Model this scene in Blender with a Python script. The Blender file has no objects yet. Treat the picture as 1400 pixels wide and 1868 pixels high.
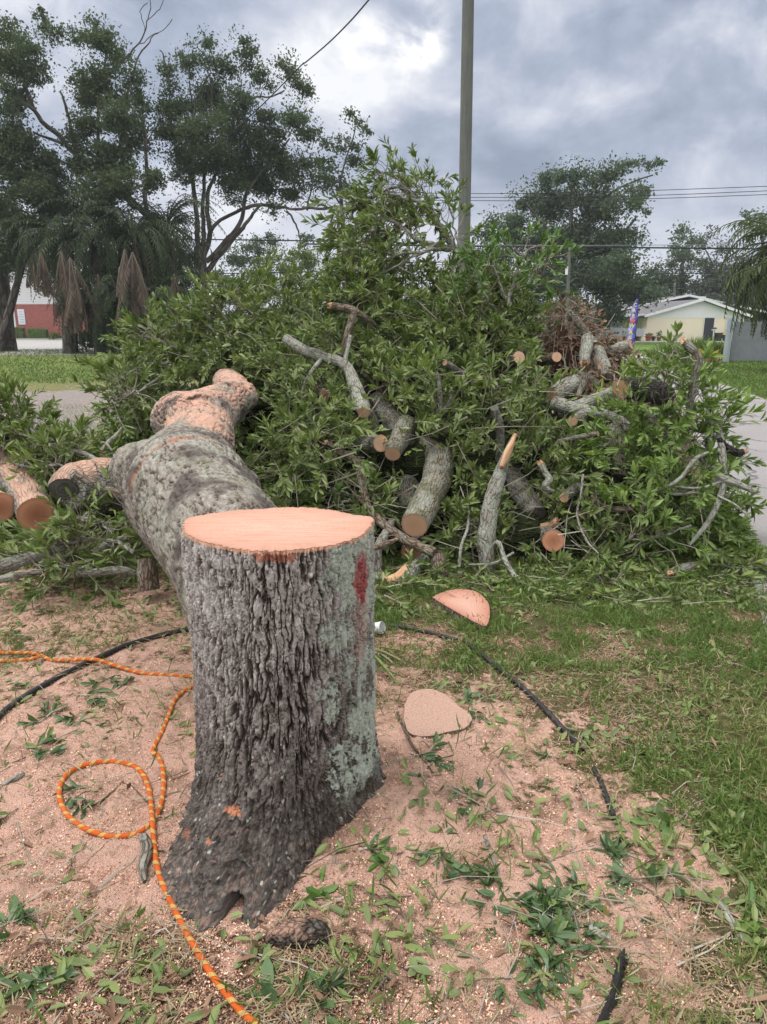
import bpy, math, random
import numpy as np
from mathutils import Vector
R = math.radians
scene = bpy.context.scene
col = scene.collection
rng = np.random.default_rng(11)
random.seed(5)

# ------------------------------------------------------------------ camera
PITCH = R(14.9); CAMZ = 1.6; FPX = 1295.0
cd = bpy.data.cameras.new("Camera"); cam = bpy.data.objects.new("Camera", cd); col.objects.link(cam)
cam.location = (0, 0, CAMZ); cam.rotation_euler = (R(90) - PITCH, 0, 0)
cd.sensor_fit = 'VERTICAL'; cd.sensor_height = 24.0; cd.lens = 24.0 * FPX / 1868.0
cd.clip_start = 0.05; cd.clip_end = 2000
scene.camera = cam

# ------------------------------------------------------------------ exposure
scene.view_settings.view_transform = 'Standard'
scene.view_settings.look = 'None'
scene.view_settings.exposure = 0.15
scene.view_settings.gamma = 1.0
scene.cycles.max_bounces = 6
scene.cycles.diffuse_bounces = 3
scene.cycles.transparent_max_bounces = 8

# ------------------------------------------------------------------ node helper
class NB:
    def __init__(s, nt): s.nt = nt
    def n(s, t, **kw):
        o = s.nt.nodes.new(t)
        for k, v in kw.items(): setattr(o, k, v)
        return o
    def set(s, sock, v):
        if isinstance(v, bpy.types.NodeSocket): s.nt.links.new(v, sock)
        elif v is not None:
            if isinstance(v, (tuple, list)) and len(v) == 3 and sock.type == 'RGBA': v = (*v, 1)
            sock.default_value = v
    def math(s, op, a, b=None, c=None, clamp=False):
        o = s.n('ShaderNodeMath', operation=op); o.use_clamp = clamp
        s.set(o.inputs[0], a); s.set(o.inputs[1], b); s.set(o.inputs[2], c)
        return o.outputs[0]
    def vmath(s, op, a, b=None, out=0):
        o = s.n('ShaderNodeVectorMath', operation=op)
        s.set(o.inputs[0], a); s.set(o.inputs[1], b)
        return o.outputs[out]
    def scale(s, v, k):
        return s.vmath('MULTIPLY', v, k if isinstance(k, tuple) else (k, k, k))
    def noise(s, vec, scale=5, detail=4, rough=.5, dist=0, out=0):
        o = s.n('ShaderNodeTexNoise'); s.set(o.inputs['Vector'], vec)
        o.inputs['Scale'].default_value = scale; o.inputs['Detail'].default_value = detail
        o.inputs['Roughness'].default_value = rough; o.inputs['Distortion'].default_value = dist
        return o.outputs[out]
    def voro(s, vec, scale=5, feature='F1', rnd=1.0, out=0):
        o = s.n('ShaderNodeTexVoronoi', feature=feature); s.set(o.inputs['Vector'], vec)
        o.inputs['Scale'].default_value = scale; o.inputs['Randomness'].default_value = rnd
        return o.outputs[out]
    def ramp(s, fac, stops, interp='LINEAR'):
        o = s.n('ShaderNodeValToRGB'); o.color_ramp.interpolation = interp
        cr = o.color_ramp
        while len(cr.elements) < len(stops): cr.elements.new(.5)
        for e, (p, c) in zip(cr.elements, stops):
            e.position = p; e.color = (c, c, c, 1) if isinstance(c, (int, float)) else (*c, 1)
        s.set(o.inputs[0], fac); return o.outputs[0]
    def mix(s, fac, a, b, mode='MIX'):
        o = s.n('ShaderNodeMix', data_type='RGBA', blend_type=mode)
        s.set(o.inputs[0], fac); s.set(o.inputs[6], a); s.set(o.inputs[7], b)
        return o.outputs[2]
    def step(s, v, a, b):
        o = s.n('ShaderNodeMapRange'); o.interpolation_type = 'SMOOTHSTEP'
        s.set(o.inputs[0], v); o.inputs[1].default_value = a; o.inputs[2].default_value = b
        return o.outputs[0]
    def sep(s, v):
        o = s.n('ShaderNodeSeparateXYZ'); s.set(o.inputs[0], v); return o.outputs
    def comb(s, x, y, z):
        o = s.n('ShaderNodeCombineXYZ'); s.set(o.inputs[0], x); s.set(o.inputs[1], y); s.set(o.inputs[2], z); return o.outputs[0]
    def attr(s, name, out='Fac'):
        o = s.n('ShaderNodeAttribute'); o.attribute_name = name; return o.outputs[out]
    def bump(s, h, dist=.01, strength=1.0, normal=None):
        o = s.n('ShaderNodeBump'); s.set(o.inputs['Height'], h)
        o.inputs['Distance'].default_value = dist; o.inputs['Strength'].default_value = strength
        s.set(o.inputs['Normal'], normal)
        return o.outputs[0]
    def pos(s): return s.n('ShaderNodeNewGeometry').outputs['Position']
    def obj(s): return s.n('ShaderNodeTexCoord').outputs['Object']
    def nrm(s): return s.n('ShaderNodeNewGeometry').outputs['Normal']

def material(name, build, rough=.85, spec=.3):
    m = bpy.data.materials.new(name); m.use_nodes = True
    nt = m.node_tree; b = nt.nodes['Principled BSDF']
    b.inputs['Roughness'].default_value = rough
    b.inputs['Specular IOR Level'].default_value = spec
    nb = NB(nt); res = build(nb, b) or {}
    for k, v in res.items(): nb.set(b.inputs[k], v)
    return m

# ------------------------------------------------------------------ world: overcast sky
SUN_EL, SUN_AZ = R(52), R(-35)     # azimuth measured from +Y towards +X
w = bpy.data.worlds.new("World"); scene.world = w; w.use_nodes = True
nt = w.node_tree; nb = NB(nt); bg = nt.nodes['Background']
dirv = nb.n('ShaderNodeTexCoord').outputs['Generated']
def pdir(u, v):
    a = (u - 700) / FPX; b = (934 - v) / FPX
    d = Vector((a, math.cos(PITCH) + b * math.sin(PITCH), -math.sin(PITCH) + b * math.cos(PITCH)))
    return d.normalized()
x, y, z = nb.sep(dirv)[:3]
zz = nb.math('ADD', nb.math('MAXIMUM', z, 0.0), .22)
pv = nb.comb(nb.math('DIVIDE', x, zz), nb.math('DIVIDE', y, zz), nb.math('MULTIPLY', z, 1.0))
dv = nb.scale(dirv, (1.0, 1.0, 1.55))
n1 = nb.noise(nb.vmath('ADD', dv, (2.1, .4, 5.2)), 3.3, 8, .54, .35)
n2 = nb.noise(nb.vmath('ADD', pv, (4.3, 1.7, .3)), .5, 4, .5, .2)
n3 = nb.noise(nb.vmath('ADD', dv, (1.3, 9.7, .3)), 11, 7, .6, .5)
nn = nb.math('ADD', nb.math('ADD', nb.math('MULTIPLY', n1, .80), nb.math('MULTIPLY', n2, .30)), nb.math('MULTIPLY', nb.math('SUBTRACT', n3, .38), .26))
def spot(u, v, w0, w1, amp):
    d = nb.vmath('DOT_PRODUCT', nb.vmath('NORMALIZE', dirv), tuple(pdir(u, v)), out=1)
    return nb.math('MULTIPLY', nb.step(d, math.cos(R(w1)), math.cos(R(w0))), amp)
bias = spot(735, 70, 0, 6, .03)
for a in ((1330, 150, 0, 16, .04), (560, 115, 0, 6, .04), (150, 60, 0, 14, -.045), (420, 60, 0, 10, -.08), (250, 250, 0, 12, -.05), (1040, 120, 0, 7, .05), (1130, 280, 0, 15, -.09), (900, 290, 0, 10, -.05), (930, 60, 0, 7, -.03), (640, 130, 0, 5, .05), (500, 330, 0, 15, .03)):
    bias = nb.math('ADD', bias, spot(*a))
nn = nb.math('ADD', nn, bias)
nn = nb.math('ADD', nb.math('MULTIPLY', nb.math('SUBTRACT', nn, .53), 1.35), .525)
cloud = nb.ramp(nn, [(.34, (.195, .245, .34)), (.46, (.285, .335, .44)), (.56, (.40, .45, .565)), (.66, (.60, .63, .72)), (.78, (.92, .93, .95))])
# bright rift in the cloud, and a pale band low down
hot = nb.math('MULTIPLY', nb.step(nb.math('ADD', n1, nb.math('MULTIPLY', n3, .35)), .60, .78), nb.math('ADD', spot(757, 55, 0, 3.0, 1.0), spot(658, 72, 0, 2.0, .9)))
cloud = nb.mix(nb.math('MINIMUM', hot, 1.0), cloud, (1.6, 1.55, 1.45))
lowb = nb.math('MULTIPLY', nb.step(z, .20, .08), nb.step(z, .0, .05))
lown = nb.step(nb.noise(nb.comb(nb.math('MULTIPLY', x, 1.6), nb.math('MULTIPLY', y, 1.6), nb.math('MULTIPLY', z, 9)), 1.6, 5, .5), .36, .56)
cloud = nb.mix(nb.math('MULTIPLY', nb.math('MULTIPLY', lowb, lown), .85), cloud, (.74, .76, .84))
# overcast sky is brighter towards the zenith
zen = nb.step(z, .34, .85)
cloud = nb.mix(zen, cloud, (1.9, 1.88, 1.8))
back = nb.math('MULTIPLY', nb.step(y, .2, -.6), nb.step(z, .0, .35))
cloud = nb.mix(nb.math('MULTIPLY', back, .9), cloud, (1.55, 1.53, 1.5))
sky = nb.n('ShaderNodeTexSky', sky_type='NISHITA'); sky.sun_disc = False
sky.sun_elevation = SUN_EL; sky.sun_rotation = SUN_AZ
skyc = nb.scale(sky.outputs[0], .08)
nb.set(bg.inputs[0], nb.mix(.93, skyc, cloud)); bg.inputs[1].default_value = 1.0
ld = bpy.data.lights.new("Sun", 'SUN'); ld.energy = 2.1; ld.angle = R(12); ld.color = (1, .975, .94)
lo = bpy.data.objects.new("Sun", ld); col.objects.link(lo)
sd = Vector((math.sin(SUN_AZ) * math.cos(SUN_EL), math.cos(SUN_AZ) * math.cos(SUN_EL) * -.15, math.sin(SUN_EL)))
lo.rotation_euler = sd.to_track_quat('Z', 'Y').to_euler()

# ------------------------------------------------------------------ numpy noise
def _h(ix, iy, iz, seed):
    h = (ix.astype(np.int64) * 374761393 + iy.astype(np.int64) * 668265263 + iz.astype(np.int64) * 2147483647 + seed * 974634777) & 0xffffffff
    h = ((h ^ (h >> 13)) * 1274126177) & 0xffffffff
    h = ((h ^ (h >> 16)) * 2246822519) & 0xffffffff
    return ((h ^ (h >> 15)) & 0xffffff) / float(0xffffff)
def vnoise(x, y, z=0.0, seed=0):
    x, y, z = np.broadcast_arrays(np.asarray(x, float), np.asarray(y, float), np.asarray(z, float))
    ix, iy, iz = np.floor(x), np.floor(y), np.floor(z)
    fx, fy, fz = x - ix, y - iy, z - iz
    fx, fy, fz = [f * f * f * (f * (f * 6 - 15) + 10) for f in (fx, fy, fz)]
    r = 0
    for a in (0, 1):
        for b in (0, 1):
            for c in (0, 1):
                r = r + _h(ix + a, iy + b, iz + c, seed) * np.where(a, fx, 1 - fx) * np.where(b, fy, 1 - fy) * np.where(c, fz, 1 - fz)
    return r
def fbm(x, y, z=0.0, o=4, seed=0, g=.5):
    r = 0; a = 1; t = 0
    for i in range(o):
        r = r + a * vnoise(np.asarray(x) * 2 ** i, np.asarray(y) * 2 ** i, np.asarray(z) * 2 ** i, seed + i); t += a; a *= g
    return r / t
def sstep(v, a, b):
    t = np.clip((v - a) / (b - a), 0, 1); return t * t * (3 - 2 * t)

# ------------------------------------------------------------------ pixel (1400x1868 photograph) <-> place
CP, SP = math.cos(PITCH), math.sin(PITCH)
def ray(u, v):
    a = (u - 700) / FPX; b = (934 - v) / FPX
    return a, CP + b * SP, -SP + b * CP
def W(u, v, d):
    a, y, z = ray(u, v); k = d / y
    return np.array((a * k, d, CAMZ + z * k))
def zc(d, z=0.8): return d * CP + (CAMZ - z) * SP
def mpp(d, z=0.8): return zc(d, z) / FPX          # metres per photo pixel

# ground regions
CTRL = [(100,1350,1,.05,.1),(150,1550,1,.02,.05),(50,1650,.9,.05,.2),(250,1600,1,0,.05),(100,1780,.25,.06,1),(300,1800,.2,.06,1),(500,1800,.08,.12,1),(450,1720,.5,.05,.7),(600,1780,.18,.1,1),(250,1740,.42,.06,.9),(650,1650,.7,.1,.4),(720,1500,.95,.1,.2),(800,1600,.9,.1,.2),(900,1700,.95,.05,.2),(1100,1600,.95,.05,.15),(1050,1800,.9,.1,.2),(1200,1800,.7,.3,.2),(1330,1800,.3,.7,.2),(1250,1600,.55,.5,.15),(1150,1500,.6,.35,.3),(1120,1350,.35,.6,.5),(1000,1200,.05,.7,.5),(1250,1180,.18,.65,.5),(1100,1100,.0,.85,.4),(1380,1550,0,1,.1),(1100,1450,.6,.35,.5),(1000,1400,.6,.4,.5),(900,1330,.8,.2,.4),(800,1400,.95,.1,.2),(750,1200,.45,.35,.8),(850,1230,.3,.45,.6),(950,1250,.35,.55,.5),(1050,1300,.30,.6,.4),(1200,1400,.22,.75,.3),(1300,1250,.1,.85,.3),(1100,1180,.2,.65,.5),(1300,1130,0,.7,.5),(900,1120,.1,.75,.4),(1000,1080,0,.9,.3),(1200,1080,0,.9,.3),(700,1100,.1,.8,.4),(60,1250,.75,.3,.3),(200,1280,.85,.2,.3),(270,1300,.8,.25,.4),(100,1120,.65,.45,.4),(250,1100,.65,.45,.4),(30,1190,.4,.7,.4),(200,1170,.65,.4,.5),(150,1430,.9,.2,.2),(50,1420,.95,.1,.2),(200,1060,.4,.5,.6),(50,980,.1,.9,.3),(600,1000,0,.8,.3),(20,1080,.6,.4,.3),(1400,1400,0,1,.1),(1000,1530,.9,.1,.2),(-300,1400,.5,.5,.3),(1700,1500,0,1,.1),(0,850,0,.9,.3),(1400,1000,0,.9,.3),(400,1450,1,0,.1)]
_cp = np.array([[*(ray(c[0], c[1])), *c[2:]] for c in CTRL])
_k = -CAMZ / _cp[:, 2]
CX, CY, CV = _cp[:, 0] * _k, _cp[:, 1] * _k, _cp[:, 3:6]
def regions(x, y):
    x = np.atleast_1d(np.asarray(x, float)); y = np.atleast_1d(np.asarray(y, float))
    out = np.zeros((x.size, 3)); xf, yf = x.ravel(), y.ravel()
    for s in range(0, xf.size, 20000):
        a, b = xf[s:s + 20000, None], yf[s:s + 20000, None]
        d2 = ((a - CX) ** 2 + (b - CY) ** 2) / (0.25 + .12 * b) ** 2 * 1.0 + 1e-3
        wt = 1 / d2 ** 1.8
        far = 1 / (2.2 ** 3.6)
        out[s:s + 20000] = (wt @ CV + far * np.array((0, .85, .3))) / (wt.sum(1, keepdims=True) + far)
    return out.reshape(x.shape + (3,))
def Hg(x, y):
    x = np.asarray(x, float); y = np.asarray(y, float)
    near = np.exp(-((x / 4) ** 2 + ((y - 2) / 5) ** 2))
    h = .085 * np.exp(-(((x - .02) / .26) ** 2 + ((y - 1.98) / .24) ** 2))
    h = h + .05 * np.exp(-(((x - .25) / .35) ** 2 + ((y - 2.45) / .3) ** 2))
    h = h + near * .05 * (fbm(x * 1.6, y * 1.6, 0, 3, 21) - .5)
    return h
def G(u, v, off=0.0):
    z = 0.0
    a, b, c = ray(u, v)
    for _ in range(4):
        k = (z + off - CAMZ) / c; z = float(Hg(a * k, b * k))
    return np.array((a * k, b * k, z + off))

# ------------------------------------------------------------------ mesh helpers
def tag(o, label=None, cat=None, group=None, kind=None):
    if label: o['label'] = label
    if cat: o['category'] = cat
    if group: o['group'] = group
    if kind: o['kind'] = kind
    return o
def mk(name, V, F, mats, parent=None, attrs=None, smooth=True, mi=None):
    """V (n,3); F: array (m,k) or a list of such arrays; attrs name->(n,) or (n,3)"""
    V = np.asarray(V, np.float32)
    if isinstance(F, np.ndarray): F = [F]
    F = [np.asarray(f, np.int32) for f in F if len(f)]
    me = bpy.data.meshes.new(name)
    me.vertices.add(len(V)); me.vertices.foreach_set('co', V.ravel())
    lv = np.concatenate([f.ravel() for f in F])
    tot = np.concatenate([np.full(len(f), f.shape[1], np.int32) for f in F])
    st = np.concatenate([[0], np.cumsum(tot)[:-1]]).astype(np.int32)
    me.loops.add(len(lv)); me.loops.foreach_set('vertex_index', lv)
    me.polygons.add(len(tot)); me.polygons.foreach_set('loop_start', st)
    me.polygons.foreach_set('use_smooth', np.full(len(tot), smooth))
    if not isinstance(mats, (list, tuple)): mats = [mats]
    for m in mats: me.materials.append(m)
    if mi is not None: me.polygons.foreach_set('material_index', np.asarray(mi, np.int32))
    me.update(calc_edges=True)
    for k, a in (attrs or {}).items():
        a = np.asarray(a, np.float32)
        t = me.attributes.new(k, 'FLOAT' if a.ndim == 1 else 'FLOAT_VECTOR', 'POINT')
        t.data.foreach_set('value' if a.ndim == 1 else 'vector', a.ravel())
    o = bpy.data.objects.new(name, me); col.objects.link(o)
    if parent: o.parent = parent
    return o
def empty(name, loc=(0, 0, 0)):
    o = bpy.data.objects.new(name, None); col.objects.link(o); o.location = tuple(float(c) for c in loc); return o
class MB:
    """collects pieces into one mesh"""
    def __init__(s): s.V = []; s.F = {}; s.A = {}; s.n = 0
    def add(s, V, F, **attrs):
        V = np.asarray(V, float)
        if isinstance(F, np.ndarray): F = [F]
        for f in F:
            f = np.asarray(f)
            if len(f): s.F.setdefault(f.shape[1], []).append(f + s.n)
        for k, a in attrs.items(): s.A.setdefault(k, []).append(np.broadcast_to(a, (len(V),) + np.shape(a)[1:]) if np.ndim(a) else np.full(len(V), a))
        s.V.append(V); s.n += len(V)
    def box(s, c, size, rz=0.0, **kw):
        x, y, z = [k / 2 for k in size]
        V = np.array([(a * x, b * y, e * z) for a in (-1, 1) for b in (-1, 1) for e in (-1, 1)])
        cs, sn = math.cos(rz), math.sin(rz)
        V = np.stack([V[:, 0] * cs - V[:, 1] * sn, V[:, 0] * sn + V[:, 1] * cs, V[:, 2]], 1) + np.array(c)
        s.add(V, np.array([(0, 1, 3, 2), (4, 6, 7, 5), (0, 4, 5, 1), (2, 3, 7, 6), (0, 2, 6, 4), (1, 5, 7, 3)]), **kw)
    def build(s, name, mats, parent=None, smooth=False, origin=None):
        V = np.concatenate(s.V)
        if origin is not None: V = V - np.array(origin)
        F = [np.concatenate(f) for f in s.F.values()]
        A = {k: np.concatenate(a) for k, a in s.A.items()}
        o = mk(name, V, F, mats, parent, A, smooth)
        if origin is not None and parent is None: o.location = tuple(origin)
        return o
def catmull(P, n=6):
    P = np.asarray(P, float)
    if len(P) < 3:
        t = np.linspace(0, 1, n + 1)[:, None]; return P[0] * (1 - t) + P[-1] * t
    Q = np.vstack([2 * P[0] - P[1], P, 2 * P[-1] - P[-2]]); out = []
    for i in range(1, len(Q) - 2):
        p0, p1, p2, p3 = Q[i - 1:i + 3]
        for t in np.linspace(0, 1, n, endpoint=False):
            out.append(.5 * (2 * p1 + (p2 - p0) * t + (2 * p0 - 5 * p1 + 4 * p2 - p3) * t * t + (3 * p1 - p0 - 3 * p2 + p3) * t ** 3))
    out.append(P[-1]); return np.array(out)
def frames(C):
    T = np.gradient(C, axis=0); T /= np.linalg.norm(T, axis=1, keepdims=True) + 1e-9
    up = np.array((0, 0, 1.)) if abs(T[0, 2]) < .9 else np.array((0, 1., 0))
    A = np.zeros_like(C); a = np.cross(T[0], up); a /= np.linalg.norm(a)
    for i in range(len(C)):
        a = a - T[i] * np.dot(a, T[i]); a /= np.linalg.norm(a) + 1e-9; A[i] = a
    return T, A, np.cross(T, A)
def tube(C, r, seg=10, rough=0.0, freq=8.0, seed=0, closed=True):
    """C (n,3) centres, r (n,) radii -> V, [quads], bc (straightened coordinates)"""
    C = np.asarray(C, float); n = len(C); r = np.broadcast_to(np.asarray(r, float), (n,))
    T, A, B = frames(C)
    s = np.concatenate([[0], np.cumsum(np.linalg.norm(np.diff(C, axis=0), axis=1))])
    th = np.arange(seg) / seg * 2 * math.pi
    cx, sx = np.cos(th)[None], np.sin(th)[None]
    rr = r[:, None] * np.ones((1, seg))
    if rough:
        rr = rr * (1 + rough * 2 * (fbm(cx * freq * .12 + 5, sx * freq * .12 + 5, s[:, None] * freq * .6 + seed * 3.1, 3, seed) - .5))
    V = C[:, None] + rr[..., None] * (cx[..., None] * A[:, None] + sx[..., None] * B[:, None])
    bc = np.stack([r.mean() * cx * np.ones((n, 1)), r.mean() * sx * np.ones((n, 1)), s[:, None] * np.ones((1, seg))], -1)
    i = np.arange(n - 1)[:, None] * seg; j = np.arange(seg)[None]; k = (j + 1) % seg
    F = np.stack([i + j, i + k, i + seg + k, i + seg + j], -1).reshape(-1, 4)
    return V.reshape(-1, 3), F, bc.reshape(-1, 3) + seed * 1.7
def sticks(P0, P1, r0, r1, bend=None):
    """many thin 3-sided sticks of two segments"""
    P0 = np.asarray(P0, float); P1 = np.asarray(P1, float); n = len(P0)
    D = P1 - P0; D /= np.linalg.norm(D, axis=1, keepdims=True) + 1e-9
    ref = np.where(np.abs(D[:, 2:3]) < .9, np.array((0, 0, 1.)), np.array((0, 1., 0)))
    A = np.cross(D, ref); A /= np.linalg.norm(A, axis=1, keepdims=True) + 1e-9; B = np.cross(D, A)
    M = (P0 + P1) / 2 + (0 if bend is None else bend)
    rings = []
    r0 = np.broadcast_to(r0, (n,)); r1 = np.broadcast_to(r1, (n,))
    for P, r in ((P0, r0), (M, (r0 + r1) / 2), (P1, r1)):
        for k in range(3):
            t = k * 2 * math.pi / 3
            rings.append(P + r[:, None] * (math.cos(t) * A + math.sin(t) * B))
    V = np.stack(rings, 1).reshape(-1, 3); b = np.arange(n)[:, None] * 9
    F = []
    for q in (0, 3):
        for k in range(3):
            l = (k + 1) % 3
            F.append(np.concatenate([b + q + k, b + q + l, b + q + 3 + l, b + q + 3 + k], 1))
    return V, np.concatenate(F)
def unit(v): return v / (np.linalg.norm(v, axis=-1, keepdims=True) + 1e-9)
def leaves(P, D, Nn, L, Wd, fold=.35, curl=.25, simple=False):
    """P base, D axis, Nn rough normal, L length, Wd half width"""
    P = np.asarray(P, float); n = len(P); D = unit(D); S = unit(np.cross(D, Nn)); N = np.cross(S, D)
    L = np.broadcast_to(L, (n,))[:, None]; Wd = np.broadcast_to(Wd, (n,))[:, None]
    fold = np.broadcast_to(fold, (n,))[:, None]; curl = np.broadcast_to(curl, (n,))[:, None]
    def pt(t, w): return P + D * L * t + S * Wd * w + N * (abs(w) * fold * Wd - curl * L * t * t)
    b = np.arange(n)[:, None]
    if simple:
        V = np.stack([pt(0, 0), pt(.5, 1), pt(1, 0), pt(.5, -1)], 1).reshape(-1, 3); b = b * 4
        return V, [np.concatenate([b, b + 1, b + 2, b + 3], 1)], 4
    V = np.stack([pt(0, 0), pt(.38, 0), pt(.74, 0), pt(1, 0), pt(.36, .9), pt(.70, .95), pt(.36, -.9), pt(.70, -.95)], 1).reshape(-1, 3)
    b = b * 8
    c = lambda *i: np.concatenate([b + k for k in i], 1)
    return V, [np.concatenate([c(0, 1, 4), c(0, 6, 1), c(5, 2, 3), c(2, 7, 3)]), np.concatenate([c(1, 2, 5, 4), c(6, 7, 2, 1)])], 8
def rdir(n):
    v = rng.normal(size=(n, 3)); return unit(v)
LEAFSKIP = [None]; SEEN = []     # SEEN: stretches of wood lying free of leaves
def sprays(P, D, L, K, leafL, leafW, simple=False, droop=.15, spread=.95, mb=None, rnd=None):
    """M twigs with K leaves each, crowded to the tip. returns via mb: foliage into mb['leaf'], twigs into mb['twig']"""
    P = np.asarray(P, float); M = len(P); D = unit(np.asarray(D, float)); L = np.broadcast_to(L, (M,))
    ref = rdir(M); A = unit(np.cross(D, ref)); B = np.cross(D, A)
    t = .25 + .75 * rng.random((M, K)) ** .6
    ph = np.arange(K)[None] * 2.4 + rng.random((M, 1)) * 6.28 + rng.normal(size=(M, K)) * .35
    base = P[:, None] + D[:, None] * (L[:, None] * t)[..., None]
    base[..., 2] -= droop * (L[:, None] * t ** 2)
    rad = np.cos(ph)[..., None] * A[:, None] + np.sin(ph)[..., None] * B[:, None]
    sp = spread * (1.25 - .7 * t) * (.7 + .6 * rng.random((M, K)))
    dr = D[:, None] + rad * sp[..., None]; dr[..., 2] -= droop * .8
    nr = unit(D[:, None] * 1.0 - rad * .4 + rng.normal(size=(M, K, 3)) * .6)
    nr[..., 2] += .5
    n = M * K
    ll = leafL * (.65 + .55 * rng.random(n)) * np.repeat(.72 + .5 * rng.random(M), K); ww = ll * (leafW / leafL) * (.8 + .4 * rng.random(n))
    rb = np.repeat(rng.random(M) if rnd is None else rnd, K) * .6 + rng.random(n) * .4
    kp = np.ones(n, bool) if LEAFSKIP[0] is None else ~LEAFSKIP[0](base.reshape(-1, 3) + unit(dr.reshape(-1, 3)) * ll[:, None] * .5)
    base, dr, nr = [q.reshape(-1, 3)[kp] for q in (base, dr, nr)]; ll, ww, rb = ll[kp], ww[kp], rb[kp]; n = len(ll)
    V, F, k = leaves(base, dr, nr, ll, ww, .25 + .3 * rng.random(n), rng.normal(size=n) * .12 + .12, simple)
    mb['leaf'].add(V, F, rnd=np.repeat(rb, k))
    bend = np.zeros((M, 3)); bend[:, 2] = droop * L * .25
    P1 = P + D * L[:, None]; P1[:, 2] -= droop * L
    kp = np.ones(M, bool) if LEAFSKIP[0] is None else ~LEAFSKIP[0]((P + P1) / 2)
    V, F = sticks(P[kp], P1[kp], .0038, .0013, bend[kp])
    mb['twig'].add(V, F, rnd=np.repeat(rng.random(kp.sum()), 9))
# ------------------------------------------------------------------ materials
def leaf_mat(name, stops, under, rough=.42, trans=.22, spec=.35):
    m = bpy.data.materials.new(name); m.use_nodes = True; nt = m.node_tree; b = nt.nodes['Principled BSDF']; nb = NB(nt)
    r = nb.attr('rnd'); geo = nb.n('ShaderNodeNewGeometry')
    c = nb.ramp(r, stops)
    c = nb.mix(nb.math('MULTIPLY', nb.noise(nb.pos(), 60, 2, .5), .5), c, nb.mix(.5, c, under))
    c2 = nb.mix(nb.math('MULTIPLY', geo.outputs['Backfacing'], .55), c, under)
    nb.set(b.inputs['Base Color'], c2)
    b.inputs['Roughness'].default_value = rough; b.inputs['Specular IOR Level'].default_value = spec
    tr = nb.n('ShaderNodeBsdfTranslucent'); nb.set(tr.inputs[0], nb.mix(.5, c, (.12, .20, .02)))
    ms = nb.n('ShaderNodeMixShader'); ms.inputs[0].default_value = trans
    nt.links.new(b.outputs[0], ms.inputs[1]); nt.links.new(tr.outputs[0], ms.inputs[2])
    nt.links.new(ms.outputs[0], nt.nodes['Material Output'].inputs['Surface'])
    return m
M = {}
M['leaf'] = leaf_mat('green_leaf', [(0, (.038, .070, .016)), (.30, (.090, .150, .028)), (.62, (.150, .225, .040)), (.86, (.23, .31, .055)), (.94, (.28, .33, .07)), (.97, (.30, .26, .08)), (1, (.26, .17, .08))], (.22, .26, .12))
M['leaf_mid'] = leaf_mat('lively_leaf', [(0, (.06, .12, .02)), (.5, (.14, .24, .035)), (.9, (.25, .36, .06)), (1, (.36, .40, .10))], (.20, .27, .10), .36)
M['leaf_dark'] = leaf_mat('glossy_dark_leaf', [(0, (.022, .055, .018)), (.5, (.045, .095, .026)), (.85, (.08, .15, .04)), (1, (.14, .22, .05))], (.13, .20, .10), .42, .18, .4)
M['leaf_bright'] = leaf_mat('fresh_leaf', [(0, (.05, .12, .02)), (.5, (.09, .19, .03)), (1, (.19, .28, .06))], (.16, .24, .10))
M['leaf_brown'] = leaf_mat('dead_leaf', [(0, (.07, .04, .03)), (.4, (.155, .08, .055)), (.75, (.26, .15, .10)), (1, (.42, .31, .22))], (.25, .15, .10), .8, .1, .2)
M['oak'] = leaf_mat('oak_foliage', [(0, (.045, .062, .038)), (.5, (.080, .104, .056)), (.85, (.115, .15, .068)), (1, (.16, .20, .08))], (.06, .09, .05), .6, .25, .2)
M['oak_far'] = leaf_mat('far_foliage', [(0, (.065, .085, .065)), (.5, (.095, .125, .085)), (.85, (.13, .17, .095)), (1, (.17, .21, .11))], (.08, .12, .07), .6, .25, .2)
M['grey_tree'] = leaf_mat('greyish_foliage', [(0, (.06, .068, .065)), (.6, (.095, .10, .09)), (1, (.13, .14, .115))], (.08, .09, .07), .7, .2, .2)
M['yellow_tree'] = leaf_mat('yellow_green_foliage', [(0, (.06, .11, .03)), (.5, (.13, .19, .035)), (1, (.28, .30, .05))], (.15, .2, .06), .6, .3, .2)
M['palm'] = leaf_mat('palm_frond', [(0, (.020, .032, .014)), (.5, (.038, .058, .022)), (.85, (.062, .088, .03)), (1, (.15, .13, .06))], (.05, .08, .04), .5, .15, .3)
M['palm_lit'] = leaf_mat('palm_frond_olive', [(0, (.018, .034, .012)), (.5, (.045, .068, .02)), (.85, (.09, .11, .03)), (1, (.22, .17, .05))], (.09, .12, .05), .5, .2, .3)
M['palm_dead'] = leaf_mat('dead_palm_frond', [(0, (.09, .07, .055)), (.5, (.18, .145, .12)), (1, (.30, .25, .20))], (.18, .13, .11), .9, .1, .1)
M['grass'] = leaf_mat('grass_blade', [(0, (.055, .095, .022)), (.40, (.105, .160, .040)), (.75, (.175, .225, .065)), (1, (.38, .33, .15))], (.12, .22, .05), .5, .3, .3)
M['straw'] = leaf_mat('dry_grass', [(0, (.20, .14, .08)), (.5, (.36, .27, .15)), (1, (.50, .42, .28))], (.3, .24, .15), .8, .15, .2)
M['croton'] = leaf_mat('yellow_shrub_leaf', [(0, (.25, .22, .02)), (.5, (.55, .48, .05)), (1, (.75, .62, .10))], (.4, .35, .08), .5, .2, .3)

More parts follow.
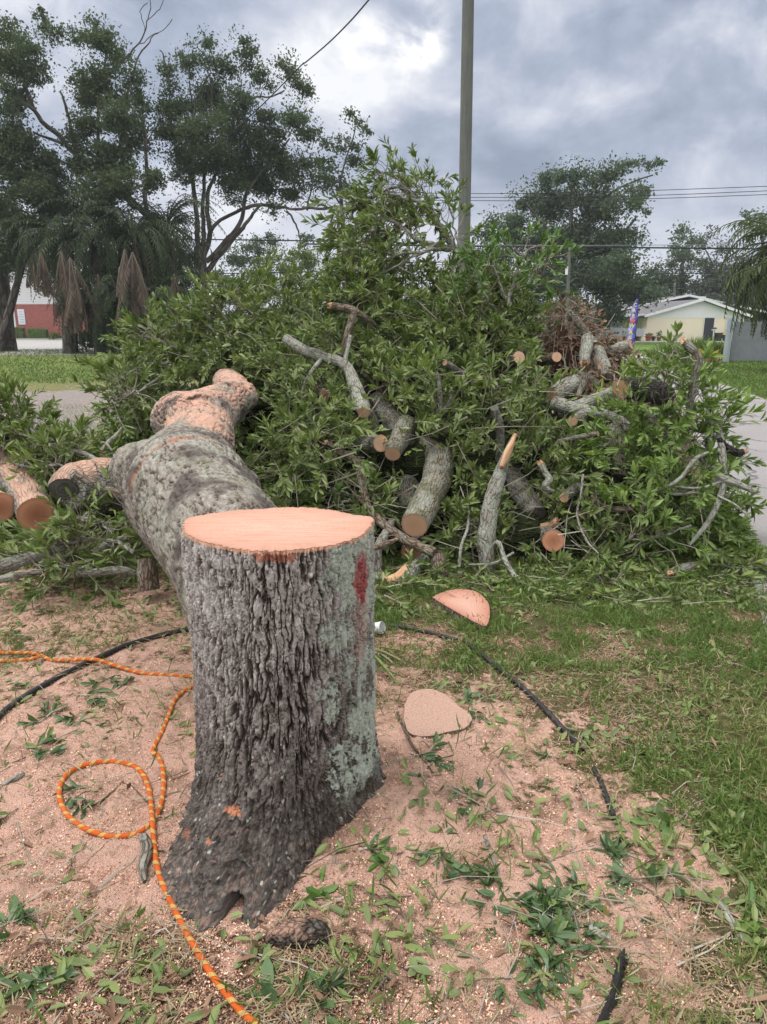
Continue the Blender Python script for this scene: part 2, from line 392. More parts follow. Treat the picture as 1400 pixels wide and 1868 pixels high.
def bark_build(dark, mid, light, lichen, lich_amt=.5, sc=1.0, bump=.01, moss=0.0, dust=0.0, furrow=1.0, el=.28):
    def f(nb, b):
        bc = nb.attr('bc', 'Vector')
        st = nb.scale(bc, (1, 1, el))
        wv = nb.vmath('ADD', st, nb.scale(nb.noise(st, 14 * sc, 3, .5, out=1), .03))
        fur = nb.voro(wv, 34 * sc, 'DISTANCE_TO_EDGE')
        f2 = nb.noise(wv, 45 * sc, 5, .6)
        fine = nb.noise(bc, 190 * sc, 4, .65)
        h = nb.math('ADD', nb.math('MULTIPLY', nb.step(fur, 0, .20), furrow), nb.math('ADD', nb.math('MULTIPLY', f2, 1.1), nb.math('MULTIPLY', fine, .45)))
        c = nb.ramp(nb.math('MULTIPLY', h, .42), [(.2, dark), (.5, mid), (.85, light)])
        l1 = nb.noise(bc, 9 * sc, 5, .62); l2 = nb.noise(bc, 55 * sc, 4, .6)
        lm = nb.step(nb.math('ADD', nb.math('MULTIPLY', l1, .65), nb.math('MULTIPLY', l2, .5)), .66 - .22 * lich_amt, .74 - .18 * lich_amt)
        c = nb.mix(nb.math('MULTIPLY', lm, .85), c, nb.mix(l2, lichen, tuple(k * .72 for k in lichen)))
        if moss:
            mm = nb.step(nb.noise(bc, 5, 4, .6), .62 - .2 * moss, .8 - .2 * moss)
            c = nb.mix(nb.math('MULTIPLY', mm, .6), c, (.07, .085, .03))
        nz = nb.sep(nb.nrm())[2]
        if dust:
            dm = nb.math('MULTIPLY', nb.step(nz, .35, .85), nb.step(nb.math('ADD', nb.noise(nb.pos(), 5, 5, .65), nb.math('MULTIPLY', nb.noise(nb.pos(), 60, 3, .6), .25)), .62 - .28 * dust, .72 - .2 * dust))
            c = nb.mix(nb.math('MULTIPLY', dm, .85), c, nb.mix(nb.noise(nb.pos(), 200, 2), (.46, .26, .18), (.66, .42, .32)))
        b.inputs['Roughness'].default_value = .92
        return {'Base Color': c, 'Normal': nb.bump(h, bump)}
    return f
LICH = (.33, .34, .29)
M['bark'] = material('branch_bark', bark_build((.045, .035, .028), (.15, .125, .10), (.27, .245, .21), LICH, .55, 1.6, .005))
M['bark_pale'] = material('pale_lichen_bark', bark_build((.07, .058, .046), (.19, .17, .145), (.32, .30, .26), (.40, .42, .36), .62, 1.6, .005))
M['bark_brown'] = material('brown_bark', bark_build((.04, .028, .02), (.12, .085, .06), (.24, .19, .145), LICH, .25, 1.6, .004))
M['bark_mossy'] = material('mossy_bark', bark_build((.045, .035, .025), (.14, .115, .08), (.25, .22, .16), LICH, .6, 1.5, .006, moss=.6))
M['bark_black'] = material('charred_black_bark', bark_build((.006, .005, .004), (.022, .018, .016), (.10, .085, .075), (.16, .16, .15), .15, 2.2, .015))
M['bark_dusty'] = material('sawdust_covered_bark', bark_build((.045, .036, .03), (.15, .13, .11), (.30, .28, .25), (.36, .38, .33), .6, 1.0, .01, dust=.75))
M['bark_lump'] = material('knobbly_dusty_bark', bark_build((.04, .032, .026), (.14, .12, .10), (.29, .27, .24), (.36, .38, .33), .6, 1.0, .012, dust=.6, el=.9))
M['bark_chunk'] = material('black_crumbly_bark', bark_build((.012, .009, .008), (.045, .034, .028), (.13, .10, .085), (.2, .19, .17), .2, 2.0, .015, dust=.22, el=.7))
M['bark_far'] = material('far_bark', bark_build((.03, .025, .02), (.07, .06, .05), (.13, .115, .10), (.2, .2, .18), .2, .1, .05))
M['twig'] = material('twig', lambda nb, b: {'Base Color': nb.ramp(nb.attr('rnd'), [(0, (.10, .075, .05)), (.5, (.22, .19, .15)), (1, (.38, .35, .30))])})

M['twig_dark'] = material('dark_twig', lambda nb, b: {'Base Color': nb.mix(nb.noise(nb.pos(), 2, 3), (.05, .042, .036), (.13, .115, .10))})
def cut_build(core, sap, ring=1.0, sc=1.0, streak=0.0):
    def f(nb, b):
        bc = nb.attr('bc', 'Vector')       # x,y in the disc (metres); z = 0 centre .. 1 rim
        x, y, z = nb.sep(bc)[:3]
        nl = nb.noise(bc, 12, 3, .5)
        rr = nb.math('ADD', z, nb.math('MULTIPLY', nl, .12))
        c = nb.ramp(rr, [(0, core), (.55, tuple((a + d) / 2 for a, d in zip(core, sap))), (.84, sap), (1.0, tuple(k * .8 for k in sap))])
        rg = nb.n('ShaderNodeTexWave', wave_type='RINGS', rings_direction='Z')
        nb.set(rg.inputs['Vector'], nb.comb(x, y, 0.0)); rg.inputs['Scale'].default_value = 18 * sc; rg.inputs['Distortion'].default_value = 3.0
        rg.inputs['Detail'].default_value = 3
        c = nb.mix(nb.math('MULTIPLY', rg.outputs[1], .22 * ring), c, tuple(k * .55 for k in core))
        sp = nb.noise(bc, 140, 3, .7)
        c = nb.mix(nb.step(sp, .55, .75), c, tuple(min(1, k * 1.18) for k in sap))
        c = nb.mix(nb.math('MULTIPLY', nb.step(nb.noise(bc, 26, 4, .6), .56, .75), .35), c, tuple(k * .6 for k in core))
        h = sp
        if streak:
            sv = nb.comb(nb.math('MULTIPLY', x, .8), nb.math('MULTIPLY', y, 9.0), 0.0)
            s1 = nb.noise(sv, 9, 5, .65); s2 = nb.noise(sv, 22, 3, .6)
            c = nb.mix(nb.math('MULTIPLY', nb.step(s1, .44, .66), streak * .8), c, (.50, .265, .18))
            c = nb.mix(nb.math('MULTIPLY', nb.step(s2, .64, .72), streak * .8), c, (.42, .20, .13))
            h = nb.math('ADD', h, nb.math('MULTIPLY', s1, 1.5))
        b.inputs['Roughness'].default_value = .9
        return {'Base Color': c, 'Normal': nb.bump(h, .003)}
    return f
M['cut_top'] = material('fresh_cut_wood', cut_build((.68, .405, .315), (.60, .33, .245), .6, 1, .9))
M['cut'] = material('cut_wood', cut_build((.60, .36, .23), (.66, .42, .28), 1.2, 2.0))
M['cut_red'] = material('red_cut_wood', cut_build((.34, .13, .07), (.62, .30, .18), .8, 1.2))
M['cut_old'] = material('old_cut_wood', cut_build((.46, .25, .13), (.52, .33, .20), 1.4, 2.2))
M['split'] = material('splintered_wood', lambda nb, b: {'Base Color': nb.ramp(nb.noise(nb.scale(nb.attr('bc', 'Vector'), (1, 1, .12)), 60, 4, .6), [(.3, (.36, .17, .09)), (.5, (.56, .33, .19)), (.7, (.68, .48, .32))]), 'Normal': nb.bump(nb.noise(nb.scale(nb.attr('bc', 'Vector'), (1, 1, .1)), 90, 3), .006)})
def flat(name, c, rough=.6, spec=.3, var=.08, sc=8, metal=0, bump=0, bsc=60):
    def f(nb, b):
        b.inputs['Metallic'].default_value = metal
        n = nb.noise(nb.obj(), sc, 5, .6)
        r = {'Base Color': nb.mix(n, tuple(k * (1 - 2 * var) for k in c), tuple(min(1, k * (1 + 2 * var)) for k in c))}
        if bump: r['Normal'] = nb.bump(nb.noise(nb.obj(), bsc, 4, .6), bump)
        return r
    return material(name, f, rough, spec)
M['rubber'] = flat('black_plastic', (.018, .018, .02), .45, .4, .2, 30)
M['rubber_dusty'] = material('dusty_black_plastic', lambda nb, b: {'Base Color': nb.mix(nb.math('MULTIPLY', nb.step(nb.noise(nb.pos(), 25, 5, .7), .5, .75), .55), (.02, .02, .022), (.20, .14, .11))}, .55, .35)
# ------------------------------------------------------------------ ground
def gridaxis(segs):
    out = [segs[0][0]]
    for a, b, n in segs: out += list(np.linspace(a, b, n + 1)[1:])
    return np.array(out)
gx = gridaxis([(-400, -40, 12), (-40, -8, 16), (-8, -2.4, 56), (-2.4, 2.2, 300), (2.2, 8, 56), (8, 40, 16), (40, 400, 12)])
gy = gridaxis([(-30, .7, 12), (.7, 4.2, 240), (4.2, 10, 90), (10, 40, 40), (40, 120, 16), (120, 700, 10)])
GX, GY = np.meshgrid(gx, gy)
RG = regions(GX, GY)
zh = Hg(GX, GY)
rough = np.exp(-((GX / 3.5) ** 2 + ((GY - 2) / 3) ** 2))
sawm = np.clip(RG[..., 0], 0, 1)
zh = zh + rough * ((.018 * (fbm(GX * 14, GY * 14, 0, 4, 3) - .5)) + sawm * .012 * (fbm(GX * 45, GY * 45, 0, 2, 9) - .5) + .010 * sstep(fbm(GX * 9, GY * 9, 2, 3, 33), .5, .62) * sawm)
nx, ny = len(gx), len(gy)
i = np.arange(ny - 1)[:, None] * nx; j = np.arange(nx - 1)[None]
GF = np.stack([i + j, i + j + 1, i + nx + j + 1, i + nx + j], -1).reshape(-1, 4)
def ground_mat(nb, b):
    p = nb.pos(); saw = nb.attr('saw'); gr = nb.attr('grs'); lit = nb.attr('lit')
    n1 = nb.noise(p, 7, 6, .65); n2 = nb.noise(p, 34, 5, .65); n3 = nb.noise(p, 170, 4, .7); n4 = nb.noise(p, 420, 3, .7)
    v = nb.voro(p, 260); vc = nb.voro(p, 260, out=1)
    x, y, z = nb.sep(p)[:3]
    # sawdust
    sd = nb.mix(n2, (.56, .335, .26), (.80, .54, .44))
    sd = nb.mix(nb.math('MULTIPLY', nb.step(n3, .42, .72), .65), sd, (.82, .57, .47))
    sd = nb.mix(nb.math('MULTIPLY', nb.step(n4, .60, .46), .35), sd, (.42, .21, .13))
    sd = nb.mix(nb.math('MULTIPLY', nb.step(nb.sep(vc)[0], .93, .96), .8), sd, (.16, .08, .05))
    sd = nb.mix(nb.math('MULTIPLY', nb.step(nb.noise(nb.vmath('ADD', p, (7, 2, 0)), 5.5, 6, .7), .50, .64), .75), sd, nb.mix(n3, (.13, .085, .065), (.46, .28, .20)))
    # soil with chips and thatch
    so = nb.mix(n3, (.035, .024, .017), (.15, .10, .07))
    so = nb.mix(nb.step(nb.sep(vc)[0], .50, .58), so, nb.mix(nb.sep(vc)[1], (.24, .13, .08), (.60, .38, .27)))
    so = nb.mix(nb.math('MULTIPLY', nb.step(n2, .55, .68), .6), so, (.045, .032, .025))
    # grass underlay near, lawn far
    ga = nb.mix(n3, (.045, .05, .02), (.14, .14, .06))
    ga = nb.mix(nb.step(n2, .50, .64), ga, (.17, .125, .07))
    lawn = nb.mix(nb.noise(p, .9, 4, .6), (.070, .150, .022), (.135, .235, .04))
    lawn = nb.mix(nb.math('MULTIPLY', nb.noise(nb.scale(p, (1, .35, 1)), 9, 4, .7), .7), lawn, (.05, .115, .018))
    lawn = nb.mix(nb.step(nb.noise(p, .22, 4, .6), .52, .68), lawn, (.20, .23, .06))
    lawn = nb.mix(nb.math('MULTIPLY', nb.step(x, 2, -4), nb.math('ADD', .35, nb.math('MULTIPLY', nb.step(nb.noise(p, .35, 5, .6), .4, .65), .4))), lawn, (.165, .17, .055))
    ga = nb.mix(nb.step(y, 7.5, 11), ga, lawn)
    # bare sandy patch on the left and dead grass round it
    dx = nb.math('DIVIDE', nb.math('ADD', x, 6.0), 3.3); dy = nb.math('DIVIDE', nb.math('SUBTRACT', y, 14.5), 4.8)
    dd = nb.math('SQRT', nb.math('ADD', nb.math('MULTIPLY', dx, dx), nb.math('MULTIPLY', dy, dy)))
    dm = nb.step(nb.math('ADD', dd, nb.math('MULTIPLY', nb.math('SUBTRACT', nb.noise(p, .8, 5, .65), .5), 1.4)), 1.15, .8)
    bare = nb.mix(nb.noise(p, 9, 5, .7), (.17, .145, .135), (.38, .345, .33))
    ga = nb.mix(dm, ga, bare)
    d2 = nb.math('MULTIPLY', nb.step(nb.math('ADD', dd, nb.math('MULTIPLY', n1, .9)), 2.9, 1.5), .75)
    ga = nb.mix(nb.math('MULTIPLY', d2, nb.math('SUBTRACT', 1.0, dm)), ga, nb.mix(n1, (.20, .16, .10), (.17, .20, .06)))
    # mulch below the far palms and the bank by the fence
    mu = nb.math('MULTIPLY', nb.step(y, 37, 39), nb.math('MULTIPLY', nb.step(y, 56, 52), nb.math('MULTIPLY', nb.step(x, -8, -12), nb.step(x, -42, -36))))
    ga = nb.mix(nb.math('MULTIPLY', mu, nb.step(nb.noise(p, .5, 4, .6), .3, .5)), ga, (.10, .075, .055))
    # compose
    sm = nb.step(nb.math('ADD', nb.math('ADD', saw, nb.math('MULTIPLY', nb.math('SUBTRACT', n1, .5), 2.3)), nb.math('MULTIPLY', nb.math('SUBTRACT', n2, .5), 1.2)), .36, .60)
    lm = nb.step(nb.math('ADD', lit, nb.math('MULTIPLY', nb.math('SUBTRACT', nb.noise(nb.vmath('ADD', p, (3, 5, 0)), 6, 5, .65), .5), 1.6)), .38, .6)
    c = nb.mix(lm, ga, so)
    c = nb.mix(nb.math('MULTIPLY', nb.step(y, 7, 9), 1.0), c, ga)
    c = nb.mix(sm, c, sd)
    h = nb.math('ADD', nb.math('MULTIPLY', n3, .8), nb.math('ADD', nb.math('MULTIPLY', v, -.6), nb.math('MULTIPLY', n2, 1.2)))
    b.inputs['Roughness'].default_value = .95
    return {'Base Color': c, 'Normal': nb.bump(h, .010)}
M['ground'] = material('lawn_soil_and_sawdust', ground_mat, .95, .15)
tag(mk('ground', np.stack([GX, GY, zh], -1).reshape(-1, 3), GF, M['ground'], attrs={'saw': sawm.ravel(), 'grs': RG[..., 1].ravel(), 'lit': RG[..., 2].ravel()}), kind='structure')

# ------------------------------------------------------------------ roads
def road_mat(base, crack=.6):
    def f(nb, b):
        p = nb.pos()
        n = nb.noise(p, .8, 5, .6); g = nb.noise(p, 70, 4, .75)
        c = nb.mix(n, tuple(k * .82 for k in base), tuple(k * 1.15 for k in base))
        c = nb.mix(nb.math('MULTIPLY', nb.step(g, .5, .75), .5), c, tuple(min(1, k * 1.45) for k in base))
        c = nb.mix(nb.math('MULTIPLY', nb.step(g, .48, .30), .5), c, tuple(k * .55 for k in base))
        wv = nb.vmath('ADD', p, nb.scale(nb.noise(p, 1.5, 4, .6, out=1), .9))
        e = nb.voro(nb.scale(wv, (1, .45, 1)), .75, 'DISTANCE_TO_EDGE')
        c = nb.mix(nb.math('MULTIPLY', nb.step(e, .022, .004), crack), c, tuple(k * .3 for k in base))
        c = nb.mix(nb.math('MULTIPLY', nb.step(nb.noise(p, .35, 4, .6), .52, .70), .25), c, tuple(k * .6 for k in base))
        return {'Base Color': c, 'Normal': nb.bump(g, .006)}
    return f
M['road'] = material('worn_asphalt', road_mat((.27, .255, .255), .8), .9, .25)
M['conc'] = material('pale_concrete', road_mat((.38, .37, .36), .25), .9, .25)
def ribbon(name, left, right, z, m, n=10):
    A = catmull([(*l, z) for l in left], n); B = catmull([(*r, z) for r in right], n)
    k = min(len(A), len(B)); A, B = A[:k], B[:k]; T = np.linspace(0, 1, 9)
    V = A[:, None] * (1 - T[None, :, None]) + B[:, None] * T[None, :, None]
    i = np.arange(k - 1)[:, None] * 9; j = np.arange(8)[None]
    F = np.stack([i + j, i + j + 1, i + 10 + j, i + 9 + j], -1).reshape(-1, 4)
    return tag(mk(name, V.reshape(-1, 3), F, m), kind='structure')
def gp(u, v): p = ray(u, v); k = -CAMZ / p[2]; return (p[0] * k, p[1] * k)
ribbon('road', [gp(1430, 1300), gp(1352, 985), gp(1290, 830), gp(1215, 745), gp(1150, 690), gp(1110, 655.5), gp(1075, 642)],
               [(5.6, 1.5), (6.6, 6.0), gp(1560, 790), gp(1400, 727), gp(1300, 696), gp(1190, 661.5), gp(1145, 652)], .008, M['road'])
ribbon('cross_road', [gp(-400, 648), gp(700, 648), gp(1050, 646), gp(1130, 643.5)], [gp(-400, 634), gp(700, 634), gp(1050, 635), gp(1090, 636)], .004, M['road'])
ribbon('driveway', [gp(1060, 655.0), gp(1120, 654.0), gp(1180, 653.5), gp(1215, 652.6)], [gp(1060, 644.0), gp(1120, 644.5), gp(1180, 645.0), gp(1215, 646)], .012, M['conc'])
ribbon('far_road', [gp(-300, 641), gp(60, 637.5), gp(150, 637), gp(300, 638)], [gp(-300, 617), gp(60, 617), gp(150, 617), gp(300, 617)], .010, M['conc'])
k = MB()
for a in np.linspace(-48, -18, 8): k.box((a, 72.3, .07), (30 / 7.2, .3, .14))
tag(k.build('kerb', flat('kerb_concrete', (.42, .40, .37))), kind='structure')
# house apron strip
ribbon('pavement', [gp(1120, 625.2), gp(1200, 625.2), gp(1330, 625.0)], [gp(1120, 623), gp(1200, 623), gp(1330, 623)], .03, M['conc'])
# ------------------------------------------------------------------ background trees
def limbs3(paths, mb, seg=7, sd=0):
    for k, p in enumerate(paths):
        P = catmull([(*W(u, v, d), q * .62 * mpp(d, 3)) for u, v, d, q in p], 5)
        s = np.linspace(0, len(p), len(P))[:, None]
        C = P[:, :3] + .25 * np.concatenate([fbm(s * 1.7, k + sd, j, 2, 9) - .5 for j in (0, 4, 8)], 1)
        V, F, bc = tube(C, np.maximum(P[:, 3], .02), seg, .1, 1, k)
        mb.append((V, F, bc))
def tree(name, label, d, trunkp, limbp, blobs, mat, dens=1.0, leaf=.17, group=None, depth=3.2, bark='bark_far', cat='tree', twig=True, hang=0.0):
    base = np.array((W(trunkp[0][0], trunkp[0][1], d)[0], d, 0.0))
    root = tag(empty(name, base), label, cat, group)
    mb = MB(); P0 = [(trunkp[0][0], None)]
    tp = [(*q[:2], d + (q[3] if len(q) > 3 else 0), q[2]) for q in trunkp]
    Pt = [(*W(u, v, dd), q * mpp(dd, 3)) for u, v, dd, q in tp]; Pt[0] = (Pt[0][0], Pt[0][1], -.1, Pt[0][3])
    V, F, bc = tube(catmull(Pt, 5)[:, :3], catmull(Pt, 5)[:, 3], 10, .12, 1, 3); mb.add(V, F, bc=bc)
    lm = []; limbs3([[(*q[:2], d + (q[3] if len(q) > 3 else 0), q[2]) for q in p] for p in limbp], lm)
    cr = MB(); tw = []
    for (u, v, r) in blobs:
        dd = d + rng.normal() * depth * .5; c = W(u, v, dd); rm = r * mpp(dd, 5)
        n = int(dens * 640 * rm ** 2 / (leaf / .17) ** 2)
        q = rng.normal(size=(n, 3)) * .68; q = q[np.linalg.norm(q, axis=1) < 1.35] * rm * np.array((1, 1.3, .85)); q = q[vnoise(*((c + q) / (rm * .42)).T, 5) > .45]; n = len(q)
        ll = leaf * (.6 + .8 * rng.random(n)); V, F, k = leaves(c + q, rdir(n) + np.array((0, 0, -hang)), rdir(n) + np.array((0, 0, .7)), ll, ll * .3, .3, .1, True)
        cr.add(V, F, rnd=np.repeat(np.clip(.15 + .7 * rng.random(n), 0, 1), k))
        # each clump is several looser sub-clumps, so that sky shows between them
        for _ in range(max(4, int(9 * (r / 35) ** 1.5))):
            o = rdir(1)[0] * rm * .8 * rng.random() ** .5; rs = rm * (.26 + .26 * rng.random()); cc = c + o * np.array((1, 1.3, .85))
            n = int(dens * 620 * rs ** 2 / (leaf / .17) ** 2) + 4
            q = rdir(n) * (rng.random(n) ** .45)[:, None] * rs * np.array((1.15, 1.15, .75)); P = cc + q
            D = rdir(n) + np.array((0, 0, -hang)); N_ = rdir(n) + np.array((0, 0, .7))
            ll = leaf * (.6 + .8 * rng.random(n))
            V, F, k = leaves(P, D, N_, ll, ll * .30, .3, .1, True); cr.add(V, F, rnd=np.repeat(np.clip(rng.random() * .35 + .55 * rng.random(n), 0, 1), k))
            if twig: tw.append((c, cc))
    if twig and tw:
        A = np.array([t[0] for t in tw]); B = np.array([t[1] for t in tw])
        V, F = sticks(A, B + (B - A) * .2, .035, .012, rdir(len(A)) * .15)
        nl_ = cr.n; cr.add(V, F, rnd=np.full(len(V), .1))
    mk('trunk', mb.V[0] - base, mb.F[4], M[bark], root, {'bc': mb.A['bc'][0]})
    for V, F, bc in lm: mk('limb', V - base, F, M[bark], root, {'bc': bc})
    Fs = [np.concatenate(f) for f in cr.F.values()]; mi = np.concatenate([(f[:, 0] >= (nl_ if twig and tw else cr.n)).astype(int) for f in Fs])
    mk('crown', np.concatenate(cr.V) - base, Fs, [M[mat], M['twig_dark']], root, {'rnd': np.concatenate(cr.A['rnd'])}, False, mi)
    return root
tree('oak_tree', 'large dark oak at the left edge with long slanting limbs over the palms', 43,
    [(8,636,24),(8,600,19),(2,540,17),(-6,470,16),(-20,400,14),(-30,300,10)],
    [[(250,380,9),(215,340,8),(150,290,7),(110,250,7),(60,200,6),(20,170,5),(-20,150,5)], [(300,420,9),(255,380,9),(180,290,6),(120,265,5),(60,242,3)], [(130,470,8),(110,400,7),(95,340,6)], [(140,290,5),(120,200,4),(110,165,2)],
     [(180,300,5),(180,220,4),(190,130,3),(195,70,2)], [(215,320,5),(220,250,4),(230,180,3),(260,90,2),(290,60,1)], [(290,440,8),(265,370,7),(270,300,5),(260,220,3)], [(60,200,5),(40,130,3),(30,80,2)], [(215,110,2.5),(250,85,2),(268,40,1.5),(275,0,1)], [(250,85,1.5),(285,60,1),(315,38,.8)], [(268,40,1),(290,20,.8),(300,-5,.6)], [(265,55,1),(255,20,.7),(270,5,.6)]],
    [(20,70,36),(60,90,34),(85,52,20),(70,28,12),(105,62,20),(20,120,38),(60,135,30),(175,48,24),(190,85,38),(145,72,24),(190,135,38),(170,175,42),(225,110,24),(240,150,30),(155,150,26),(15,200,34),(30,170,30),(160,245,42),(220,215,42),(245,190,30),(250,260,34),(200,290,48),(150,305,40),(20,250,44),(60,280,40),(30,320,48),(90,310,38),(70,355,48),(10,390,48),(120,370,46),(60,420,46),(10,455,44),(180,350,46),(230,340,40),(265,330,36),(110,430,36),(-30,100,50),(-40,250,60),(-40,380,60),(5,500,24),(75,20,8),(250,225,28)],
    'oak', .95, .155)
tree('oak_tree', 'tall many-stemmed oak left of centre with a rounded open crown', 46,
    [(372,640,15),(372,600,13),(368,560,12),(366,500,12),(365,450,11)],
    [[(366,510,9),(345,480,8),(332,460,7),(318,440,6)], [(364,470,8),(360,400,7),(355,330,6),(352,280,5),(350,200,3),(345,150,2)], [(372,470,8),(385,420,7),(380,360,6),(400,300,4),(440,220,3)], [(378,480,8),(410,440,7),(440,400,6),(450,350,5),(490,300,4),(530,250,2)], [(370,460,7),(372,400,6),(372,330,5),(380,250,4),(385,150,2)],
     [(385,420,6),(420,390,5),(470,375,5),(520,378,4),(570,380,4),(615,378,3)], [(520,385,3),(540,410,2.5),(552,440,2)], [(372,500,8),(430,430,7),(455,400,5),(480,372,4)], [(430,340,4),(425,290,3),(430,260,2)], [(440,180,3),(480,175,2.5),(520,168,2)], [(350,200,3),(380,140,2),(392,135,1.5)], [(310,180,2.5),(300,110,2),(292,92,1.5)], [(350,330,4),(320,260,3),(310,180,2)], [(560,380,3),(570,340,2),(560,300,1.5)]],
    [(375,82,26),(350,115,32),(400,135,34),(310,140,28),(445,85,26),(458,110,24),(480,150,28),(520,120,26),(545,150,26),(562,170,18),(330,190,38),(390,190,44),(440,180,32),(370,240,48),(430,240,48),(480,220,30),(540,215,32),(555,240,32),(500,270,44),(320,240,38),(340,290,44),(400,300,46),(460,310,48),(520,310,42),(300,200,26),(555,300,28),(480,345,36),(535,350,30),(430,345,36),(580,330,26),(500,385,22),(340,330,26)],
    'oak', .85, .15)
tree('oak_tree', 'thin small-crowned tree behind the pale leafy branch, right of the rounded oak', 50,
    [(640,640,5),(632,500,4),(625,400,3.5),(620,320,3)], [[(622,340,2.5),(640,270,2),(650,220,1.5)], [(624,380,2.5),(600,330,2),(590,290,1.5)]],
    [(640,212,16),(660,230,16),(672,240,10),(620,258,22),(648,262,22),(600,295,24),(610,330,26),(640,300,24),(630,350,24),(600,260,16)], 'oak', .8, .18, depth=1.5)
tree('oak_tree', 'broad grey green oak behind the pile, right of the utility pole', 62,
    [(1030,634,10),(1030,560,9),(1035,500,9),(1040,460,8)], [[(1040,470,7),(1000,420,5),(960,370,3)], [(1040,460,7),(1080,400,5),(1120,350,3),(1190,320,2)], [(1040,450,6),(1045,380,4),(1050,330,2)], [(1040,500,6),(960,470,4),(900,430,3)], [(1060,480,5),(1120,440,4),(1160,400,3)]],
    [(1000,328,26),(1038,318,28),(1080,328,34),(1120,312,26),(1150,296,16),(1172,300,14),(1195,302,14),(1205,298,8),(960,360,32),(1010,375,48),(1080,375,52),(1138,368,36),(1165,350,20),(900,402,24),(885,430,26),(930,425,42),(1000,445,56),(1080,445,56),(1136,430,42),(900,475,42),(1140,480,42),(1060,505,56),(980,515,52),(1110,520,46),(1160,530,36),(1190,545,24),(880,520,36),(940,560,44),(1040,570,46),(1110,575,40),(1170,352,18),(1180,385,10),(870,470,24)],
    'oak_far', .9, .24, depth=5)
tree('dark_tree', 'rounded bright green tree behind the house, left one', 92, [(1245,626,5),(1245,560,4),(1245,480,3)], [],
    [(1245,425,20),(1262,440,18),(1232,450,18),(1250,465,28),(1225,480,22),(1275,480,22),(1215,510,30),(1250,515,32),(1190,500,26),(1200,540,28),(1230,560,24),(1170,560,24)], 'yellow_tree' if 0 else 'oak_far', 1.0, .34, depth=5)
tree('dark_tree', 'thin bare-looking grey tree behind the house roof', 98, [(1305,626,5),(1305,560,4),(1310,500,3)], [[(1310,500,3),(1290,460,2),(1270,430,1)], [(1310,500,3),(1330,460,2),(1345,430,1)]],
    [(1290,445,24),(1318,450,24),(1340,470,20),(1290,480,24),(1330,490,26),(1300,420,12),(1270,440,14)], 'grey_tree', .42, .32, depth=4)
tree('dark_tree', 'dense dark grey tree right behind the house roof', 84, [(1330,626,6),(1330,580,5),(1330,540,4)], [],
    [(1290,530,34),(1330,520,36),(1360,540,34),(1310,560,30),(1270,555,24),(1350,500,26),(1385,560,30),(1380,510,30),(1300,500,22)], 'grey_tree', 1.2, .32, depth=4)
tree('tree_line', 'continuous dark tree line far behind the cream house', 105, [(1200,626,5),(1200,600,4),(1200,580,3)], [],
    [(u, 560 - 40 * random.random(), 26) for u in range(1120, 1430, 22)] + [(u, 595, 24) for u in range(1100, 1430, 24)], 'oak_far', 1.0, .4, depth=4, cat='tree line')
tree('dark_tree', 'sparse tree above the palm at the right edge', 90, [(1410,626,6),(1400,500,4),(1390,430,3)], [],
    [(1362,392,14),(1385,395,18),(1365,415,18),(1395,425,24),(1410,400,24),(1370,440,16)], 'oak_far', .55, .32, depth=3)
tree('small_tree', 'yellow green low tree far behind the rounded oak', 75, [(520,634,5),(520,560,4),(520,500,3)], [],
    [(470,490,24),(500,470,22),(535,462,20),(565,480,26),(530,500,34),(480,520,34),(580,520,34),(540,550,36),(460,550,28),(610,500,24)], 'yellow_tree', 1.3, .24, depth=4)
tree('small_tree', 'dark green low tree far behind, between the rounded oak and the pile', 70, [(440,634,5),(440,560,4),(440,520,3)], [],
    [(430,470,26),(460,450,24),(500,440,20),(410,510,30),(450,540,34),(430,580,34),(480,590,30),(550,590,40),(640,560,40),(700,540,44),(760,560,40),(560,440,16),(820,560,40),(640,470,26),(610,430,14)], 'oak_far', 1.3, .24, depth=4)
tree('tree_line', 'low dark line of trees far behind the pile top', 100, [(900,630,4),(900,600,3),(900,590,3)], [],
    [(u, 600 - 12 * random.random(), 26) for u in range(560, 1180, 26)] + [(u, 570 - 12 * random.random(), 26) for u in range(600, 1180, 30)], 'oak_far', .8, .4, depth=4, cat='tree line')
tree('dark_tree', 'far tree seen between the left oak and the rounded oak', 72, [(240,634,6),(240,600,5),(240,500,4)], [],
    [(270,420,34),(240,450,34),(200,400,34),(150,430,34),(100,480,30),(310,450,28),(290,500,34),(50,470,28),(20,480,26)], 'oak', .8, .26, depth=3)

